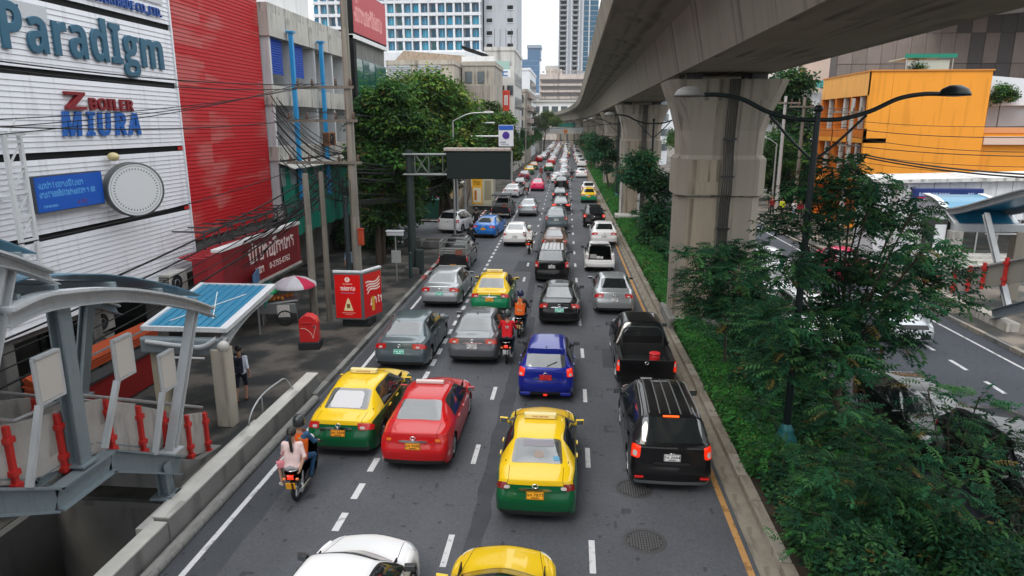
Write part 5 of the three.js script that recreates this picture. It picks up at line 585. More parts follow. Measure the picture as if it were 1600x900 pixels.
// food cart and its umbrella
{
  const t = thing('food_cart', 'street food cart with orange fruit trays and a bicycle wheel under the green awning', 'food cart', [-11.9, 0.14, -26.2], 0.25); put('box', nb().rbox(0, 0.72, 0, 1.5, 0.42, 0.75, 0.03).geo(), mat([0.3, 0.31, 0.31], 0.4, { metalness: 0.6 }), t); put('tray', nb().rbox(0.1, 0.97, 0, 1.5, 0.08, 0.85, 0.02, 0, 0, 0.1).geo(), galv, t); const r = rng(8); for (let i = 0; i < 26; i++) put('fruit', nb().sph(-0.45 + (i % 7) * 0.16 + r() * 0.04, 1.05 + r() * 0.05 + (i % 7) * 0.016, -0.28 + Math.floor(i / 7) * 0.18, 0.075, 1, 0.9, 1, 8).geo(), mat([0.4 + r() * 0.15, 0.12 + r() * 0.08, 0.03], 0.6), t); put('cloth', nb().rbox(0.25, 0.62, 0.4, 0.5, 0.5, 0.04, 0.015).geo(), plain([0.55, 0.52, 0.5], 0.9), t);
  for (const x of [0.3]) { const w = put('wheel', nb().add(new THREE.TorusGeometry(0.3, 0.028, 8, 24), new THREE.Matrix4().makeTranslation(x, 0.33, 0.42)).geo(), rubber, t); const sp = nb(); for (let i = 0; i < 10; i++) { const a = i * 0.628; sp.bar([x, 0.33, 0.42], [x + Math.cos(a) * 0.29, 0.33 + Math.sin(a) * 0.29, 0.42], 0.008); } stuff(put('spokes', sp.geo(), chromeM, w)); } put('leg', nb().bar([-0.6, 0, 0.2], [-0.6, 0.6, 0.2], 0.05).geo(), galv, t); put('leg', nb().bar([-0.6, 0, -0.2], [-0.6, 0.6, -0.2], 0.05).geo(), galv, t);
  const u = thing('parasol', 'pink, red and white striped parasol beside the food cart', 'parasol', [-11.3, 0.14, -26.6]); const cols = [[0.62, 0.6, 0.64], [0.6, 0.03, 0.09], [0.6, 0.56, 0.6], [0.55, 0.5, 0.56]]; for (let i = 0; i < 8; i++) { const g = new THREE.LatheGeometry([[0.86, 1.5], [0.84, 1.62], [0.5, 1.82], [0.04, 1.94]].map((p) => new THREE.Vector2(...p)), 3, i * Math.PI / 4, Math.PI / 4); put('canopy_panel', norm(g), mat(cols[i % 4], 0.8, { transmission: 0.2 }), u); } put('pole', nb().cyl([0, 0, 0], [0, 1.98, 0], 0.018).geo(), galv, u);
  const a = thing('stall_awning', 'dark green and blue stall awning below the red lettered board', 'awning', [-12.7, 0.14, -25.6]); put('cloth', nb().box(0, 1.75, 0, 1.4, 0.04, 2.6, 0.3, 0, -0.35).box(0.75, 1.35, 0.2, 0.04, 0.4, 2.2, 0.3).geo(), mat([0.02, 0.12, 0.1], 0.8), a); put('rolled_edge', nb().cyl([0.55, 1.25, 1.3], [0.95, 1.5, -1.0], 0.09, 0.09, 10).geo(), mat([0.02, 0.25, 0.1], 0.8), a); put('poster', nb().box(0.35, 2.1, 0.2, 0.05, 0.5, 1.5, 0.3).geo(), mat([0.05, 0.14, 0.28], 0.5), a); put('pole', nb().bar([0.7, 0, 1.0], [0.7, 1.5, 1.0], 0.05).geo(), galv, a);
  const hk = thing('stall_shelf', 'low dark stall shelf with coloured goods behind the trees', 'stall', [-12.6, 0.14, -60]); put('shelf', nb().rbox(0, 0.8, 0, 2.2, 1.6, 1.4, 0.04).geo(), mat([0.02, 0.1, 0.07], 0.7), hk); for (let i = 0; i < 6; i++) put('goods', nb().rbox(-0.9 + i * 0.36, 2.2, 0.72, 0.26, 0.9, 0.1, 0.04).geo(), mat([[0.6, 0.06, 0.1], [0.05, 0.2, 0.5], [0.5, 0.4, 0.1], [0.6, 0.55, 0.5], [0.1, 0.35, 0.2], [0.5, 0.1, 0.3]][i], 0.7), hk); put('rail', nb().bar([-1.1, 2.7, 0.72], [1.1, 2.7, 0.72], 0.05).geo(), galv, hk);
  const kiosk = thing('kiosk', 'small pale kiosk with brown panel beyond the tree trunks', 'kiosk', [-11.6, 0.14, -68]); put('body', nb().rbox(0, 1.2, 0, 1.6, 2.4, 1.4, 0.05).geo(), mat([0.33, 0.32, 0.29], 0.8), kiosk); put('panel', nb().box(0, 1.6, 0.72, 1.2, 1.1, 0.03).geo(), mat([0.3, 0.2, 0.1], 0.7), kiosk); put('roof', nb().rbox(0, 2.45, 0, 1.9, 0.12, 1.7, 0.03).geo(), concreteLight, kiosk); put('bin', nb().rbox(0, 0.45, 0.95, 0.8, 0.9, 0.4, 0.04).geo(), black, kiosk);
}
// ---------------------------------------------------------------- vehicles
// A body is a smooth surface through a net of stations (rear to front) and rows (centre line, roof edge, waist, side, sill).
function loft(st, tu, tv) {
  const n = st.length, U = [0];
  for (let k = 1; k < n; k++) { let L = 0; for (const r of [0, 1, 2]) L += st[k][r].distanceTo(st[k - 1][r]); U.push(U[k - 1] + L / 3); }
  const Vk = [0]; for (let r = 1; r < 5; r++) Vk.push(Vk[r - 1] + st[5][r].distanceTo(st[5][r - 1]));
  const pt = (k, r) => (r < 0 ? V3(-st[k][-r].x, st[k][-r].y, st[k][-r].z) : st[k][r]);
  const herm = (p0, p1, m0, m1, t) => { const t2 = t * t, t3 = t2 * t; return p0.clone().multiplyScalar(2 * t3 - 3 * t2 + 1).addScaledVector(m0, t3 - 2 * t2 + t).addScaledVector(p1, -2 * t3 + 3 * t2).addScaledVector(m1, t3 - t2); };
  const tanU = (k, r, h) => { const a = Math.max(0, k - 1), b = Math.min(n - 1, k + 1); return pt(b, r).clone().sub(pt(a, r)).multiplyScalar(tu[k] * h / (U[b] - U[a])); };
  const rowAt = (r, k, t) => { const h = U[k + 1] - U[k]; return herm(pt(k, r), pt(k + 1, r), tanU(k, r, h), tanU(k + 1, r, h), t); };
  return (u, v) => {                                                              // u: station units, v: row units, v < 0 is the mirrored half
    const k = clamp(Math.floor(u), 0, n - 2), t = u - k, neg = v < 0; v = Math.abs(v); const j = clamp(Math.floor(v), 0, 3), s = v - j, h = Vk[j + 1] - Vk[j];
    const P = (r) => rowAt(r, k, t), a = P(j), b = P(j + 1), prev = P(j - 1), next = j < 3 ? P(j + 2) : b;
    const ha = j > 0 ? Vk[j] - Vk[j - 1] : Vk[1], hb = j < 3 ? Vk[j + 2] - Vk[j + 1] : 0;
    const q = herm(a, b, b.clone().sub(prev).multiplyScalar(tv[j] * h / (ha + h)), next.clone().sub(a).multiplyScalar(tv[j + 1] * h / (h + hb || 1)), s);
    if (neg) q.x = -q.x; return q;
  };
}
const S = (c, e, b, m, s) => [V3(0, c[0], -c[1]), V3(e[0], e[1], -e[2]), V3(b[0], b[1], -b[2]), V3(m[0], m[1], -m[2]), V3(s[0], s[1], -s[2])];
function carShape(kind, o) {                                                      // o: L, W (half width), Hh (height), wb (wheel base), ro (rear overhang) and a few shape numbers
  const { L, W, Hh, belt = 0.93, wr = 0.31 } = o, rf = o.ro, ff = o.ro + o.wb, tl = o.trunk ?? 0.62, tt = o.rtop ?? 1.3, hd = o.hood ?? 0.84, cw = o.cowl ?? L - 1.12, wt = o.wtop ?? L - 1.9, th = o.th ?? 1.03;
  let st;
  const side = (f, m = belt - 0.25) => [[W, m, f], [W - 0.015, 0.22, f]];
  const front = [
    S([Hh, (tt + wt) / 2], [W - 0.3, Hh - 0.045, (tt + wt) / 2], [W - 0.03, belt + 0.01, (tt + wt) / 2 + 0.1], ...side((tt + wt) / 2 + 0.1)),
    S([Hh - 0.06, wt], [W - 0.31, Hh - 0.105, wt - 0.06], [W - 0.03, belt, wt + 0.16], ...side(wt + 0.16)),
    S([hd + 0.2, cw], [W - 0.2, hd + 0.16, cw - 0.16], [W - 0.05, belt - 0.02, cw - 0.1], ...side(cw - 0.06)),
    S([hd + 0.02, L - 0.25], [W - 0.3, hd - 0.01, L - 0.34], [W - 0.11, hd - 0.06, L - 0.46], [W - 0.02, 0.62, L - 0.6], [W - 0.03, 0.22, L - 0.55]),
    S([0.6, L - 0.01], [W - 0.26, 0.58, L - 0.07], [W - 0.09, 0.55, L - 0.24], [W - 0.03, 0.48, L - 0.4], [W - 0.03, 0.22, L - 0.42]),
    S([0.22, L - 0.03], [W - 0.26, 0.22, L - 0.1], [W - 0.1, 0.22, L - 0.26], [W - 0.04, 0.22, L - 0.34], [W - 0.04, 0.2, L - 0.38]),
  ];
  const bot = S([0.25, 0.06], [W - 0.22, 0.25, 0.1], [W - 0.09, 0.25, 0.2], [W - 0.04, 0.24, 0.28], [W - 0.03, 0.23, 0.36]);
  if (kind === 'sedan') st = [bot,
    S([0.56, 0], [W - 0.22, 0.56, 0.035], [W - 0.06, 0.56, 0.15], [W - 0.015, 0.53, 0.32], [W - 0.02, 0.22, 0.46]),
    S([0.78, 0.05], [W - 0.24, 0.78, 0.09], [W - 0.06, 0.76, 0.2], [W - 0.01, 0.6, 0.48], [W - 0.015, 0.22, 0.56]),
    S([th, 0.1], [W - 0.29, th - 0.02, 0.14], [W - 0.09, th - 0.11, 0.3], [W, belt - 0.26, 0.7], [W - 0.015, 0.21, 0.75]),
    S([th + 0.05, tl], [W - 0.28, th + 0.035, tl - 0.02], [W - 0.05, belt + 0.035, tl + 0.1], ...side(tl + 0.4)),
    S([Hh - 0.05, tt], [W - 0.34, Hh - 0.085, tt + 0.04], [W - 0.04, belt + 0.02, tt + 0.15], ...side(tt + 0.25)), ...front];
  else if (kind === 'hatch') { const rb = o.rbase ?? 1.02; st = [bot,
    S([0.5, 0], [W - 0.2, 0.5, 0.03], [W - 0.04, 0.5, 0.14], [W - 0.01, 0.5, 0.3], [W - 0.02, 0.22, 0.46]),
    S([0.74, 0.05], [W - 0.2, 0.74, 0.07], [W - 0.045, 0.74, 0.18], [W - 0.005, 0.6, 0.42], [W - 0.015, 0.22, 0.55]),
    S([rb - 0.06, 0.07], [W - 0.22, rb - 0.06, 0.1], [W - 0.07, rb - 0.08, 0.22], [W, belt - 0.26, 0.5], [W - 0.015, 0.21, 0.7]),
    S([rb + 0.02, 0.1], [W - 0.23, rb + 0.02, 0.13], [W - 0.08, rb + 0.02, 0.26], ...side(0.62)),
    S([Hh - 0.07, tt], [W - 0.27, Hh - 0.1, tt + 0.02], [W - 0.06, belt + 0.06, tt + 0.28], ...side(tt + 0.5)), ...front]; }
  else st = [bot,                                                                 // pick-up: load bed, then cab
    S([0.5, 0], [W - 0.16, 0.5, 0.02], [W - 0.03, 0.5, 0.08], [W - 0.01, 0.5, 0.14], [W - 0.02, 0.3, 0.2]),
    S([0.8, 0.0], [W - 0.14, 0.8, 0.02], [W - 0.02, 0.8, 0.06], [W, 0.7, 0.12], [W - 0.015, 0.3, 0.24]),
    S([1.06, 0.02], [W - 0.12, 1.06, 0.03], [W - 0.04, 1.04, 0.06], [W, 0.8, 0.12], [W - 0.015, 0.3, 0.4]),
    S([1.06, tl], [W - 0.12, 1.06, tl - 0.01], [W - 0.04, 1.04, tl - 0.01], ...side(tl)),
    S([Hh - 0.06, tt], [W - 0.3, Hh - 0.1, tt + 0.04], [W - 0.03, belt + 0.03, tt - 0.03], ...side(tt - 0.02)), ...front];
  const tu = kind === 'pickup' ? [0.2, 0.7, 0.5, 0.12, 0.12, 0.35, 1, 0.8, 0.5, 0.8, 0.9, 0.2] : kind === 'hatch' ? [0.2, 0.8, 0.7, 0.5, 0.5, 0.4, 1, 0.8, 0.45, 0.85, 0.9, 0.2] : [0.2, 0.8, 0.8, 0.35, 0.6, 0.75, 1, 0.85, 0.5, 0.85, 0.9, 0.2];
  const tv = [1, 0.75, 0.6, 0.95, 0.3], Q = loft(st, tu, tv), Ra = wr + 0.055;
  const surf = (u, v) => {                                                        // wheel arches lift the lower edge of the sides
    const p = Q(u, v), f = -p.z; if (Math.abs(v) < 2) return p;
    for (const c of [rf, ff]) { const d = Math.abs(f - c); if (d < Ra && p.y < belt) { const yb = wr + Math.sqrt(Ra * Ra - d * d), y0 = 0.22; if (yb > y0) p.y = yb + (Math.max(p.y, y0) - y0) * (belt - yb) / (belt - y0); } }
    return p;
  };
  return { surf, n: st.length, rf, ff, wr, W, L, Hh, belt, kind };
}
function gridGeo(surf, us, vs, keepCell) {                                        // smooth grid over the surface, with cells that can be left out
  const pos = [], idx = [], a = us.length, b = vs.length;
  for (const u of us) for (const v of vs) { const p = surf(u, v); pos.push(p.x, p.y, p.z); }
  for (let i = 0; i < a - 1; i++) for (let j = 0; j < b - 1; j++) { if (keepCell && !keepCell((us[i] + us[i + 1]) / 2, (vs[j] + vs[j + 1]) / 2)) continue; const q = i * b + j; idx.push(q, q + b, q + 1, q + 1, q + b, q + b + 1); }
  return [pos, idx];
}
function smoothGeo(pos, idx, nrm) {
  const g = new THREE.BufferGeometry(); g.setAttribute('position', new THREE.Float32BufferAttribute(pos, 3)); g.setIndex(idx);
  if (nrm) g.setAttribute('normal', new THREE.BufferAttribute(nrm, 3)); else g.computeVertexNormals();
  g.setAttribute('uv', new THREE.Float32BufferAttribute(new Float32Array(pos.length / 3 * 2), 2)); return g;
}
const steps = (a, b, n) => Array.from({ length: n + 1 }, (_, i) => lerp(a, b, i / n));
// a pane, lamp or trim that follows the surface: a thin shell over the part u0..u1, v0..v1 with rounded corners
function patch(surf, u0, u1, v0, v1, off, o = {}) {
  const { nu = 8, nv = 8, ru = 0.06, rv = 0.06, cut, d = 0.012 } = o, pos = [], idx = [], N = V3(), e = 0.01;
  const ps = [[], []];
  for (let i = 0; i <= nu; i++) for (let j = 0; j <= nv; j++) {
    const s = (i / nu) * 2 - 1, t = (j / nv) * 2 - 1; let ss = s * (1 - ru * t ** 8), tt = t * (1 - rv * s ** 8);
    let u = lerp(u0, u1, (ss + 1) / 2), v = lerp(v0, v1, (tt + 1) / 2); if (cut) [u, v] = cut(u, v, (ss + 1) / 2, (tt + 1) / 2);
    const p = surf(u, v), du = surf(u + e, v).sub(surf(u - e, v)), dv = surf(u, v + e).sub(surf(u, v - e)); N.crossVectors(du, dv).normalize();
    if (N.dot(V3(p.x, (p.y - 0.7) * 0.8, (p.z + 2.2) * 0.3)) < 0) N.negate();
    ps[0].push(p.clone().addScaledVector(N, off)); ps[1].push(p.clone().addScaledVector(N, off - d));
  }
  for (const L of ps) for (const p of L) pos.push(p.x, p.y, p.z);
  const w = nv + 1, M = (nu + 1) * w; for (let i = 0; i < nu; i++) for (let j = 0; j < nv; j++) { const q = i * w + j; idx.push(q, q + w, q + 1, q + 1, q + w, q + w + 1); }
  const rim = []; for (let i = 0; i < nu; i++) rim.push(i * w); for (let j = 0; j < nv; j++) rim.push(nu * w + j); for (let i = nu; i > 0; i--) rim.push(i * w + nv); for (let j = nv; j > 0; j--) rim.push(j);
  const g1 = smoothGeo(pos.slice(0, M * 3), idx), p2 = [], i2 = []; rim.forEach((r, i) => { const r2 = rim[(i + 1) % rim.length]; const c = p2.length / 3; for (const k of [r, r2, r + M, r2 + M]) p2.push(pos[k * 3], pos[k * 3 + 1], pos[k * 3 + 2]); i2.push(c, c + 2, c + 1, c + 1, c + 2, c + 3); });
  return mergeGeometries([norm(g1), norm(smoothGeo(p2, i2))]);
}
const carPaint = (rgb, metal = 0, rough = 0.28) => mat(rgb, rough, { metalness: metal, clearcoat: 0.8, clearcoatRoughness: 0.03, specularIntensity: 0.15 });
const tailRed = mat([0.42, 0.012, 0.012], 0.15, { clearcoat: 1, emissive: 0x400202 });
const tailLit = mat([0.6, 0.03, 0.01], 0.15, { clearcoat: 1, emissive: 0xff2a08, emissiveIntensity: 0.5 });
const tailAmber = mat([0.7, 0.16, 0.02], 0.15, { clearcoat: 1 });
const tailClear = mat([0.55, 0.5, 0.5], 0.12, { clearcoat: 1 });
const headLamp = mat([0.62, 0.64, 0.66], 0.1, { clearcoat: 1 });
const chrome = mat([0.75, 0.76, 0.77], 0.16, { metalness: 1 });
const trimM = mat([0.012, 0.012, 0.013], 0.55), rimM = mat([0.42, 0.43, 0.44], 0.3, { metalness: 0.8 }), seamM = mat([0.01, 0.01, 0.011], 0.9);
function plateMat(bg, fg, txt) { return mat(0xffffff, 0.5, { map: canvas(128, 64, (c, w, h) => { c.fillStyle = bg; c.fillRect(0, 0, w, h); c.strokeStyle = fg; c.lineWidth = 3; c.strokeRect(4, 4, w - 8, h - 8); c.fillStyle = fg; c.font = 'bold 34px sans-serif'; c.textAlign = 'center'; c.fillText(txt, w / 2, 38); c.font = '11px sans-serif'; c.fillRect(36, 46, 56, 8); }) }); }
const plates = { yellow: plateMat('#e8a21c', '#3a2408', 'nn 7877'), yellow2: plateMat('#e0921a', '#3a2408', 'un 1046'), white: plateMat('#d9dadb', '#15181c', '1n 2684'), white2: plateMat('#d2d3d4', '#15181c', 'ru 5031'), green: plateMat('#1ba58c', '#e8f4ef', 'nw 452'), red: plateMat('#d8262a', '#200505', 'n 0319') };

const wheelGeo = {};
function wheel(r, w, lod) {
  const k = r + '|' + w + '|' + lod; if (wheelGeo[k]) return wheelGeo[k];
  const rt = new THREE.Matrix4().makeRotationZ(Math.PI / 2), n = lod > 1 ? 28 : 14;
  const ty = nb().lathe([[r * 0.64, -w / 2 + 0.01], [r * 0.9, -w / 2], [r * 0.98, -w / 2 + 0.03], [r, -w / 4], [r, w / 4], [r * 0.98, w / 2 - 0.03], [r * 0.9, w / 2], [r * 0.64, w / 2 - 0.01]], n, rt).geo();
  const rb = nb().lathe([[0.0, w * 0.2], [r * 0.56, w * 0.2], [r * 0.6, w * 0.44], [r * 0.66, w * 0.46]], n, rt); rb.lathe([[0.0, -w * 0.2], [r * 0.56, -w * 0.2], [r * 0.6, -w * 0.44], [r * 0.66, -w * 0.46]], n, rt);
  const hub = nb().geo.call({ g: [norm(new THREE.CylinderGeometry(r * 0.54, r * 0.54, w * 0.5, n).applyMatrix4(rt))], keep: true });
  const sp = nb(); for (const s of [-1, 1]) { for (let i = 0; i < 5; i++) { const a = i / 5 * Math.PI * 2 + 0.3; sp.bar([s * w * 0.38, Math.sin(a) * r * 0.08, Math.cos(a) * r * 0.08], [s * w * 0.4, Math.sin(a) * r * 0.6, Math.cos(a) * r * 0.6], r * 0.16, 0.03); } sp.cyl([s * w * 0.34, 0, 0], [s * w * 0.45, 0, 0], r * 0.15); }
  return (wheelGeo[k] = { ty, rim: mergeGeometries([rb.geo(), sp.geo()]), hub });
}
const carCache = new Map(), seatM = mat([0.06, 0.06, 0.065], 0.85), shelfM = mat([0.045, 0.046, 0.05], 0.85);
function carParts(key, kind, dims, o) {                                           // geometries of one model at one level of detail
  const k = key + '|' + o.lod + '|' + (o.split ? 1 : 0) + '|' + (o.opened ? 1 : 0); if (carCache.has(k)) return carCache.get(k);
  const sh = carShape(kind, dims), { surf, n, W, rf, ff, wr, L, Hh } = sh, lod = o.lod, G = { sh };
  const su = lod > 1 ? 6 : lod ? 3 : 2, sv = lod > 1 ? 5 : lod ? 3 : 1, us = []; for (let i = 0; i < n - 1; i++) for (let j = 0; j < su; j++) us.push(i + j / su); us.push(n - 1);
  if (lod > 1) { const arch = []; for (let u = 2; u < n - 2; u += 0.08) arch.push(u); for (const u of arch) us.push(u); us.sort((a, b) => a - b); for (let i = us.length - 1; i > 0; i--) if (us[i] - us[i - 1] < 0.03) us.splice(us[i] % 1 < 1e-6 ? i - 1 : i, 1); }
  const half = []; for (let j = 0; j < 4; j++) for (let i = 0; i < (j === 3 && lod ? sv + 2 : sv); i++) half.push(j + i / (j === 3 && lod ? sv + 2 : sv)); half.push(4);
  const vs = [...half.slice(1).reverse().map((v) => -v), ...half];
  const bedCut = kind === 'pickup', lidCut = o.opened;
  const glaze = lod > 1 && !lidCut && kind !== 'pickup', gv = kind === 'sedan' ? 0.8 : 0.82;
  const open = (u, v) => (glaze && u > 4.2 && u < 4.8 && Math.abs(v) < gv) || (bedCut && u > 3 && u < 4 && Math.abs(v) < 1) || (lidCut && u > 2 && u < (kind === 'sedan' ? 4 : 5) && Math.abs(v) < 1);
  const low = (u, v) => Math.abs(v) > 2 || u < 2.5 || u > n - 3;
  const [pos, idx] = gridGeo(surf, us, vs, (u, v) => !open(u, v)); const full = smoothGeo(pos, idx), nr = full.attributes.normal.array;
  if (o.split) {
    const a = gridGeo(surf, us, vs, (u, v) => !open(u, v) && !low(u, v))[1], b = gridGeo(surf, us, vs, (u, v) => low(u, v))[1];
    G.body = smoothGeo(pos, a, nr); G.lower = smoothGeo(pos, b, nr);
  } else G.body = full;
  const P = (...a) => patch(surf, ...a), both = (u0, u1, v0, v1, off, q) => mergeGeometries([P(u0, u1, v0, v1, off, q), P(u0, u1, -v1, -v0, off, q)]);
  const nn = lod > 1 ? 10 : lod ? 6 : 3, fine = { nu: nn, nv: nn };
  const sed = kind === 'sedan', vr = dims.vr ?? (sed ? 0.93 : kind === 'hatch' ? 0.95 : 0.86);
  const r0 = kind === 'pickup' ? 4.42 : sed ? 4.1 : 4.12;
  if (!(lidCut && !sed)) G.rear = P(r0, 4.9, -vr, vr, 0.006, { ...fine, nv: nn * 2, ru: 0.1, rv: 0.05 });
  G.wind = P(7.1, 7.93, -0.93, 0.93, 0.006, { ...fine, nv: nn * 2, ru: 0.1, rv: 0.05 });
  const sl = (u, v, s, t) => [u, v];
  const q0 = kind === 'pickup' ? 5.12 : sed ? 4.72 : 4.55, rake = sed ? 0.3 : kind === 'hatch' ? 0.28 : 0.02;
  const lean = (a) => (u, v, s) => [u + (s < 0.5 ? a * (1 - Math.abs(v)) * -1 * 0 + (2 - Math.abs(v)) * a * (1 - s * 2) : 0), v];
  G.trim = [1, -1].map((s) => P(q0 - 0.05, 7.8, s > 0 ? 1.08 : -1.95, s > 0 ? 1.95 : -1.08, 0.003, { nu: nn * 2, nv: nn, ru: 0.02, rv: 0.06, cut: lean(rake) }));
  const m1 = kind === 'pickup' ? 5.98 : 5.97;
  const spans = kind === 'pickup' ? [[5.12, 5.95], [6.03, 7.7]] : sed ? [[q0, 5.93], [6.03, 7.7]] : [[q0, 4.98], [5.05, 5.95], [6.04, 7.7]];
  G.sides = spans.flatMap(([a, b], i) => [1, -1].map((sg) => patch(surf, a, b, sg > 0 ? 1.16 : -1.87, sg > 0 ? 1.87 : -1.16, 0.007, { ...fine, cut: i === 0 ? lean(rake) : undefined, ru: 0.03, rv: 0.05 })));
  const sd = (u0, u1, v0, v1, off, q) => [P(u0, u1, v0, v1, off, q), P(u0, u1, -v1, -v0, off, q)];
  if (kind === 'hatch') G.tails = sd(dims.t0 ?? 2.2, dims.t1 ?? 3.85, dims.tv0 ?? 1.0, dims.tv1 ?? 2.2, 0.012, fine);
  else if (kind === 'pickup') G.tails = sd(1.6, 2.9, 1.2, 2.6, 0.012, fine);
  else G.tails = sd(dims.t0 ?? 2.08, dims.t1 ?? 2.72, dims.tv0 ?? 0.72, dims.tv1 ?? 2.35, 0.01, fine);
  G.tailW = sed ? sd(2.18, 2.42, 0.8, 1.12, 0.016, { nu: 4, nv: 4, ru: 0.2, rv: 0.2 }) : sd((dims.t0 ?? 2.2) + 0.08, (dims.t0 ?? 2.2) + 0.4, 1.2, 1.75, 0.017, { nu: 4, nv: 4, ru: 0.2, rv: 0.2 });
  G.heads = sd(n - 3 - 0.05, n - 3 + 0.5, 1.05, 2.2, 0.01, fine);
  G.grille = P(n - 3 + 0.25, n - 3 + 0.75, -0.8, 0.8, 0.008, fine);
  G.dam = P(n - 2 + 0.25, n - 2 + 0.7, -0.9, 0.9, 0.008, fine);
  if (lod) {
    const w = 0.012 / Hh, sm2 = { nu: 14, nv: 2, ru: 0, rv: 0, d: 0.004 }, sn = { nu: 2, nv: 14, ru: 0, rv: 0, d: 0.004 }, seams = [];  // thin dark strips laid on the body for the shaded panel gaps
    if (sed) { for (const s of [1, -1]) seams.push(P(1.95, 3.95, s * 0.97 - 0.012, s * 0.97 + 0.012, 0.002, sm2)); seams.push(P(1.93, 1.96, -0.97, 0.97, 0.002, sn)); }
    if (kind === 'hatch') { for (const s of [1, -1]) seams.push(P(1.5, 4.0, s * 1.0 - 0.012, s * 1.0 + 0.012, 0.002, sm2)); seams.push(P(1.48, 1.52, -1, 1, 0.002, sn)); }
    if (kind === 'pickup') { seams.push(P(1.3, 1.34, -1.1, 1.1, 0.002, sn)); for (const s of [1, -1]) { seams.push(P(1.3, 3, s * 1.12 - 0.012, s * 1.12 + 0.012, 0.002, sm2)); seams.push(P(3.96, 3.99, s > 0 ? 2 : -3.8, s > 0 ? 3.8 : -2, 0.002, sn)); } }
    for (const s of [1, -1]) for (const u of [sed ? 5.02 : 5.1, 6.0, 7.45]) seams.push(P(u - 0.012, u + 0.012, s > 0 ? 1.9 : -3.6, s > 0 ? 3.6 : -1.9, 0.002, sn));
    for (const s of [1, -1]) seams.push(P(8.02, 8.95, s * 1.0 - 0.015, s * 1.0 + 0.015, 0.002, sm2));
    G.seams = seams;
    G.handles = []; for (const s of [1, -1]) for (const u of [5.2, 6.25]) { const p = surf(u, s * 2.35); G.handles.push(nb().rbox(p.x + s * 0.02, p.y, p.z, 0.03, 0.035, 0.19, 0.012).geo()); }
    G.valance = P(0.02, 0.42, -1.6, 1.6, 0.006, { nu: 4, nv: 16, ru: 0.02, rv: 0.1 });
    G.strip = P(sed ? 2.1 : 2.0, sed ? 2.28 : 2.16, -0.5, 0.5, 0.02, { nu: 3, nv: 10, d: 0.02, rv: 0.2 });
    G.badge = (() => { const p = surf(sed ? 2.45 : 2.6, 0), b = nb(); const t = new THREE.TorusGeometry(0.045, 0.01, 6, 16).scale(1.3, 0.9, 1); b.add(t, b.at(0, p.y, p.z + 0.015, 0, sed ? -0.2 : -0.1)); b.box(0, p.y, p.z + 0.012, 0.012, 0.07, 0.012); return b.geo(); })();
    const an = surf(5.35, 0); G.fin = nb().add(new THREE.ConeGeometry(0.05, 0.1, 8).scale(0.5, 1, 1.6), new THREE.Matrix4().makeRotationX(0.35).setPosition(0, an.y + 0.035, an.z)).geo();
  }
  const pp = surf(dims.pu ?? (sed ? 1.72 : 1.75), 0), pq = surf((dims.pu ?? 1.7) + 0.1, 0), tilt = Math.atan2(pq.z - pp.z, pq.y - pp.y);
  G.plateAt = [pp, tilt];
  const mp = surf(7.62, 2); G.mirrors = []; G.mirrorGlass = []; for (const s of [1, -1]) { const mir = nb(), mg = nb(); G.mirrors.push(mir); G.mirrorGlass.push(mg); mir.rbox(s * (mp.x + 0.12), mp.y + 0.06, mp.z, 0.2, 0.13, 0.09, 0.035, s * 0.15); mir.bar([s * (mp.x - 0.02), mp.y - 0.02, mp.z], [s * (mp.x + 0.06), mp.y + 0.03, mp.z], 0.05); mg.box(s * (mp.x + 0.125), mp.y + 0.062, mp.z + 0.05, 0.16, 0.1, 0.006, s * 0.15); }
  G.mirrors = G.mirrors.map((b) => b.geo()); G.mirrorGlass = G.mirrorGlass.map((b) => b.geo());
  // dark floor pan and wheel wells close the body from below
  const un = nb(); un.b2(-W + 0.2, W - 0.2, 0.16, 0.4, -L + 0.25, -0.25); un.b2(-W + 0.06, W - 0.06, 0.2, 0.5, -ff + wr + 0.08, -rf - wr - 0.08); for (const c of [rf, ff]) un.b2(-W + 0.26, W - 0.26, 0.3, 0.75, -c - wr - 0.1, -c + wr + 0.1); G.under = un.geo();
  if (glaze) { // what one sees through the rear window: parcel shelf, seat backs, head rests
    const sed2 = kind === 'sedan', f0 = sed2 ? dims.trunk + 0.12 : 0.22, f1 = sed2 ? dims.rtop + 0.1 : dims.rtop + 0.32, ys = sed2 ? 0.99 : (dims.rbase ?? 1.02) - 0.06, f2 = f1 + 0.95, w = W - 0.2; const ib = nb();
    ib.b2(-w, w, 0.45, ys, -f1, -f0); G.shelf = ib.geo(); const sb = nb(); sb.rbox(0, ys - 0.02, -f1 - 0.07, w * 2 - 0.1, 0.34, 0.14, 0.05, 0, -0.15); G.seats = [sb.geo()]; for (const x of [-0.4, 0.4]) { G.seats.push(nb().rbox(x, ys + 0.2, -f1 - 0.06, 0.27, 0.17, 0.1, 0.04, 0, -0.15).geo()); G.seats.push(nb().rbox(x, ys - 0.1, -f2, 0.5, 0.62, 0.14, 0.05, 0, -0.2).rbox(x, ys + 0.28, -f2 + 0.05, 0.26, 0.17, 0.1, 0.04).geo()); }
    const lin = nb(); lin.b2(-w, w, 0.3, ys - 0.3, -f2 - 1.1, -f1); lin.b2(-w - 0.02, -w, 0.5, ys + 0.1, -f2 - 1.1, -f0); lin.b2(w, w + 0.02, 0.5, ys + 0.1, -f2 - 1.1, -f0); G.cabin = lin.geo(); G.glazed = true;
  }
  carCache.set(k, G); return G;
}
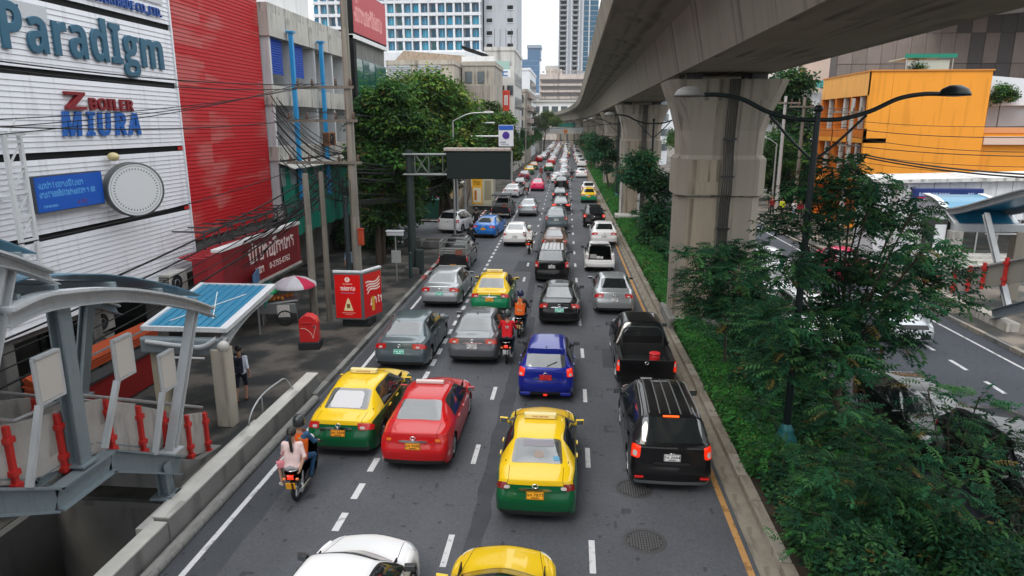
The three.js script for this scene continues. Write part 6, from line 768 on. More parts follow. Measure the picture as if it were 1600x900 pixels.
function makeCar(name, label, key, kind, dims, o) {
  const G = carParts(key, kind, dims, o), { sh } = G, { W, L, Hh, rf, ff, wr, surf } = sh;
  const t = thing(name, label, o.category ?? 'car', [0, 0, 0], 0, o.group);
  put('body', G.body, o.paint, t, o.split ? o.bodyLabel : undefined);
  if (G.lower) put('lower_body', G.lower, o.paint2, t, o.lowerLabel);
  put('underbody', G.under, black, t);
  if (G.rear) put('rear_window', G.rear, G.glazed && o.rearGlass !== glassM ? glassTint : o.rearGlass ?? glassFilm, t);
  if (G.glazed) { put('parcel_shelf', G.shelf, shelfM, t); for (const g of G.seats) put('seat', g, seatM, t); put('cabin', G.cabin, black, t); }
  put('windscreen', G.wind, glassM, t); for (const g of G.trim) put('window_trim', g, trimM, t);
  for (const g of G.sides) put('side_window', g, glassM, t);
  for (const g of G.tails) put('tail_light', g, o.tail ?? tailRed, t);
  if (o.lod && o.tail2 !== null) for (const g of G.tailW) put('reversing_light', g, o.tail2 ?? tailClear, t);
  for (const g of G.heads) put('headlight', g, headLamp, t); put('grille', G.grille, trimM, t);
  const ms = G.mirrors.map((g) => put('mirror', g, o.mirror ?? o.paint, t));
  if (o.lod) {
    G.mirrorGlass.forEach((g, i) => put('mirror_glass', g, glassFilm, ms[i])); put('air_dam', G.dam, trimM, t);
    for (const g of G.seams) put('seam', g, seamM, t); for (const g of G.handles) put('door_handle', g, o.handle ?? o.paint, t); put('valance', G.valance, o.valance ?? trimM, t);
    if (o.strip) put('trim_strip', G.strip, o.strip, t);
    if (o.badge !== false) put('badge', G.badge, chrome, t);
    if (o.fin) put('aerial', G.fin, trimM, t);
  }
  const [pp, tilt] = G.plateAt, pw = o.plateW ?? 0.36;
  if (o.plate) put('number_plate', new THREE.BoxGeometry(pw, 0.16, 0.02).applyMatrix4(new THREE.Matrix4().makeRotationX(-Math.atan2(-(tilt), 1) * 0.7).setPosition(0, pp.y, pp.z + 0.018)), o.plate, t);
  const wg = wheel(wr, o.tyreW ?? 0.2, o.lod);
  for (const c of [rf, ff]) for (const s of [1, -1]) { const wl = put('wheel', wg.hub, black, t); wl.position.set(s * (W - 0.13), wr, -c); put('tyre', wg.ty, rubber, wl); put('rim', wg.rim, rimM, wl); }
  t.userData.sh = undefined; delete t.userData.sh; t.sh = sh;
  return t;
}
// ---------------------------------------------------------------- the traffic
const D = {
  altis: { L: 4.56, W: 0.88, Hh: 1.48, wb: 2.65, ro: 1.0, trunk: 0.6, rtop: 1.32 },
  corolla: { L: 4.5, W: 0.86, Hh: 1.47, wb: 2.6, ro: 1.0, trunk: 0.66, rtop: 1.3, tv0: 0.98, tv1: 2.2, t0: 2.1, t1: 2.62 },
  camry: { L: 4.82, W: 0.91, Hh: 1.47, wb: 2.78, ro: 1.1, trunk: 0.62, rtop: 1.42, tv0: 0.62, tv1: 2.4 },
  accord: { L: 4.7, W: 0.89, Hh: 1.46, wb: 2.72, ro: 1.06, trunk: 0.64, rtop: 1.4, tv0: 0.66, tv1: 2.3 },
  jazz: { L: 3.96, W: 0.85, Hh: 1.52, wb: 2.53, ro: 0.62, rtop: 0.52, cowl: 3.05, wtop: 2.35, hood: 0.82, t0: 2.3, t1: 4.0, tv0: 0.98, tv1: 2.25, pu: 2.25 },
  suv: { L: 4.64, W: 0.925, Hh: 1.74, wb: 2.7, ro: 0.98, rtop: 0.56, belt: 1.06, wr: 0.35, hood: 0.98, cowl: 3.65, wtop: 2.9, rbase: 1.16, t0: 2.35, t1: 3.6, tv0: 0.96, tv1: 2.25, pu: 2.45 },
  xtra: { L: 4.5, W: 0.91, Hh: 1.68, wb: 2.65, ro: 0.95, rtop: 0.6, belt: 1.02, wr: 0.34, hood: 0.95, rbase: 1.12, t0: 2.4, t1: 3.4, tv0: 0.9, tv1: 2.2, pu: 2.4 },
  hatch: { L: 4.1, W: 0.86, Hh: 1.5, wb: 2.55, ro: 0.7, rtop: 0.6, cowl: 3.1, wtop: 2.4, t0: 2.2, t1: 3.4, tv0: 0.95, tv1: 2.2, pu: 2.1 },
  van: { L: 4.8, W: 0.9, Hh: 1.98, wb: 2.75, ro: 0.95, rtop: 0.34, belt: 1.12, wr: 0.34, hood: 1.1, cowl: 4.1, wtop: 3.6, rbase: 1.22, t0: 1.6, t1: 2.9, tv0: 1.0, tv1: 2.1, pu: 2.3 },
  pickup: { L: 5.15, W: 0.91, Hh: 1.78, wb: 3.0, ro: 1.22, trunk: 1.62, rtop: 1.95, belt: 1.08, wr: 0.36, hood: 1.02, cowl: 3.95, wtop: 3.3, pu: 0.75 },
};
const PC = {
  yellow: carPaint([0.72, 0.47, 0.008]), green: carPaint([0.003, 0.085, 0.03]), green2: carPaint([0.008, 0.2, 0.085]), red: carPaint([0.47, 0.01, 0.012]), blue: carPaint([0.01, 0.02, 0.24], 0.15), sky: carPaint([0.015, 0.16, 0.55]),
  black: carPaint([0.006, 0.006, 0.007]), dark: carPaint([0.02, 0.021, 0.024], 0.3), silver: carPaint([0.4, 0.42, 0.44], 0.6), grey: carPaint([0.16, 0.17, 0.185], 0.5), teal: carPaint([0.12, 0.155, 0.17], 0.5), white: carPaint([0.76, 0.76, 0.77]), pink: carPaint([0.6, 0.02, 0.1]), maroon: carPaint([0.1, 0.01, 0.02]), beige: carPaint([0.42, 0.38, 0.3], 0.3), orange: carPaint([0.6, 0.19, 0.01]), brown: carPaint([0.11, 0.06, 0.04], 0.2),
};
const LANE_GROUP = 'cars queueing in the jam on the road under the railway viaduct';
function attachTaxiSign(t, y = 0.05) {
  const sh = t.sh, p = sh.surf(6.35, 0), b = nb(); b.rbox(0, p.y + 0.07, p.z, 0.74, 0.12, 0.17, 0.03);
  const tx = canvas(256, 40, (c, w, h) => { c.fillStyle = '#e3d59a'; c.fillRect(0, 0, w, h); c.fillStyle = '#8c2a1c'; c.font = 'bold 26px sans-serif'; c.textAlign = 'center'; c.fillText('TAXI-METER', w / 2, 29); });
  put('roof_sign', b.geo(), plain([0.66, 0.56, 0.26], 0.4), t); const f = new THREE.PlaneGeometry(0.66, 0.085); f.translate(0, p.y + 0.07, p.z + 0.087); const sg = put('sign_face', f, mat(0xffffff, 0.4, { map: tx }), t);
  const base = nb(); base.box(0, p.y + 0.008, p.z, 0.5, 0.03, 0.1); put('sign_mount', base.geo(), trimM, t);
}
const jam = [];
const park = (t, x, z, turn = 0) => { t.position.set(x, 0, z); t.rotation.y = turn; jam.push(t); return t; };
const taxi = (label, key, dims, x, z, o = {}) => { const t = makeCar('taxi', label, key, 'sedan', dims, { lod: 2, category: 'taxi', paint: PC.yellow, paint2: PC.green, split: true, bodyLabel: 'yellow upper body', lowerLabel: 'green lower body', plate: plates.yellow, strip: chrome, ...o }); if ((o.lod ?? 2) > 0) attachTaxiSign(t); return park(t, x, z, o.turn || 0); };
const car = (name, label, key, kind, dims, x, z, o) => park(makeCar(name, label, key, kind, dims, { lod: 2, ...o }), x, z, o.turn || 0);
const inView = (x0, z) => x0;
// near vehicles, one by one, from the bridge outwards
car('hatchback', 'white car cut off by the bottom edge, only bonnet, roof front and black mirrors showing', 'hatch', 'hatch', D.hatch, -3.64, -6.95, { paint: PC.white, plate: plates.white, mirror: trimM, turn: -0.06 });
taxi('all yellow taxi bonnet and windscreen cut off by the bottom edge of the picture', 'altis', D.altis, -1.0, -6.35, { split: false, paint2: undefined, bodyLabel: undefined });
taxi('yellow and green taxi in the middle lane with writing on its rear window', 'corolla', D.corolla, -0.62, -12.6, { plate: plates.yellow, tail: mat([0.2, 0.01, 0.01], 0.15, { clearcoat: 1 }) });
{ const t = jam[jam.length - 1]; const P = patch(t.sh.surf, 4.62, 4.84, -0.55, 0.62, 0.012, { nu: 3, nv: 10 }); put('window_sticker', P, plain([0.2, 0.19, 0.22], 0.5), t); put('window_emblem', patch(t.sh.surf, 4.28, 4.5, -0.12, 0.24, 0.012, { nu: 6, nv: 6, ru: 0.3, rv: 0.3 }), plain([0.24, 0.19, 0.16], 0.5), t); put('blue_sticker', patch(t.sh.surf, 4.22, 4.36, 0.55, 0.78, 0.012, { nu: 3, nv: 4 }), plain([0.08, 0.25, 0.4], 0.4), t); }
const capt = car('suv', 'black sport utility vehicle with lit orange tail lights and roof ridges beside the median kerb', 'suv', 'hatch', D.suv, 2.35, -14.1, { paint: PC.black, plate: plates.white, tail: tailLit, tail2: tailClear, valance: plain([0.1, 0.11, 0.12], 0.5), rearGlass: glassM, strip: plain([0.06, 0.06, 0.07], 0.3, { metalness: 0.8 }) });
const ridgeM = plain([0.12, 0.12, 0.12], 0.4);
{ const t = capt, s = t.sh.surf; for (const v of [-0.66, -0.33, 0, 0.33, 0.66]) { const g = nb(); for (let i = 0; i < 8; i++) { const a = s(5.15 + i * 0.22, v), b = s(5.15 + (i + 1) * 0.22, v); g.bar([a.x, a.y + 0.006, a.z], [b.x, b.y + 0.006, b.z], 0.025, 0.018); } put('roof_ridge', g.geo(), ridgeM, t); }
  for (const sg of [1, -1]) put('roof_rail', nb().tube(steps(5.0, 6.9, 6).map((u, i) => { const p = s(u, sg * 0.96); return [p.x, p.y + (i % 6 ? 0.06 : 0.01), p.z]; }), 0.018, 6).geo(), plain([0.25, 0.25, 0.26], 0.35, { metalness: 0.6 }), t);
  const b = s(4.98, 0); put('brake_light', nb().rbox(0, b.y + 0.02, b.z + 0.02, 0.36, 0.035, 0.05, 0.012).geo(), mat([0.6, 0.1, 0.02], 0.3, { emissive: 0xff5a10, emissiveIntensity: 1.0 }), t);
  for (const sg of [1, -1]) put('reflector', nb().rbox(sg * 0.72, 0.45, 0.0, 0.2, 0.05, 0.05, 0.015).geo(), tailRed, t); }
function spoiler(t, m = null) { const s = t.sh.surf, g = nb(), pts = steps(-0.9, 0.9, 10).map((v) => s(5.0, v)); for (let i = 0; i < 10; i++) { const a = pts[i], b = pts[i + 1]; g.bar([a.x, a.y + 0.005, a.z + 0.06], [b.x, b.y + 0.005, b.z + 0.06], 0.05, 0.22); } put('spoiler', mergeVerticesSafe(g.geo()), m, t); }
function mergeVerticesSafe(g) { return g; }
const jz = car('hatchback', 'bright blue hatchback with red number plate and roof spoiler beside the red jacketed motorcyclist', 'jazz', 'hatch', D.jazz, -0.66, -19.15, { paint: PC.blue, plate: plates.red, tail: tailLit, fin: true, strip: chrome, rearGlass: glassFilm, mirror: trimM });
spoiler(jz, PC.blue);
{ for (const s of [1, -1]) put('bumper_skirt', nb().rbox(s * 0.6, 0.3, 0.02, 0.3, 0.1, 0.06, 0.02).geo(), PC.blue, jz); put('fog_light', nb().rbox(0, 0.27, 0.04, 0.12, 0.06, 0.03, 0.01).geo(), tailLit, jz); const w = jz.sh.surf(4.2, 0.05), w2 = jz.sh.surf(4.42, 0.5); put('wiper', nb().bar([w.x, w.y + 0.01, w.z + 0.03], [w2.x, w2.y + 0.01, w2.z + 0.03], 0.015).geo(), trimM, jz); }
car('sedan', 'bright red sedan taxi with chrome bar over its yellow plate, ahead of the left motorbike', 'corolla', 'sedan', D.corolla, -3.62, -14.55, { category: 'taxi', paint: PC.red, plate: plates.yellow2, strip: chrome, tail: mat([0.5, 0.012, 0.01], 0.15, { clearcoat: 1 }), tail2: tailAmber, rearGlass: mat([0.16, 0.19, 0.21], 0.12, { ior: 2.4 }) });
{ const t = jam[jam.length - 1], p = t.sh.surf(6.35, 0); put('roof_sign', nb().rbox(0, p.y + 0.05, p.z, 0.74, 0.09, 0.13, 0.025).geo(), plain([0.6, 0.5, 0.48], 0.4), t); }
taxi('yellow over green taxi beside the low concrete wall, white cloth in its rear window', 'altis', D.altis, -5.62, -15.1, { plate: plates.yellow2, turn: -0.02 });
{ const t = jam[jam.length - 1]; put('window_cloth', patch(t.sh.surf, 4.14, 4.78, -0.66, 0.6, 0.0085, { nu: 6, nv: 8, ru: 0.06, rv: 0.1, d: 0.002 }), mat([0.46, 0.45, 0.47], 0.35, { clearcoat: 0.6 }), t); }
const pk = car('pickup_truck', 'black pickup truck with a red barrel in its load bed', 'pickup', 'pickup', D.pickup, 2.42, -20.2, { category: 'pickup truck', paint: PC.black, plate: plates.white, tail: tailLit, rearGlass: glassM, mirror: trimM, tail2: tailClear });
function bed(t, m = trimM) { const { W } = t.sh, g = nb(); g.b2(-W + 0.16, W - 0.16, 0.66, 0.7, -1.6, -0.06); for (const s of [1, -1]) g.b2(s * (W - 0.17), s * (W - 0.13), 0.7, 1.05, -1.6, -0.05); g.b2(-W + 0.17, W - 0.17, 0.7, 1.05, -0.09, -0.04); g.b2(-W + 0.17, W - 0.17, 0.7, 1.1, -1.63, -1.58); for (let i = -3; i <= 3; i++) g.box(i * 0.18, 0.705, -0.82, 0.06, 0.02, 1.5); put('load_bed', g.geo(), m, t); }
bed(pk);
{ const g = nb(); for (const s of [1, -1]) { g.tube([[s * 0.66, 1.06, -1.5], [s * 0.64, 1.5, -1.52], [s * 0.5, 1.66, -1.52], [0, 1.68, -1.52]], 0.03, 8); } put('roll_bar', g.geo(), darkMetal, pk); }
{ const b = thing('barrel', 'red plastic barrel with lid standing in the bed of the black pickup truck', 'barrel', [2.42 + 0.28, 0.715, -20.2 - 0.42]); put('drum', nb().lathe([[0, 0], [0.155, 0], [0.165, 0.05], [0.16, 0.2], [0.165, 0.36], [0.15, 0.42], [0, 0.42]], 20).geo(), plain([0.5, 0.012, 0.015], 0.4), b); put('lid', nb().lathe([[0, 0.42], [0.17, 0.42], [0.175, 0.45], [0.16, 0.475], [0, 0.48]], 20).geo(), plain([0.58, 0.015, 0.02], 0.4), b);
  const c = thing('tool_crate', 'pale blue and white crate lying at the tailgate in the pickup bed', 'crate', [2.42 + 0.2, 0.715, -20.2 - 0.18]); put('body', nb().rbox(0, 0.08, 0, 0.36, 0.16, 0.2, 0.02).geo(), plain([0.3, 0.45, 0.62], 0.5), c); put('lid', nb().rbox(0, 0.17, 0, 0.34, 0.03, 0.19, 0.01).geo(), plain([0.6, 0.6, 0.62], 0.5), c);
  const s = thing('sack', 'flattened pale sack lying across the rear of the pickup bed', 'sack', [2.42 - 0.32, 0.715, -20.2 - 0.22]); put('cloth', nb().sph(0, 0.05, 0, 0.3, 1.1, 0.22, 0.5, 16).geo(), plain([0.25, 0.25, 0.26], 0.9), s); }
car('sedan', 'teal grey sedan with green number plate waiting beside the pavement kerb', 'camry', 'sedan', D.camry, -5.66, -21.35, { paint: PC.teal, plate: plates.green });
car('sedan', 'dark silver sedan with white plate beside the red jacketed motorcyclist', 'accord', 'sedan', D.accord, -3.3, -22.1, { paint: PC.grey, plate: plates.white2, fin: true, tail: mat([0.5, 0.04, 0.02], 0.15, { clearcoat: 1 }), strip: chrome });
car('sedan', 'black sedan with green number plate and pale boot edge behind the blue hatchback', 'altis', 'sedan', D.altis, -0.4, -27.1, { paint: PC.black, plate: plates.green, strip: chrome });
car('sedan', 'silver sedan with white plate beside the yellow kerb line next to the viaduct pier', 'accord', 'sedan', D.accord, 1.95, -29.0, { paint: PC.silver, plate: plates.white, rearGlass: glassM });
taxi('yellow over light green taxi with pale rear window behind the dark silver sedan', 'altis', D.altis, -3.47, -28.6, { paint2: PC.green2, rearGlass: mat([0.2, 0.22, 0.22], 0.12, { ior: 2.4 }), tail: tailRed });
car('sedan', 'silver sedan with green plate and dark rear window behind the teal grey sedan', 'camry', 'sedan', D.camry, -5.85, -29.5, { paint: PC.silver, plate: plates.green });
const ridgeM2 = plain([0.4, 0.4, 0.41], 0.4);
const s15 = car('suv', 'black sport utility vehicle with silver striped roof in the middle lane', 'suv', 'hatch', D.suv, -0.95, -35.0, { paint: PC.black, plate: plates.white2, rearGlass: glassFilm });
{ const s = s15.sh.surf; for (const v of [-0.75, -0.45, -0.15, 0.15, 0.45, 0.75]) { const g = nb(); for (let i = 0; i < 6; i++) { const a = s(5.15 + i * 0.28, v), b = s(5.15 + (i + 1) * 0.28, v); g.bar([a.x, a.y + 0.01, a.z], [b.x, b.y + 0.01, b.z], 0.12, 0.02); } put('roof_ridge', g.geo(), ridgeM2, s15); } }
// white hatchback with its tailgate up
const wo = car('hatchback', 'white hatchback with its tailgate raised, dark boot open', 'hatchOpen', 'hatch', D.hatch, 1.67, -38, { paint: PC.white, opened: true, tail: tailClear, mirror: trimM });
{ const s = wo.sh.surf, g = nb(); g.b2(-0.66, 0.66, 0.5, 0.53, -1.3, -0.08); g.b2(-0.7, -0.66, 0.5, 1.3, -1.3, -0.2); g.b2(0.66, 0.7, 0.5, 1.3, -1.3, -0.2); g.b2(-0.7, 0.7, 0.5, 1.35, -1.36, -1.3); put('boot_interior', g.geo(), black, wo); put('number_plate', nb().rbox(0, 0.86, -0.16, 0.36, 0.14, 0.02, 0.006).geo(), plates.white, wo);
  const l = nb(); l.rbox(0, 1.56, -0.5, 1.1, 0.05, 0.95, 0.02, 0, -0.12); put('tailgate', l.geo(), mat([0.02, 0.022, 0.024], 0.1, { ior: 2.2 }), wo); const bx = nb(); bx.rbox(-0.38, 0.74, -0.55, 0.4, 0.42, 0.3, 0.02); put('boot_box', bx.geo(), plain([0.4, 0.4, 0.38], 0.7), wo); put('strut', nb().cyl([-0.6, 1.0, -0.3], [-0.52, 1.52, -0.42], 0.012).cyl([0.6, 1.0, -0.3], [0.52, 1.52, -0.42], 0.012).geo(), trimM, wo); }
car('sedan', 'dark red sedan half hidden behind the striped roof of the black sport utility vehicle', 'corolla', 'sedan', D.corolla, -1.03, -43.4, { lod: 1, paint: PC.brown, plate: plates.white, tail: tailRed });
car('sedan', 'white sedan with black roof beside the median kerb ahead of the open hatchback', 'camry', 'sedan', D.camry, 2.3, -46.6, { lod: 1, paint: PC.white, plate: plates.white2, rearGlass: glassM });
car('sedan', 'white sedan alone in the second lane beside the motorcyclist in the white shirt', 'corolla', 'sedan', D.corolla, -3.8, -45.9, { lod: 1, paint: PC.white, plate: plates.white, tail: tailRed, rearGlass: mat([0.16, 0.17, 0.17], 0.12, { ior: 2.2 }) });
car('sedan', 'bright sky blue sedan in the kerb lane', 'accord', 'sedan', D.accord, -6.4, -49.3, { lod: 1, paint: PC.sky, plate: plates.yellow, tail: mat([0.5, 0.03, 0.05], 0.2), turn: -0.1 });
car('suv', 'white compact sport utility vehicle pulled in at the side entrance beside the tree trunks', 'xtra', 'hatch', D.xtra, -9.4, -51.2, { lod: 1, paint: PC.white, rearGlass: glassM, turn: -0.22, valance: trimM });
car('suv', 'grey sport utility vehicle with tall red tail lights in the middle lane', 'suv', 'hatch', D.xtra, -1.15, -53.6, { lod: 1, paint: PC.teal, plate: plates.white, tail: tailRed });
car('suv', 'small black sport utility vehicle with glowing orange tail lights beside the median kerb', 'xtra', 'hatch', D.xtra, 1.88, -55.3, { lod: 1, paint: PC.black, tail: tailLit, rearGlass: glassM });
car('sedan', 'silver sedan with red lights in the second lane behind the dark cargo truck', 'altis', 'sedan', D.altis, -3.97, -61.8, { lod: 1, paint: PC.silver, tail: tailRed });
car('sedan', 'dark sedan with bright roof reflection ahead of the grey sport utility vehicle', 'camry', 'sedan', D.camry, -0.95, -63.9, { lod: 1, paint: PC.dark, tail: tailLit });
car('hatchback', 'dark hatchback with orange lights in the middle lane, second ahead of the grey one', 'hatch', 'hatch', D.hatch, -1.22, -74, { lod: 1, paint: PC.dark, tail: tailLit });
taxi('yellow over bright green taxi far along the lane beside the median kerb', 'altis', D.altis, 1.86, -73.6, { lod: 1, paint2: PC.green2, rearGlass: glassM });
car('hatchback', 'white hatchback directly ahead of the yellow and bright green taxi', 'hatch', 'hatch', D.hatch, 2.0, -82.5, { lod: 1, paint: PC.white, rearGlass: glassM });
car('sedan', 'bright pink sedan in the second lane', 'altis', 'sedan', D.altis, -4.34, -86.6, { lod: 1, paint: PC.pink, category: 'taxi' });
car('sedan', 'white sedan close to the kerb ahead of the dark cargo truck', 'camry', 'sedan', D.camry, -7.05, -78.3, { lod: 1, paint: PC.white, tail: tailRed, turn: -0.12 });
car('sedan', 'black sedan close to the kerb ahead of the white kerb lane sedan', 'altis', 'sedan', D.altis, -6.8, -88.7, { lod: 1, paint: PC.black });
// far vehicles: copies of a few light models, painted one by one
const farProto = {};
function farCar(kind, dims, paint, paint2) { const k = kind + dims + paint + (paint2 || ''); if (!farProto[k]) { const o = { lod: 0, paint: PC[paint], category: paint2 ? 'taxi' : 'car' }; if (paint2) Object.assign(o, { split: true, paint2: PC[paint2] }); farProto[k] = { kind, dims, o, made: null }; } return farProto[k]; }
function placeFar(kind, dims, paint, x, z, label, paint2, group) {
  const f = farCar(kind, dims, paint, paint2), name = paint2 ? 'taxi' : kind === 'sedan' ? 'sedan' : dims === 'van' ? 'van' : 'hatchback';
  if (!f.made) { f.made = makeCar(name, label, dims, kind, D[dims], { ...f.o, group }); f.made.position.set(x, 0, z); } else copy(f.made, [x, 0, z], 0, label, group).userData.group = group;
}
for (const [k, d, p, x, z, l, p2] of [
  ['hatch', 'suv', 'black', -1.3, -88.8, 'black sport utility vehicle in the middle lane level with the pink sedan'],
  ['hatch', 'hatch', 'white', -2.1, -100, 'white hatchback straddling the dashed line beside the pink sedan'],
  ['sedan', 'altis', 'maroon', -7.2, -103.3, 'dark red sedan in the kerb lane beyond the black kerb lane sedan'],
  ['sedan', 'altis', 'silver', -1.3, -109, 'silver sedan in the middle lane ahead of the black sport utility vehicle'],
  ['sedan', 'camry', 'white', 1.5, -110, 'white sedan with lit right tail light beside the median kerb, beyond the taxi'],
  ['sedan', 'altis', 'yellow', -7.25, -116, 'orange yellow taxi in the kerb lane beyond the advertising box', 'green'],
  ['sedan', 'altis', 'silver', -1.4, -125, 'silver sedan beside the far motorcyclist in dark clothes'],
  ['sedan', 'altis', 'beige', -4.2, -125, 'cream over dark green taxi in the second lane', 'green'],
  ['sedan', 'corolla', 'orange', -7.25, -129, 'orange taxi directly ahead of the orange yellow taxi', 'green'],
  ['hatch', 'suv', 'white', 1.9, -139, 'tall white sport utility vehicle beside the median kerb, second beyond the bright green taxi'],
  ['sedan', 'corolla', 'red', -4.4, -146, 'red sedan ahead of the cream and green taxi'],
  ['sedan', 'altis', 'white', -1.8, -146, 'white sedan in the middle lane level with the small red sedan'],
  ['sedan', 'corolla', 'red', -7.6, -158, 'red and grey sedan in the kerb lane beyond the orange taxis'],
  ['hatch', 'van', 'white', 1.55, -152, 'tall white van beside the median kerb under the first far pier'],
]) placeFar(k, d, p, x, z, l, p2);
{
  const r = rng(21), pal = ['white', 'white', 'silver', 'silver', 'black', 'dark', 'red', 'maroon', 'beige', 'pink', 'grey', 'white', 'orange'], kinds = [['sedan', 'altis'], ['sedan', 'camry'], ['hatch', 'hatch'], ['hatch', 'suv'], ['hatch', 'van']];
  const lanes = [[-5.9, -168], [-3.5, -158], [-0.45, -160], [2.35, -166]];
  for (const [x0, z0] of lanes) for (let z = z0; z > -372;) {
    const tx = r() < 0.16; let [k, d] = kinds[Math.floor(r() * 4.4)], p = pal[Math.floor(r() * pal.length)]; if (tx) { k = 'sedan'; d = 'altis'; p = r() < 0.7 ? 'yellow' : 'orange'; }
    placeFar(k, d, p, x0 + SH(z) + (r() - 0.5) * 0.5, z, tx ? p + ' and green taxi in the far queue towards the footbridge' : 'tiny ' + p + ' car in the far queue towards the footbridge', tx ? 'green' : undefined, tx ? 'far ' + p + ' taxis queueing towards the footbridge' : 'far ' + p + ' cars queueing towards the footbridge');
    z -= D[d].L + 1.6 + r() * 2.6;
  }
}
// ---------------------------------------------------------------- people: one continuous surface round a skeleton
function surfaceNet(f, lo, hi, cell) {
  const n = [0, 1, 2].map((k) => Math.ceil((hi[k] - lo[k]) / cell) + 1), [nx, ny, nz] = n, v = new Float32Array(nx * ny * nz), at = (i, j, k) => i + nx * (j + ny * k);
  for (let k = 0; k < nz; k++) for (let j = 0; j < ny; j++) for (let i = 0; i < nx; i++) v[at(i, j, k)] = f(lo[0] + i * cell, lo[1] + j * cell, lo[2] + k * cell);
  const id = new Int32Array(nx * ny * nz).fill(-1), pos = [], idx = [];
  for (let k = 0; k < nz - 1; k++) for (let j = 0; j < ny - 1; j++) for (let i = 0; i < nx - 1; i++) {
    let c = 0, x = 0, y = 0, z = 0; const s = []; for (let q = 0; q < 8; q++) s.push(v[at(i + (q & 1), j + (q >> 1 & 1), k + (q >> 2))]);
    for (let q = 0; q < 8; q++) for (const b of [1, 2, 4]) { if (q & b) continue; const a = s[q], d = s[q | b]; if (a < 0 === d < 0) continue; const t = a / (a - d); x += (q & 1) + (b === 1 ? t : 0); y += (q >> 1 & 1) + (b === 2 ? t : 0); z += (q >> 2) + (b === 4 ? t : 0); c++; }
    if (c) { id[at(i, j, k)] = pos.length / 3; pos.push(lo[0] + (i + x / c) * cell, lo[1] + (j + y / c) * cell, lo[2] + (k + z / c) * cell); }
  }
  const S1 = [1, nx, nx * ny];
  for (let k = 1; k < nz - 1; k++) for (let j = 1; j < ny - 1; j++) for (let i = 1; i < nx - 1; i++) { const a = at(i, j, k); for (let e = 0; e < 3; e++) { const b = a + S1[e]; if (v[a] < 0 === v[b] < 0) continue; const u = S1[(e + 1) % 3], w = S1[(e + 2) % 3], q = [id[a], id[a - u], id[a - u - w], id[a - w]]; if (q.some((m) => m < 0)) continue; if (v[a] < 0) idx.push(q[0], q[1], q[2], q[0], q[2], q[3]); else idx.push(q[0], q[2], q[1], q[0], q[3], q[2]); } }
  return { pos, idx };
}
function capsule(x, y, z, b) { const [ax, ay, az, bx, by, bz, r0, r1] = b, dx = bx - ax, dy = by - ay, dz = bz - az; let t = ((x - ax) * dx + (y - ay) * dy + (z - az) * dz) / (dx * dx + dy * dy + dz * dz + 1e-9); t = t < 0 ? 0 : t > 1 ? 1 : t; return Math.hypot(x - ax - dx * t, y - ay - dy * t, z - az - dz * t) - r0 - (r1 - r0) * t; }
function figure(bones, cell, k = 0.035) {                                         // bones: [ax,ay,az,bx,by,bz,r0,r1,group]
  const lo = [9, 9, 9], hi = [-9, -9, -9]; for (const b of bones) for (const [o, r] of [[0, b[6]], [3, b[7]]]) for (let q = 0; q < 3; q++) { lo[q] = Math.min(lo[q], b[o + q] - r - cell * 2); hi[q] = Math.max(hi[q], b[o + q] + r + cell * 2); }
  const f = (x, y, z) => { let d = 9; for (const b of bones) { const e = capsule(x, y, z, b), h = clamp(0.5 + 0.5 * (d - e) / k, 0, 1); d = d * (1 - h) + e * h - k * h * (1 - h); } return d; };
  const { pos, idx } = surfaceNet(f, lo, hi, cell), grp = []; for (let i = 0; i < pos.length; i += 3) { let best = 9, g = 0; for (const b of bones) { const e = capsule(pos[i], pos[i + 1], pos[i + 2], b); if (e < best) { best = e; g = b[8]; } } grp.push(g); }
  return { pos, idx, grp };
}
const joinFig = (list) => { const o = { pos: [], idx: [], grp: [] }; for (const f of list) { const b = o.pos.length / 3; for (const p of f.pos) o.pos.push(p); for (const i of f.idx) o.idx.push(i + b); for (const g of f.grp) o.grp.push(g); } return o; };
function moveFig(f, m) { const v = V3(), p = []; for (let i = 0; i < f.pos.length; i += 3) { v.set(f.pos[i], f.pos[i + 1], f.pos[i + 2]).applyMatrix4(m); p.push(v.x, v.y, v.z); } return { pos: p, idx: m.determinant() < 0 ? f.idx.slice().reverse() : f.idx, grp: f.grp }; }
// a right hand, wrist at the origin, fingers towards -z, thumb towards -x; curl 0 straight .. 1 gripping
function handFig(curl) {
  const b = [[0, 0, 0.02, 0, 0, -0.02, 0.026, 0.028, 0], [-0.024, 0, -0.02, -0.028, 0, -0.085, 0.014, 0.012, 0], [-0.008, 0.002, -0.02, -0.009, 0.002, -0.09, 0.015, 0.012, 0], [0.009, 0.001, -0.02, 0.01, 0.001, -0.086, 0.014, 0.012, 0], [0.024, -0.002, -0.02, 0.028, -0.003, -0.078, 0.013, 0.011, 0]];
  [[-0.028, -0.085, 0.04, 0.024, 0.02], [-0.009, -0.09, 0.045, 0.028, 0.022], [0.01, -0.086, 0.041, 0.026, 0.02], [0.028, -0.078, 0.032, 0.02, 0.018]].forEach(([x, z, ...L]) => { let p = [x, 0, z], a = 0.25 + curl * 0.75; L.forEach((l, i) => { const q = [p[0] + x * 0.04, p[1] - Math.sin(a) * l, p[2] - Math.cos(a) * l]; b.push([...p, ...q, 0.0095 - i * 0.0008, 0.009 - i * 0.001, 0]); p = q; a += 0.35 + curl * 0.85; }); });
  b.push([-0.02, -0.004, -0.02, -0.05, -0.014, -0.05, 0.013, 0.011, 0], [-0.05, -0.014, -0.05, -0.05 + curl * 0.012, -0.03, -0.078, 0.0105, 0.009, 0], [-0.05 + curl * 0.012, -0.03, -0.078, -0.045 + curl * 0.02, -0.045, -0.095, 0.009, 0.008, 0]);
  return figure(b, 0.0045, 0.008);
}
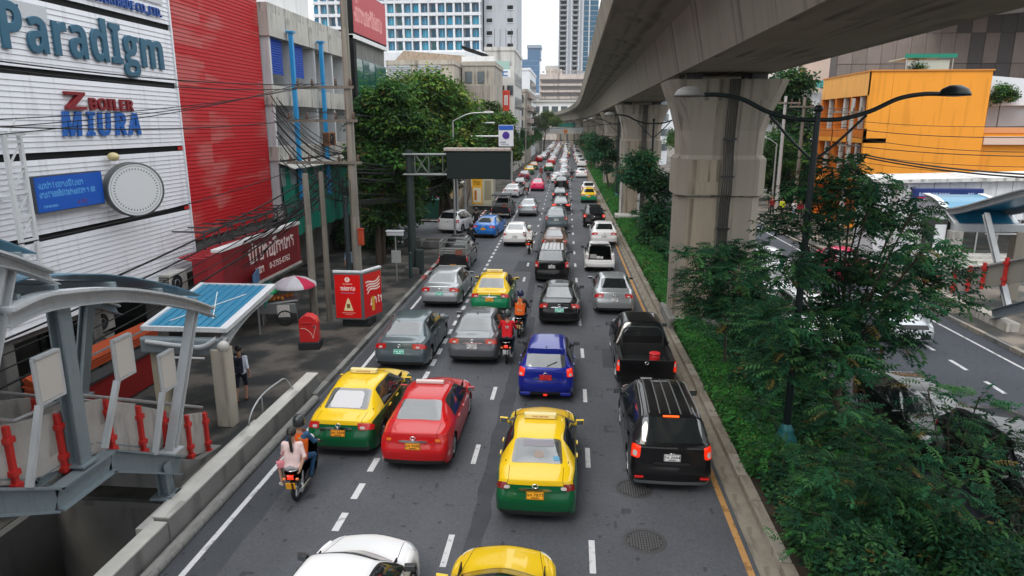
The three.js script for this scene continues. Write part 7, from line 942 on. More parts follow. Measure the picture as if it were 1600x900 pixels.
function headFig(skinGroup = 0) {
  return figure([[0, 0.035, 0.012, 0, 0.04, -0.012, 0.092, 0.086, 0], [0, -0.05, -0.035, 0, -0.02, -0.025, 0.048, 0.066, 0], [0, 0.006, -0.094, 0, -0.018, -0.112, 0.009, 0.014, 0], [-0.03, -0.045, -0.078, 0.03, -0.045, -0.078, 0.012, 0.012, 5], [-0.05, 0.026, -0.072, 0.05, 0.026, -0.072, 0.016, 0.016, 0], [-0.034, 0.006, -0.083, -0.03, 0.006, -0.085, 0.011, 0.011, 6], [0.034, 0.006, -0.083, 0.03, 0.006, -0.085, 0.011, 0.011, 6], [-0.092, 0.02, 0.012, -0.09, -0.02, 0.006, 0.014, 0.01, 0], [0.092, 0.02, 0.012, 0.09, -0.02, 0.006, 0.014, 0.01, 0], [0, -0.03, 0.01, 0, -0.13, 0.03, 0.054, 0.058, 0]], 0.0075, 0.016);
}
const HANDS = [handFig(1), handFig(0.35)], HEAD = headFig();
const two = (b) => [...b, ...b.map(([ax, ay, az, bx, by, bz, ...q]) => [-ax, ay, az, -bx, by, bz, ...q])];
function handAt(fig, p, dir, mirror, palm = V3(0, -1, 0)) { const z = V3(...dir).normalize().negate(), y = palm.clone().negate(), x = y.clone().cross(z).normalize(); y.crossVectors(z, x); const m = new THREE.Matrix4().makeBasis(x, y, z).setPosition(...p); if (mirror) m.multiply(new THREE.Matrix4().makeScale(-1, 1, 1)); return moveFig(fig, m); }
const headAt = (p, ry = 0, rx = 0) => moveFig(HEAD, new THREE.Matrix4().makeRotationFromEuler(new THREE.Euler(rx, ry, 0, 'YXZ')).setPosition(...p));
const trunkB = (py, pz, cy, cz, ny, nz) => [[0.075, py, pz, 0.085, (py + cy) / 2, (pz + cz) / 2, 0.105, 0.1, 1], [0.085, (py + cy) / 2, (pz + cz) / 2, 0.095, cy, cz, 0.1, 0.105, 1], [0.06, cy + 0.05, cz, 0.17, cy + 0.1, cz, 0.085, 0.06, 1], [0.02, cy + 0.08, cz, 0.01, ny, nz, 0.065, 0.052, 0], [0.06, py - 0.03, pz, 0.095, py - 0.05, pz, 0.11, 0.1, 2]];
// rider: hands on the bar, feet on the pegs (seat at y 0.78, z -0.4)
const RIDER = (() => {
  const b = two([...trunkB(0.88, -0.36, 1.26, -0.5, 1.43, -0.53), [0.19, 1.35, -0.5, 0.29, 1.12, -0.62, 0.058, 0.046, 1], [0.29, 1.12, -0.62, 0.285, 1.03, -0.86, 0.044, 0.034, 4], [0.1, 0.86, -0.38, 0.2, 0.7, -0.8, 0.088, 0.064, 2], [0.2, 0.7, -0.8, 0.17, 0.3, -0.62, 0.06, 0.042, 2], [0.17, 0.27, -0.58, 0.18, 0.235, -0.8, 0.042, 0.032, 3]]);
  const body = figure(b, 0.02); return joinFig([body, handAt(HANDS[0], [0.285, 1.02, -0.88], [0.05, -0.25, -1], false), handAt(HANDS[0], [-0.285, 1.02, -0.88], [-0.05, -0.25, -1], true), headAt([0, 1.6, -0.56])]);
})();
const PILLION = (() => {                                                          // sits sideways, both legs to the left
  const b = [...two(trunkB(0.93, 0.02, 1.3, -0.04, 1.47, -0.06)), [0.19, 1.38, -0.04, 0.27, 1.14, 0.02, 0.05, 0.042, 1], [0.27, 1.14, 0.02, 0.2, 0.92, 0.1, 0.038, 0.03, 0], [-0.19, 1.38, -0.05, -0.25, 1.13, -0.12, 0.05, 0.042, 1], [-0.25, 1.13, -0.12, -0.12, 1.0, -0.3, 0.038, 0.03, 0],
    [0.03, 0.9, -0.02, -0.27, 0.9, -0.26, 0.082, 0.058, 2], [-0.05, 0.9, 0.06, -0.33, 0.88, -0.1, 0.082, 0.056, 2], [-0.27, 0.89, -0.26, -0.26, 0.48, -0.2, 0.05, 0.034, 0], [-0.33, 0.87, -0.1, -0.29, 0.46, -0.06, 0.05, 0.034, 0], [-0.26, 0.44, -0.2, -0.34, 0.4, -0.32, 0.037, 0.03, 3], [-0.29, 0.42, -0.06, -0.38, 0.38, -0.17, 0.037, 0.03, 3]];
  return joinFig([figure(b, 0.02), handAt(HANDS[1], [0.2, 0.91, 0.11], [-0.2, -1, 0.3], false, V3(-1, 0, 0)), handAt(HANDS[1], [-0.12, 0.99, -0.31], [0.4, -0.1, -1], true), headAt([0, 1.63, -0.07])]);
})();
const WALKER = (s) => {                                                           // mid stride; s mirrors the step
  const b = [...two(trunkB(0.93, 0, 1.3, -0.02, 1.47, -0.02)), [0.19, 1.38, -0.02, 0.25, 1.1, 0.06 * s, 0.052, 0.042, 1], [0.25, 1.1, 0.06 * s, 0.26, 0.87, -0.05 * s, 0.037, 0.029, 0], [-0.19, 1.38, -0.02, -0.25, 1.1, -0.06 * s, 0.052, 0.042, 1], [-0.25, 1.1, -0.06 * s, -0.25, 0.87, -0.17 * s, 0.037, 0.029, 0],
    [0.09, 0.9, 0, 0.1, 0.5, -0.12 * s, 0.088, 0.06, 2], [0.1, 0.5, -0.12 * s, 0.1, 0.09, -0.12 * s + 0.08, 0.055, 0.038, 7], [-0.09, 0.9, 0, -0.1, 0.5, 0.1 * s, 0.088, 0.06, 2], [-0.1, 0.5, 0.1 * s, -0.1, 0.1, 0.22 * s, 0.055, 0.038, 7], [0.1, 0.05, -0.12 * s + 0.1, 0.1, 0.035, -0.12 * s - 0.1, 0.042, 0.034, 3], [-0.1, 0.06, 0.24 * s, -0.1, 0.035, 0.22 * s - 0.18, 0.042, 0.034, 3]];
  return joinFig([figure(b, 0.02), handAt(HANDS[1], [0.26, 0.85, -0.05 * s], [0, -1, -0.1], false, V3(-1, 0, 0)), handAt(HANDS[1], [-0.25, 0.85, -0.17 * s], [0, -1, -0.1], true, V3(1, 0, 0)), headAt([0, 1.64, -0.03])]);
};
const WALK1 = WALKER(1), WALK2 = WALKER(-0.7);
const SKIN = [0.36, 0.2, 0.13], bodyM = mat([1, 1, 1], 0.8, { vertexColors: true });
function person(name, label, fig, c, pos, turn, group, scale = 1) {               // c: top, trousers, shoes, sleeve, leg
  const t = thing('person', label, 'person', pos, turn, group); t.scale.setScalar(scale); const pal = [c.skin ?? SKIN, c.top, c.legs, c.shoes ?? [0.02, 0.02, 0.022], c.sleeve ?? c.skin ?? SKIN, [0.2, 0.06, 0.05], [0.02, 0.015, 0.012], c.shin ?? c.legs];
  const g = smoothGeo(fig.pos, fig.idx), col = new Float32Array(fig.pos.length); fig.grp.forEach((q, i) => col.set(pal[q], i * 3)); g.setAttribute('color', new THREE.BufferAttribute(col, 3)); put('body', g, bodyM, t); return t;
}
const hairM = mat([0.012, 0.01, 0.009], 0.55);
function hair(t, p, tail) { const b = nb(); b.sph(p[0], p[1] + 0.05, p[2] + 0.014, 0.106, 1, 0.98, 1.08, 16); const q = b.g[0].attributes.position; for (let i = 0; i < q.count; i++) { const x = q.getX(i) - p[0], y = q.getY(i) - p[1], z = q.getZ(i) - p[2]; if (z < -0.045 && y < 0.075) q.setXYZ(i, p[0] + x * 0.8, p[1] + y, p[2] + Math.max(z, -0.06)); } b.g[0].computeVertexNormals(); if (tail) { b.sph(p[0], p[1] + 0.05, p[2] + 0.12, 0.04); const k = nb(); b.tube([[p[0], p[1] + 0.05, p[2] + 0.12], [p[0] + 0.01, p[1] - 0.06, p[2] + 0.17], [p[0] + 0.015, p[1] - 0.2, p[2] + 0.16], [p[0] + 0.02, p[1] - 0.36, p[2] + 0.14]], 0.032, 8, 20); } put('hair', b.geo(), hairM, t); }
function helmet(t, p, m) { const h = put('helmet', nb().lathe([[0, 0.165], [0.07, 0.155], [0.115, 0.115], [0.136, 0.05], [0.138, -0.02], [0.13, -0.075], [0.118, -0.075], [0.122, 0.0]], 24, new THREE.Matrix4().makeScale(0.98, 1, 1.1).setPosition(p[0], p[1] + 0.01, p[2] + 0.01)).geo(), m, t); put('visor', nb().add(new THREE.SphereGeometry(0.142, 16, 8, Math.PI * 1.15, Math.PI * 0.7, Math.PI * 0.38, Math.PI * 0.25), new THREE.Matrix4().makeScale(1, 1, 1.1).setPosition(p[0], p[1] + 0.02, p[2] + 0.01)).geo(), glassM, h); }
function vest(t, m, stripe) {                                                     // sleeveless safety vest over the rider's trunk
  const pts = []; const g = new THREE.CylinderGeometry(1, 1, 1, 24, 8, true), q = g.attributes.position; for (let i = 0; i < q.count; i++) { const a = Math.atan2(q.getX(i), q.getZ(i)), h = q.getY(i) + 0.5, y = lerp(0.84, 1.4, h), w = lerp(0.2, 0.215, h) * (h > 0.86 ? 0.8 : 1), d = lerp(0.135, 0.13, h) * (h > 0.86 ? 0.85 : 1), zc = lerp(-0.35, -0.5, (y - 0.86) / 0.42); q.setXYZ(i, Math.sin(a) * w, y, zc + Math.cos(a) * d); } g.computeVertexNormals(); const v = put('vest', norm(g), m, t); if (stripe) put('stripe', nb().box(-0.07, 1.28, -0.345, 0.05, 0.14, 0.012, 0, 0.33).box(0.07, 1.28, -0.345, 0.05, 0.14, 0.012, 0, 0.33).box(0, 1.02, -0.262, 0.18, 0.06, 0.012, 0, 0.33).geo(), stripe, v); }
// ---------------------------------------------------------------- motorcycles
const bikeCache = [];
function bikeParts() {
  if (bikeCache.length) return bikeCache[0]; const G = {}; const tyre = (z) => nb().add(new THREE.TorusGeometry(0.255, 0.042, 10, 28).rotateY(Math.PI / 2), new THREE.Matrix4().makeTranslation(0, 0.297, z)).geo(), rim = (z) => { const b = nb().add(new THREE.TorusGeometry(0.205, 0.018, 8, 24).rotateY(Math.PI / 2), new THREE.Matrix4().makeTranslation(0, 0.297, z)); for (let i = 0; i < 5; i++) { const a = i * 1.2566; b.bar([0, 0.297, z], [0, 0.297 + Math.sin(a) * 0.2, z + Math.cos(a) * 0.2], 0.02, 0.03); } b.cyl([-0.06, 0.297, z], [0.06, 0.297, z], 0.04); return b.geo(); };
  G.t = [tyre(-0.1), tyre(-1.36)]; G.r = [rim(-0.1), rim(-1.36)];
  G.seat = nb().ext([[0.18, 0.8], [0.05, 0.78], [-0.3, 0.765], [-0.62, 0.74], [-0.64, 0.66], [-0.3, 0.69], [0.1, 0.71]], 0.24, new THREE.Matrix4().makeRotationY(Math.PI / 2).setPosition(-0.12, 0, 0).multiply(new THREE.Matrix4().makeScale(-1, 1, 1)), 0.03).geo();
  G.body = nb().ext([[0.24, 0.74], [-0.3, 0.68], [-0.66, 0.66], [-0.86, 0.5], [-0.9, 0.32], [-0.62, 0.3], [-0.4, 0.42], [0.02, 0.56], [0.22, 0.66]], 0.16, new THREE.Matrix4().makeRotationY(Math.PI / 2).setPosition(-0.08, 0, 0).multiply(new THREE.Matrix4().makeScale(-1, 1, 1)), 0.025).geo();
  G.shield = nb().ext([[-0.92, 0.34], [-1.0, 0.7], [-1.06, 0.95], [-1.2, 0.93], [-1.1, 0.6], [-1.0, 0.32]], 0.3, new THREE.Matrix4().makeRotationY(Math.PI / 2).setPosition(-0.15, 0, 0).multiply(new THREE.Matrix4().makeScale(-1, 1, 1)), 0.03).geo();
  G.engine = nb().rbox(0, 0.34, -0.6, 0.26, 0.24, 0.4, 0.05).cyl([0, 0.36, -0.72], [0, 0.42, -0.92], 0.09, 0.08).geo(); G.exhaust = nb().cyl([0.16, 0.28, -0.6], [0.17, 0.36, 0.12], 0.035, 0.05, 12).geo();
  G.fork = nb().cyl([0.08, 0.3, -1.36], [0.09, 0.95, -1.08], 0.025).cyl([-0.08, 0.3, -1.36], [-0.09, 0.95, -1.08], 0.025).geo(); G.shock = [1, -1].map((s) => nb().cyl([s * 0.11, 0.32, -0.12], [s * 0.12, 0.66, -0.2], 0.03, 0.03, 10).geo()); G.arm = nb().bar([0.08, 0.3, -0.1], [0.08, 0.33, -0.6], 0.04, 0.06).bar([-0.08, 0.3, -0.1], [-0.08, 0.33, -0.6], 0.04, 0.06).geo();
  const fen = (z, a0, a1) => { const b = nb(); for (let i = 0; i < 6; i++) { const a = lerp(a0, a1, i / 6), c = lerp(a0, a1, (i + 1) / 6); b.bar([0, 0.297 + Math.sin(a) * 0.33, z + Math.cos(a) * 0.33], [0, 0.297 + Math.sin(c) * 0.33, z + Math.cos(c) * 0.33], 0.12, 0.015); } return b.geo(); }; G.rf = fen(-0.1, 0.1, 1.9); G.ff = fen(-1.36, 0.6, 2.6);
  G.tail = nb().rbox(0, 0.72, 0.24, 0.15, 0.1, 0.07, 0.025).geo(); G.plate = nb().rbox(0, 0.53, 0.27, 0.21, 0.17, 0.012, 0.004, 0, 0.25).geo(); G.bar = nb().tube([[-0.36, 1.0, -0.95], [-0.2, 1.02, -1.02], [0, 0.98, -1.08], [0.2, 1.02, -1.02], [0.36, 1.0, -0.95]], 0.016, 8, 24).geo(); G.grip = [1, -1].map((s) => nb().cyl([s * 0.26, 1.01, -0.985], [s * 0.38, 0.998, -0.942], 0.02).geo()); G.head = nb().sph(0, 0.98, -1.17, 0.11, 1.2, 0.9, 0.7).geo(); G.mir = [1, -1].map((s) => nb().cyl([s * 0.24, 1.02, -1.0], [s * 0.36, 1.22, -1.02], 0.008).rbox(s * 0.38, 1.25, -1.02, 0.12, 0.08, 0.03, 0.012).geo()); G.rail = nb().tube([[0.11, 0.78, -0.05], [0.12, 0.84, 0.14], [0, 0.86, 0.24], [-0.12, 0.84, 0.14], [-0.11, 0.78, -0.05]], 0.014, 8, 24).geo(); G.sig = [1, -1].map((s) => nb().sph(s * 0.14, 0.68, 0.24, 0.032, 1.3, 1, 1).geo());
  bikeCache.push(G); return G;
}
function motorbike(label, x, z, paint, plate, turn = 0, lit = true) {
  const G = bikeParts(), t = thing('motorcycle', label, 'motorcycle', [x, 0, z], turn); for (const k of [0, 1]) { const w = put('wheel', G.r[k], rimM, t); put('tyre', G.t[k], rubber, w); }
  put('seat', G.seat, trimM, t); put('body', G.body, paint, t); put('leg_shield', G.shield, paint, t); put('engine', G.engine, mat([0.09, 0.09, 0.095], 0.5, { metalness: 0.6 }), t); put('exhaust', G.exhaust, chromeM, t); put('fork', G.fork, chromeM, t); for (const g of G.shock) put('shock', g, chromeM, t); put('swing_arm', G.arm, darkMetal, t); put('mudguard', G.rf, trimM, t); put('mudguard', G.ff, paint, t); put('tail_light', G.tail, lit ? tailLit : tailRed, t); put('number_plate', G.plate, plate, t); put('handlebar', G.bar, darkMetal, t); for (const g of G.grip) put('grip', g, rubber, t); put('headlight', G.head, headLamp, t); for (const g of G.mir) put('mirror', g, trimM, t); put('grab_rail', G.rail, chromeM, t); for (const g of G.sig) put('indicator', g, tailAmber, t); return t;
}
const bp = { dark: carPaint([0.012, 0.013, 0.016]), red: carPaint([0.2, 0.01, 0.012]), white: carPaint([0.5, 0.5, 0.5]) };
const vestM = mat([0.6, 0.1, 0.012], 0.75), vestStripe = mat([0.72, 0.55, 0.3], 0.7);
{
  const P = (x, z) => [x, 0.03, z], jeans = [0.02, 0.07, 0.15], dk = [0.014, 0.015, 0.018];
  motorbike('motorcycle with yellow plate carrying two people beside the low concrete wall', -5.93, -13.15, bp.dark, plates.yellow, 0.08); 
  const a = person('person', 'rider in blue sleeves, orange vest and black helmet on the motorcycle by the low wall', RIDER, { top: [0.03, 0.085, 0.17], legs: jeans, sleeve: [0.03, 0.085, 0.17] }, P(-5.93, -13.15), 0.08); helmet(a, [0, 1.62, -0.56], mat([0.02, 0.025, 0.028], 0.25)); vest(a, vestM, vestStripe);
  const b = person('person', 'passenger in pink shirt with dark ponytail sitting sideways on the motorcycle', PILLION, { top: [0.66, 0.5, 0.49], legs: [0.3, 0.3, 0.33], skin: [0.42, 0.25, 0.18], shoes: [0.6, 0.58, 0.56] }, [-5.93, -0.02, -13.13], 0.08); hair(b, [0, 1.63, -0.07], true);
  const bag = thing('shoulder_bag', 'small pink shoulder bag on the lap of the ponytailed passenger', 'bag', [-6.13, 0.86, -13.18], 0.1); put('pouch', nb().rbox(0, 0.08, 0.1, 0.28, 0.18, 0.1, 0.04, 0, 0, 0.2).geo(), mat([0.62, 0.2, 0.24], 0.6), bag); put('strap', nb().tube([[-0.1, 0.15, 0.08], [0.05, 0.4, 0.12], [0.2, 0.55, 0.0]], 0.012, 6, 20).geo(), mat([0.55, 0.18, 0.2], 0.6), bag);
  motorbike('motorcycle of the red jacketed rider beside the blue hatchback', -2.14, -22.45, bp.dark, plates.white, 0.02); const c = person('person', 'rider in a bright red jacket and dark helmet beside the blue hatchback', RIDER, { top: [0.5, 0.012, 0.02], legs: [0.03, 0.05, 0.07], sleeve: [0.03, 0.015, 0.02] }, P(-2.14, -22.45), 0.02); helmet(c, [0, 1.62, -0.56], mat([0.03, 0.035, 0.036], 0.25)); put('back_print', nb().box(0, 1.22, -0.325, 0.12, 0.1, 0.012, 0, 0.33).geo(), plain([0.65, 0.4, 0.4], 0.7), c);
  motorbike('motorcycle of the rider in the orange vest behind the black sedan', -1.95, -25.5, bp.dark, plateMat('#e5c48c', '#6b4a20', 'un 46'), -0.05, false); const d = person('person', 'rider in orange vest with pale stripes and dark blue helmet behind the black sedan', RIDER, { top: [0.02, 0.022, 0.026], legs: [0.04, 0.06, 0.08], sleeve: [0.02, 0.022, 0.026] }, P(-1.95, -25.5), -0.05); helmet(d, [0, 1.62, -0.56], mat([0.012, 0.02, 0.06], 0.2)); vest(d, vestM, vestStripe);
  motorbike('motorcycle of the rider in white beside the lone white sedan', -2.68, -43.4, bp.dark, plates.white2); const e = person('person', 'rider in white shirt and pale helmet beside the lone white sedan', RIDER, { top: [0.62, 0.6, 0.58], legs: [0.2, 0.1, 0.04], sleeve: [0.6, 0.58, 0.56] }, P(-2.68, -43.4), 0); helmet(e, [0, 1.62, -0.56], mat([0.5, 0.55, 0.52], 0.3));
  motorbike('motorcycle with glowing tail light behind the sky blue sedan', -6.57, -44, bp.dark, plates.white2); const f = person('person', 'rider all in black behind the sky blue sedan', RIDER, { top: dk, legs: dk, sleeve: dk }, P(-6.57, -44), 0); helmet(f, [0, 1.62, -0.56], mat([0.012, 0.014, 0.016], 0.25));
  const g = motorbike('dark motorcycle standing at the kerb beside the sky blue sedan', -7.35, -52.6, bp.dark, plates.white2, 0.15, false); const g2 = person('person', 'rider in dark clothes at the kerb beside the sky blue sedan', RIDER, { top: dk, legs: [0.02, 0.02, 0.025], sleeve: dk }, P(-7.35, -52.6), 0.15); helmet(g2, [0, 1.62, -0.56], mat([0.012, 0.014, 0.016], 0.25));
  const far = [[-5.3, -81.6, 'white sedan by the kerb and the silver one', [0.3, 0.3, 0.3]], [-3.45, -100.7, 'pink sedan, on its right', dk], [-4.95, -110.8, 'pink sedan, straight ahead of it', [0.2, 0.02, 0.03]], [0, -103.3, 'lane line ahead of the white hatchback', dk]]; for (const [x, z, l, col] of far) { motorbike('small distant motorcycle near the ' + l, x, z, bp.dark, plates.white2); const q = person('person', 'small distant rider near the ' + l, RIDER, { top: col, legs: dk, sleeve: col }, P(x, z), 0); helmet(q, [0, 1.62, -0.56], mat([0.03, 0.03, 0.034], 0.3)); }
  // pedestrians
  const s = person('person', 'pedestrian in white shirt and dark shorts with a dark backpack walking past the stair foot', WALK1, { top: [0.55, 0.58, 0.68], legs: [0.016, 0.018, 0.03], shin: [0.36, 0.19, 0.13], shoes: [0.08, 0.04, 0.03] }, [-9.6, 0.14, -18.2], 0.15, null, 0.97); hair(s, [0, 1.64, -0.03]); const bk = thing('backpack', 'dark backpack worn by the pedestrian in the white shirt', 'backpack', [-9.6, 0.14, -18.2], 0.15); put('pack', nb().rbox(0, 1.17, 0.17, 0.3, 0.46, 0.18, 0.06).geo(), mat([0.014, 0.016, 0.028], 0.8), bk); put('pocket', nb().rbox(0, 1.07, 0.27, 0.24, 0.2, 0.07, 0.03).geo(), mat([0.018, 0.02, 0.034], 0.8), bk); for (const k of [1, -1]) put('strap', nb().tube([[k * 0.1, 1.38, 0.12], [k * 0.11, 1.47, -0.02], [k * 0.12, 1.36, -0.13], [k * 0.12, 1.1, -0.1]], 0.018, 6, 16).geo(), mat([0.014, 0.016, 0.028], 0.8), bk);
  const p2 = person('person', 'pedestrian in pale blue shirt in the shade behind the red advertising box', WALK2, { top: [0.22, 0.3, 0.42], legs: dk }, [-11.6, 0.14, -34.6], 0.3); hair(p2, [0, 1.64, -0.03]); put('shoulder_strap', nb().tube([[0.16, 1.45, 0.02], [0, 1.2, 0.14], [-0.18, 0.95, 0.08]], 0.014, 6, 16).geo(), hairM, p2);
  const grp = [['person', 'person in maroon shirt, leftmost of the group waiting by the right pavement poles', [0.18, 0.02, 0.02], 18.1, -63.6, 2.6], ['p', 'person in neon yellow vest in the group by the right pavement poles', [0.5, 0.55, 0.03], 18.6, -62.3, 2.2], ['p', 'person in white shirt and light jeans by the right pavement poles', [0.6, 0.6, 0.62], 19.1, -60.6, 3.4], ['p', 'person in dark red top beside the light jeans, by the right pavement poles', [0.2, 0.012, 0.02], 19.5, -60.2, 2.9], ['p', 'person in black standing behind the group by the right pavement poles', dk, 18.6, -66, 3]]; grp.forEach(([, l, c2, x, z, tn], i) => { const q = person('person', l, i % 2 ? WALK2 : WALK1, { top: c2, legs: i === 2 ? [0.25, 0.38, 0.55] : dk }, [x, 0.14, z], tn); hair(q, [0, 1.64, -0.03]); });
}
// ---------------------------------------------------------------- cargo trucks and the oncoming cars
function cargo(label, x, z, paint, o) {
  const t = makeCar('cargo_truck', label, 'pickup', 'pickup', { ...D.pickup, L: 4.6, wb: 2.7, W: 0.83, ro: 1.05, trunk: 1.6, rtop: 1.8, cowl: 3.6, wtop: 3.0 }, { lod: 1, category: 'truck', paint, plate: plates.yellow2, rearGlass: glassM, badge: false, mirror: trimM }); t.position.set(x, 0, z); t.rotation.y = o.turn ?? 0; bed(t, black);
  const m = mat([0.3, 0.32, 0.31], 0.4, { metalness: 0.7 }), dim = mat([0.05, 0.055, 0.055], 0.6); for (const [px, pz] of [[-0.74, -0.05], [0.74, -0.05], [-0.74, -1.55], [0.74, -1.55]]) put('cage_post', nb().bar([px, 1.0, pz], [px, o.h, pz], 0.05).geo(), m, t);
  put('cage_rail', nb().bar([-0.74, o.h, -0.05], [0.74, o.h, -0.05], 0.05).bar([-0.74, o.h, -1.55], [0.74, o.h, -1.55], 0.05).bar([-0.74, o.h, -0.05], [-0.74, o.h, -1.55], 0.05).bar([0.74, o.h, -0.05], [0.74, o.h, -1.55], 0.05).geo(), m, t);
  for (let i = 0; i < 3; i++) { put('gate_bar', nb().rbox(0, 1.14 + i * 0.13, 0.0, 1.5, 0.06, 0.03, 0.01).geo(), i === 1 ? mat([0.3, 0.3, 0.28], 0.5) : m, t); for (const s of [1, -1]) put('side_bar', nb().bar([s * 0.76, 1.14 + i * 0.16, -0.05], [s * 0.76, 1.14 + i * 0.16, -1.55], 0.04, 0.06).geo(), m, t); }
  put('marker_board', nb().rbox(0.35, 1.2, 0.03, 0.4, 0.3, 0.02, 0.006).geo(), mat([0.22, 0.08, 0.06], 0.7), t); if (o.roof) put('roof', nb().rbox(0, o.h + 0.05, -0.8, 1.6, 0.07, 1.7, 0.02).geo(), o.roof, t); put('load', nb().rbox(-0.1, 0.98, -1.0, 1.1, 0.5, 0.9, 0.08).geo(), dim, t); put('bumper_bar', nb().rbox(0, 0.42, 0.12, 1.55, 0.12, 0.1, 0.03).geo(), mat([0.4, 0.41, 0.4], 0.4, { metalness: 0.6 }), t); return t;
}
cargo('dark cargo truck with silver barred rear gate behind the silver sedan by the kerb', -6.55, -37.2, PC.dark, { h: 1.75 }); cargo('dark grey covered cargo truck ahead of the sky blue sedan', -6.25, -60.2, PC.dark, { h: 2.05, roof: mat([0.04, 0.045, 0.05], 0.6), turn: -0.05 });
{
  const on = [['sedan', 'white', 'sedan', 'camry', 10.9, -36.2, 'white oncoming sedan on the right carriageway just right of the nearest pier'], ['suv', 'white', 'hatch', 'suv', 9.3, -24.2, 'white oncoming car half hidden behind the large median tree'], ['sedan', 'pink', 'sedan', 'altis', 15.1, -36.5, 'pink oncoming taxi glimpsed through the large median tree'], ['sedan', 'silver', 'sedan', 'altis', 12.9, -25.6, 'silver oncoming sedan behind the large median tree, nearer than the pink taxi'], ['suv', 'black', 'hatch', 'suv', 9.9, -12.0, 'black oncoming car at the lower right corner showing its front plate through the shrubs'], ['sedan', 'black', 'sedan', 'altis', 9.3, -15.6, 'dark oncoming sedan with its wheel beside the orange kerb line behind the shrubs'], ['hatchback', 'white', 'hatch', 'hatch', 9.6, -31, 'white oncoming hatchback between the large median tree and the nearest pier']];
  for (const [n, p, k, d, x, zf, l] of on) { const t = makeCar(n, l, d, k, D[d], { lod: 1, paint: PC[p] }); t.position.set(x, 0, zf - D[d].L); t.rotation.y = Math.PI; put('front_plate', nb().rbox(0, 0.42, -D[d].L - 0.02, 0.36, 0.13, 0.02, 0.004).geo(), plates.white, t); }
}
// ---------------------------------------------------------------- trees, shrubs, hedge
const leafG = (() => {                                                            // one pinnate spray: a stalk with pairs of drooping leaflets
  const pos = [], idx = [], q = (a, b, w) => { const d = b.clone().sub(a), s = V3(d.z, 0.15, -d.x).normalize().multiplyScalar(w), m = a.clone().lerp(b, 0.45), i = pos.length / 3; m.y += w * 0.5; for (const p of [a, m.clone().add(s), b, m.clone().sub(s)]) pos.push(p.x, p.y, p.z); idx.push(i, i + 1, i + 2, i, i + 2, i + 3); };
  for (let k = 0; k < 6; k++) { const t = 0.15 + k * 0.155, c = V3(0, 0.1 * Math.sin(t * 2.4) - 0.12 * t * t, t), L = 0.3 * (1 - 0.45 * Math.abs(t - 0.5)); for (const s of [1, -1]) q(c, c.clone().add(V3(s * L, -0.07 - 0.05 * (k % 2), 0.13)), 0.062); }
  q(V3(0, 0, 0.98), V3(0, -0.1, 1.28), 0.07); const g = new THREE.BufferGeometry(); g.setAttribute('position', new THREE.Float32BufferAttribute(pos, 3)); g.setIndex(idx); g.computeVertexNormals(); return g;
})();
const clumpG = (() => {                                                           // a handful of broad leaves
  const r = rng(17), pos = [], idx = []; for (let k = 0; k < 11; k++) { const a = r() * 6.28, e = (r() - 0.35) * 1.6, d = V3(Math.cos(a) * Math.cos(e), Math.sin(e), Math.sin(a) * Math.cos(e)), c = d.clone().multiplyScalar(0.15 + r() * 0.35), s = V3(-d.z, (r() - 0.5) * 0.8, d.x).normalize().multiplyScalar(0.13 + r() * 0.07), L = d.clone().add(V3(0, -0.3, 0)).multiplyScalar(0.4 + r() * 0.2), i = pos.length / 3; const m = c.clone().addScaledVector(L, 0.5); m.y += 0.06; for (const p of [c, m.clone().add(s), c.clone().add(L), m.clone().sub(s)]) pos.push(p.x, p.y, p.z); idx.push(i, i + 1, i + 2, i, i + 2, i + 3); }
  const g = new THREE.BufferGeometry(); g.setAttribute('position', new THREE.Float32BufferAttribute(pos, 3)); g.setIndex(idx); g.computeVertexNormals(); return g;
})();
const leafM = mat([1, 1, 1], 0.85, { transmission: 0.4, thickness: 0, specularIntensity: 0.25 }), barkM = mat([0.075, 0.06, 0.048], 0.95, { map: rep(streakT, 0.6, 1.5) });
const _m = new THREE.Matrix4(), _q = new THREE.Quaternion(), _e = new THREE.Euler();
function leaves(name, geo, spots, parent, cols, r) {                              // spots: [x, y, z, scale, yaw, pitch, roll]
  const im = new THREE.InstancedMesh(geo, leafM, spots.length), c = new THREE.Color(); im.castShadow = im.receiveShadow = true;
  spots.forEach(([x, y, z, s, a, b, d], i) => { _m.compose(V3(x, y, z), _q.setFromEuler(_e.set(b, a, d, 'YXZ')), V3(s, s, s)); im.setMatrixAt(i, _m); const k = r() < 0.025 ? [0.16, 0.12, 0.03] : cols[Math.floor(r() * cols.length)], v = (0.7 + r() * 0.6) * (spots[i][7] ?? 1); im.setColorAt(i, c.setRGB(k[0] * v, k[1] * v, k[2] * v)); });
  im.userData.kind = 'stuff'; im.name = parent === scene ? numbered(name) : name; parent.add(im); return im;
}
const GREEN = { deep: [[0.016, 0.085, 0.036], [0.026, 0.115, 0.044], [0.01, 0.058, 0.028], [0.055, 0.155, 0.045]], mid: [[0.026, 0.095, 0.016], [0.045, 0.135, 0.02], [0.014, 0.06, 0.015], [0.08, 0.17, 0.022]], yellow: [[0.1, 0.16, 0.022], [0.075, 0.13, 0.02], [0.15, 0.2, 0.035], [0.045, 0.09, 0.018]], grey: [[0.075, 0.085, 0.045], [0.06, 0.07, 0.035], [0.1, 0.1, 0.06]], hedge: [[0.045, 0.2, 0.035], [0.03, 0.15, 0.028], [0.07, 0.25, 0.045], [0.02, 0.1, 0.022]] };
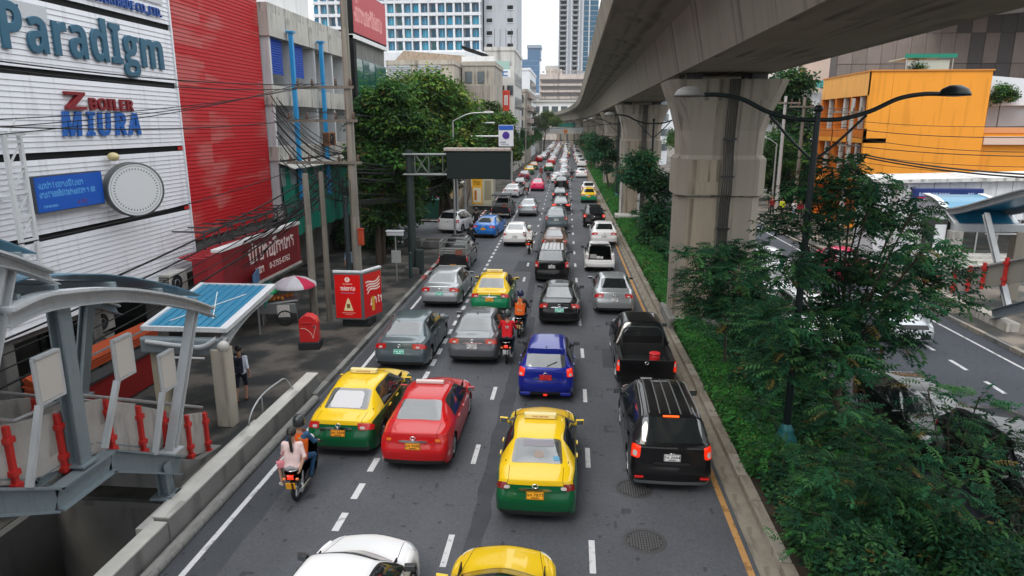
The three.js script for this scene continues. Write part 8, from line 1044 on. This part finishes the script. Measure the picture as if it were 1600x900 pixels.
function tree(name, label, base, clumps, o) {
  const { geo = clumpG, n = 60, s = 0.5, cols = GREEN.deep, w = 0.16, seed = 1, fork = 0.55, trunks = 1, group } = o, r = rng(seed), t = thing(name, label, name.includes('shrub') ? 'shrub' : 'tree', [base[0], 0.1, base[1]], 0, group);
  let cx = 0, cy = 0, cz = 0, top = 0; for (const c of clumps) { cx += c[0] / clumps.length; cy += c[1] / clumps.length; cz += c[2] / clumps.length; top = Math.max(top, c[1]); }
  const F = V3(lerp(base[0], cx, 0.4) - base[0], Math.max(0.25, cy * fork), lerp(base[1], cz, 0.4) - base[1]);
  const tr = nb(); for (let k = 0; k < trunks; k++) { const ox = k ? (r() - 0.5) * 1.6 : 0, oz = k ? (r() - 0.5) * 1.2 : 0; const pts = steps(0, 1, 5).map((q) => [ox * (1 - q * 0.6) + F.x * q + Math.sin(q * 5 + seed + k) * w * 0.4, F.y * q, oz * (1 - q * 0.6) + F.z * q]); for (let i = 0; i < 5; i++) tr.cyl(pts[i], pts[i + 1], w * (1.15 - i * 0.1), w * (1.05 - i * 0.1), 9); } put('trunk', tr.geo(), barkM, t);
  const spots = []; for (const [x0, y0, z0, R] of clumps) {
    const c = V3(x0 - base[0], y0 - 0.1, z0 - base[1]), mid = F.clone().lerp(c, 0.5).add(V3((r() - 0.5) * 0.3, 0.15 * R, (r() - 0.5) * 0.3));
    put('limb', nb().tube([F.toArray(), mid.toArray(), c.toArray()], Math.max(0.012, w * 0.24), 6, 10).geo(), barkM, t);
    for (let k = 0; k < (o.twigs ?? 3); k++) { const d = V3(r() - 0.5, (r() - 0.4) * 0.7, r() - 0.5).normalize().multiplyScalar(R * 0.85); put('twig', nb().cyl(mid.clone().lerp(c, 0.6 + r() * 0.4).toArray(), c.clone().add(d).toArray(), w * 0.1, w * 0.04, 5).geo(), barkM, t); }
    const tone = 0.55 + r() * 0.95; const m = Math.max(8, Math.round(n * (R / (o.R0 ?? 1)) ** 2)); for (let i = 0; i < m; i++) { const d = V3(r() * 2 - 1, r() * 2 - 1, r() * 2 - 1); if (d.lengthSq() > 1) { i--; continue; } const L = d.length(); d.multiplyScalar((0.55 + 0.6 * L) / (L + 0.25) * R * 1.05 * (0.6 + 0.42 * r()) * (r() < 0.16 ? 1.2 + r() * 0.4 : 1)); const flat = o.flat ?? 0.75; spots.push([c.x + d.x, c.y + d.y * flat, c.z + d.z, s * (0.6 + r() * 0.7), Math.atan2(d.x, d.z) + (r() - 0.5) * 1.6, (r() - 0.45) * 0.9, (r() - 0.5) * 0.7, tone]); }
  }
  leaves('crown', geo, spots, t, cols, r); return t;
}
const CL = {
  R1: [[6.35,7.09,-17.58,0.63], [6.57,6.50,-16.79,0.69], [5.87,6.53,-17.24,0.60], [6.98,6.74,-16.63,0.46], [5.39,5.83,-16.57,0.76], [7.28,5.73,-18.03,0.75], [8.28,5.73,-18.17,0.66], [7.69,6.40,-16.02,0.33], [6.44,4.57,-17.53,0.96], [7.94,4.59,-17.59,0.95], [7.75,5.36,-15.61,0.62], [9.06,4.58,-16.98,0.50], [4.96,4.86,-16.03,0.69], [7.17,3.74,-16.96,0.99], [8.07,4.03,-16.54,0.64], [9.78,3.74,-17.81,0.40], [5.79,3.49,-16.55,0.96], [4.75,3.56,-15.94,0.67], [7.82,2.97,-16.84,0.66], [6.35,2.62,-16.27,0.98], [5.25,2.44,-16.45,0.76]],
  R2: [[4.72,4.00,-22.20,0.77], [3.99,3.55,-21.09,0.62], [5.17,3.55,-21.35,0.82], [4.38,2.59,-21.82,0.81], [5.63,4.17,-22.25,0.60], [4.94,2.63,-20.92,0.81], [5.87,2.69,-21.54,0.71], [3.72,4.28,-21.15,0.31]],
  R3: [[6.88,3.16,-12.92,0.42], [8.01,2.95,-13.21,0.35], [7.28,2.55,-12.84,0.63], [8.86,1.90,-13.79,0.57], [6.76,1.88,-13.06,0.58], [6.25,1.69,-13.70,0.59], [5.23,2.75,-12.82,0.52], [8.03,1.74,-12.92,0.47], [9.76,1.38,-14.32,0.46]],
  R4: [[5.15,1.52,-12.56,0.65], [6.36,1.08,-12.48,0.70], [6.95,1.67,-11.73,0.56], [5.63,0.48,-12.26,0.71], [6.65,0.25,-12.07,0.63], [8.22,0.25,-12.40,0.58], [4.67,0.89,-12.19,0.49], [8.58,1.16,-12.31,0.45], [5.77,1.66,-12.35,0.52], [7.77,0.25,-12.11,0.63]],
  M3: [[4.87,4.67,-45.75,1.32], [5.68,2.70,-44.79,1.38], [4.46,5.84,-45.45,1.06], [3.74,5.07,-44.71,0.81], [5.45,1.09,-44.93,1.24], [5.77,4.37,-44.53,1.12]],
  M4: [[3.49,5.93,-84.31,1.37], [4.79,4.50,-86.35,1.25], [2.38,6.55,-83.56,0.98], [2.87,4.70,-83.14,0.98], [4.29,3.19,-83.38,0.76]],
  M5: [[2.14,6.16,-121.72,0.99], [2.82,4.87,-121.14,0.88], [1.51,5.26,-123.16,0.78]],
  L0: [[-11.23,9.36,-38.87,0.95], [-10.25,9.71,-39.13,1.32], [-11.71,8.14,-39.42,1.20], [-10.77,7.78,-39.64,1.58], [-9.43,8.31,-38.85,1.46], [-11.69,6.54,-38.71,1.26], [-10.69,5.96,-39.61,1.59], [-9.22,6.36,-38.90,1.33], [-11.65,4.68,-39.29,1.22], [-10.52,4.11,-39.55,1.38], [-9.40,4.69,-39.41,1.06], [-12.20,5.26,-38.93,0.68], [-11.21,3.06,-38.83,1.06]],
  L1: [[-12.83,10.35,-54.82,2.24], [-10.72,10.62,-52.54,1.94], [-9.79,9.86,-54.82,1.82], [-11.53,8.38,-52.13,2.44], [-9.37,8.15,-53.68,1.90], [-10.24,6.28,-51.48,2.23], [-11.62,5.82,-51.08,2.23], [-12.13,3.52,-52.98,1.83], [-8.12,6.77,-51.01,1.33], [-10.23,4.22,-53.76,1.53], [-8.52,8.64,-54.69,1.32], [-13.64,1.55,-52.60,1.43]],
  L2: [[-11.60,9.32,-75.87,1.54], [-9.13,9.70,-75.21,1.11], [-7.26,8.63,-74.37,1.09], [-8.07,6.85,-73.56,1.50], [-10.34,9.51,-75.38,1.53], [-8.31,8.17,-75.83,1.40], [-6.28,5.23,-72.53,0.94], [-7.16,7.50,-74.74,0.96], [-9.59,6.87,-72.17,1.87], [-10.94,8.81,-72.41,2.01], [-8.66,5.69,-74.49,1.66], [-13.08,11.46,-74.16,1.50], [-8.99,7.97,-73.92,1.77], [-7.04,5.99,-73.42,0.95], [-10.83,5.51,-73.62,1.92]],
  L3: [[-15.60,2.59,-43.88,1.04], [-14.65,1.13,-43.76,1.13], [-12.09,1.26,-43.12,1.10], [-16.72,0.76,-43.99,0.79], [-13.51,0.25,-44.14,0.70], [-10.45,2.68,-43.56,1.01]],
  L4: [[-13.02,8.20,-109.57,2.02], [-10.46,6.54,-109.19,1.41], [-14.13,9.79,-105.13,1.74], [-12.51,10.40,-107.87,1.58], [-15.04,12.49,-107.71,1.38], [-11.65,8.69,-110.93,1.43]],
  L5: [[-10.99,10.40,-185.68,2.70], [-13.94,9.08,-184.36,2.36], [-9.10,9.10,-188.84,2.06], [-12.22,6.62,-184.07,2.02], [-14.91,4.98,-183.94,1.69]],
  L6: [[-7.57,10.30,-207.64,2.64], [-5.02,9.18,-204.24,1.85], [-8.76,8.10,-205.20,1.87]],
  G6: [[22.43,12.43,-75.10,2.16], [22.63,9.94,-76.74,2.61], [23.97,7.84,-74.97,2.30], [21.78,5.89,-74.81,2.58], [25.51,3.18,-78.39,2.44], [22.66,2.34,-78.20,2.19], [24.18,0.70,-75.12,1.71], [20.41,4.63,-73.68,1.15], [25.76,5.16,-77.24,1.59]],
  G7: [[26.69,12.55,-58.07,0.57], [26.14,12.34,-57.85,0.38], [27.37,12.46,-58.29,0.38]],
  G8: [[32.68,10.76,-57.22,0.65], [33.34,10.38,-57.30,0.55], [32.21,10.20,-57.21,0.42]],
};
{
  const med = 'trees planted along the median';
  tree('median_tree', 'large dark feathery tree in the median shrubs, in front of the right carriageway', [7.0, -17.3], CL.R1, { geo: leafG, n: 225, s: 0.46, seed: 2, w: 0.1, fork: 0.5, twigs: 5, flat: 0.6 });
  tree('median_tree', 'small feathery tree covering the foot of the nearest viaduct pier', [5.2, -21.8], CL.R2, { geo: leafG, n: 380, s: 0.4, seed: 3, w: 0.055, fork: 0.4, twigs: 4, flat: 0.7 });
  tree('median_tree', 'thin spreading tree hiding the dark oncoming car at the lower right', [7.5, -13.2], CL.R3, { geo: leafG, n: 160, s: 0.34, seed: 4, w: 0.05, fork: 0.3, twigs: 4, flat: 0.55 });
  tree('median_shrub', 'dense feathery shrub at the bottom right corner over the orange kerb line', [6.6, -12.0], CL.R4, { geo: leafG, n: 225, s: 0.33, seed: 5, w: 0.05, fork: 0.15, twigs: 4, flat: 0.6 });
  tree('median_tree', 'dark median tree between the nearest two viaduct piers', [5.4, -46], CL.M3, { n: 190, s: 0.5, seed: 6, w: 0.1, R0: 1.4 });
  tree('median_tree', 'distant dark median tree beyond the second pier', [4.6, -85], CL.M4, { n: 180, s: 0.65, seed: 7, w: 0.14, R0: 1.5 }); tree('median_tree', 'most distant dark median tree before the footbridge', [3.6, -122], CL.M5, { n: 60, s: 0.7, seed: 8, w: 0.14, R0: 1.1 });
  tree('street_tree', 'leafy green tree in front of the dark glass building, beside the gantry post', [-11.2, -38.5], CL.L0, { n: 380, s: 0.5, cols: GREEN.mid, seed: 33, w: 0.16, R0: 1.7, trunks: 3, fork: 0.6, twigs: 4 });
  tree('street_tree', 'large leafy green tree filling the left pavement before the cream house', [-9.9, -55], CL.L1, { n: 560, s: 0.72, cols: GREEN.mid.concat(GREEN.yellow), seed: 9, w: 0.22, R0: 2.4, trunks: 4, fork: 0.55, twigs: 4 });
  tree('street_tree', 'bright green street tree behind the dark gantry board', [-10.3, -63.1], CL.L2, { n: 620, s: 0.66, cols: GREEN.mid.concat(GREEN.yellow), seed: 10, w: 0.24, R0: 2, trunks: 3 });
  tree('street_tree', 'dark low tree in the shade beside the tall concrete pole', [-11.8, -44.5], CL.L3, { n: 260, s: 0.42, cols: GREEN.deep.concat(GREEN.mid), seed: 11, w: 0.12, R0: 1, trunks: 2 });
  tree('street_tree', 'yellow green tree below the red vertical shop sign', [-12, -112], CL.L4, { n: 420, s: 0.8, cols: GREEN.yellow, seed: 12, w: 0.2, R0: 2 }); tree('street_tree', 'greyish sparse tree at the far end of the left row', [-11.5, -185], CL.L5, { n: 70, s: 0.9, cols: GREEN.grey, seed: 13, w: 0.25, R0: 2.6 }); tree('street_tree', 'light green tree above the far footbridge', [-8.5, -205], CL.L6, { n: 200, s: 1.0, cols: GREEN.yellow.concat(GREEN.mid), seed: 14, w: 0.25, R0: 2.4 });
  tree('street_tree', 'tall green tree behind the right pavement poles left of the orange building', [23.6, -77], CL.G6, { n: 380, s: 0.8, cols: GREEN.mid.concat(GREEN.deep), seed: 15, w: 0.25, R0: 2.6 });
  const pot = (l, x, y, z, k, sd) => { const t = tree('roof_shrub', l, [x, z], k, { n: 90, s: 0.4, cols: GREEN.mid, seed: sd, w: 0.05, R0: 0.7, fork: 0.95 }); }; pot('small palm like shrub on the roof of the orange building', 26.6, 12, -58, CL.G7, 16); pot('green shrub beside the grey shed on the orange wing', 32.4, 8, -57, CL.G8, 17);
  // far rows along the left pavement down to the footbridge
  const r = rng(77); let proto; for (let i = 0; i < 9; i++) { const z = -92 - i * 15, x = -10.2 + SH(z) + (r() - 0.5); const lab = 'dark roadside tree in the row along the far left pavement', g = 'dark trees in the row along the far left pavement'; if (!proto) proto = tree('street_tree', lab, [x, z], [[x, 6.2, z, 1.9], [x - 1.3, 5.2, z + 0.5, 1.6], [x + 1.2, 5.0, z - 0.4, 1.5], [x, 4.6, z - 1, 1.6]], { n: 240, s: 0.75, cols: GREEN.deep.concat(GREEN.mid), seed: 20, w: 0.2, R0: 1.8, group: g }); else copy(proto, [x, 0.1, z], r() * 6, lab, g); }
  let p2; for (let i = 0; i < 7; i++) { const z = -132 - i * 16, x = 5.2 + SH(z); const lab = 'dark median tree in the far row under the viaduct', g = 'dark median trees in the far row under the viaduct'; if (!p2) p2 = tree('median_tree', lab, [x, z], [[x, 3.2, z, 1.3], [x - 0.8, 2.4, z, 1.1], [x + 0.8, 2.5, z, 1.1]], { n: 90, s: 0.6, seed: 21, w: 0.12, R0: 1.3, group: g }); else copy(p2, [x, 0.1, z], r() * 6, lab, g); }
  let p3; for (let i = 0; i < 8; i++) { const z = -70 - i * 17, x = 20.5 + (r() - 0.5) * 2; const lab = 'green tree in the row along the far right pavement', g = 'green trees in the row along the far right pavement'; if (!p3) p3 = tree('street_tree', lab, [x, z], [[x, 6.2, z, 2.2], [x - 1.5, 4.8, z, 1.8], [x + 1.5, 5, z, 1.8]], { n: 90, s: 0.7, cols: GREEN.mid, seed: 22, w: 0.2, R0: 2, group: g }); else copy(p3, [x, 0.1, z], r() * 6, lab, g); }
}
{ // clipped hedge along the kerb and ground cover over the bed
  const r = rng(31), hedge = [], cover = [], low = [];
  for (let i = 0; i < 30000; i++) { const z = -15 - 125 * r() ** 1.9, x = 4.32 + r() * (z > -30 ? 0.9 : 1.3) + SH(z), k = 0.42 + 0.12 * noise(x * 2, z * 0.8, 512, 2), y = 0.1 + k * Math.sqrt(r()); hedge.push([x, y, z, 0.1 + r() * 0.09 + (-z) * 0.0022, r() * 6.28, (r() - 0.5) * 1.6, (r() - 0.5)]); }
  stuff(tag(leaves('kerb_hedge', clumpG, hedge, scene, GREEN.hedge, r), 'clipped bright green hedge strip between the kerb and the viaduct piers'));
  for (let i = 0; i < 30000; i++) { const z = -6 - 150 * r() ** 2.2, x0 = z > -30 ? 4.5 : 5.4, x = x0 + r() * (7.85 - x0) + SH(z), k = 0.25 + 0.75 * sm(0.35, 0.7, noise(x * 1.3 + 9, z * 0.9, 512, 5)) * sm(4.3, 5.4, x), y = 0.1 + k * Math.sqrt(r()); cover.push([x, y, z, 0.13 + r() * 0.14 + (-z) * 0.002, r() * 6.28, (r() - 0.5) * 1.5, (r() - 0.5)]); }
  stuff(tag(leaves('ground_cover', clumpG, cover, scene, GREEN.deep.concat(GREEN.deep, GREEN.hedge.slice(3)), r), 'dark green shrubs and ground cover filling the planted median'));
  const lab = ['low feathery shrub beside the teal base of the street lamp', 'low feathery shrub beside the kerb level with the black sport utility vehicle', 'low feathery shrub near the orange kerb line behind the lamp base', 'low feathery shrub by the kerb at the bottom of the picture', 'low feathery shrub in the middle of the bed below the lamp base', 'low feathery shrub by the orange kerb below the lamp base', 'low feathery shrub between lamp post and nearest pier', 'low feathery shrub by the orange kerb, level with the lamp base'];
  [[5.1, -17.4, 0.8], [4.9, -15, 0.7], [7.1, -19.6, 0.9], [4.75, -11.9, 0.75], [5.9, -14.0, 0.9], [7.0, -15.2, 0.95], [6.3, -21, 1.0], [7.1, -17, 0.8]].forEach(([x, z, R], i) => tree('median_shrub', lab[i], [x, z], [[x, 0.75, z, R * 0.7], [x - R * 0.5, 0.6, z + 0.2, R * 0.6], [x + R * 0.5, 0.65, z - 0.2, R * 0.6], [x, 0.6, z - R * 0.6, R * 0.6], [x + 0.1, 0.55, z + R * 0.6, R * 0.6]], { geo: leafG, n: 170, s: 0.27, seed: 40 + i, w: 0.03, fork: 0.2, flat: 0.7, cols: GREEN.deep.concat(GREEN.hedge.slice(0, 2)) }));
}
renderer.render(scene, camera);
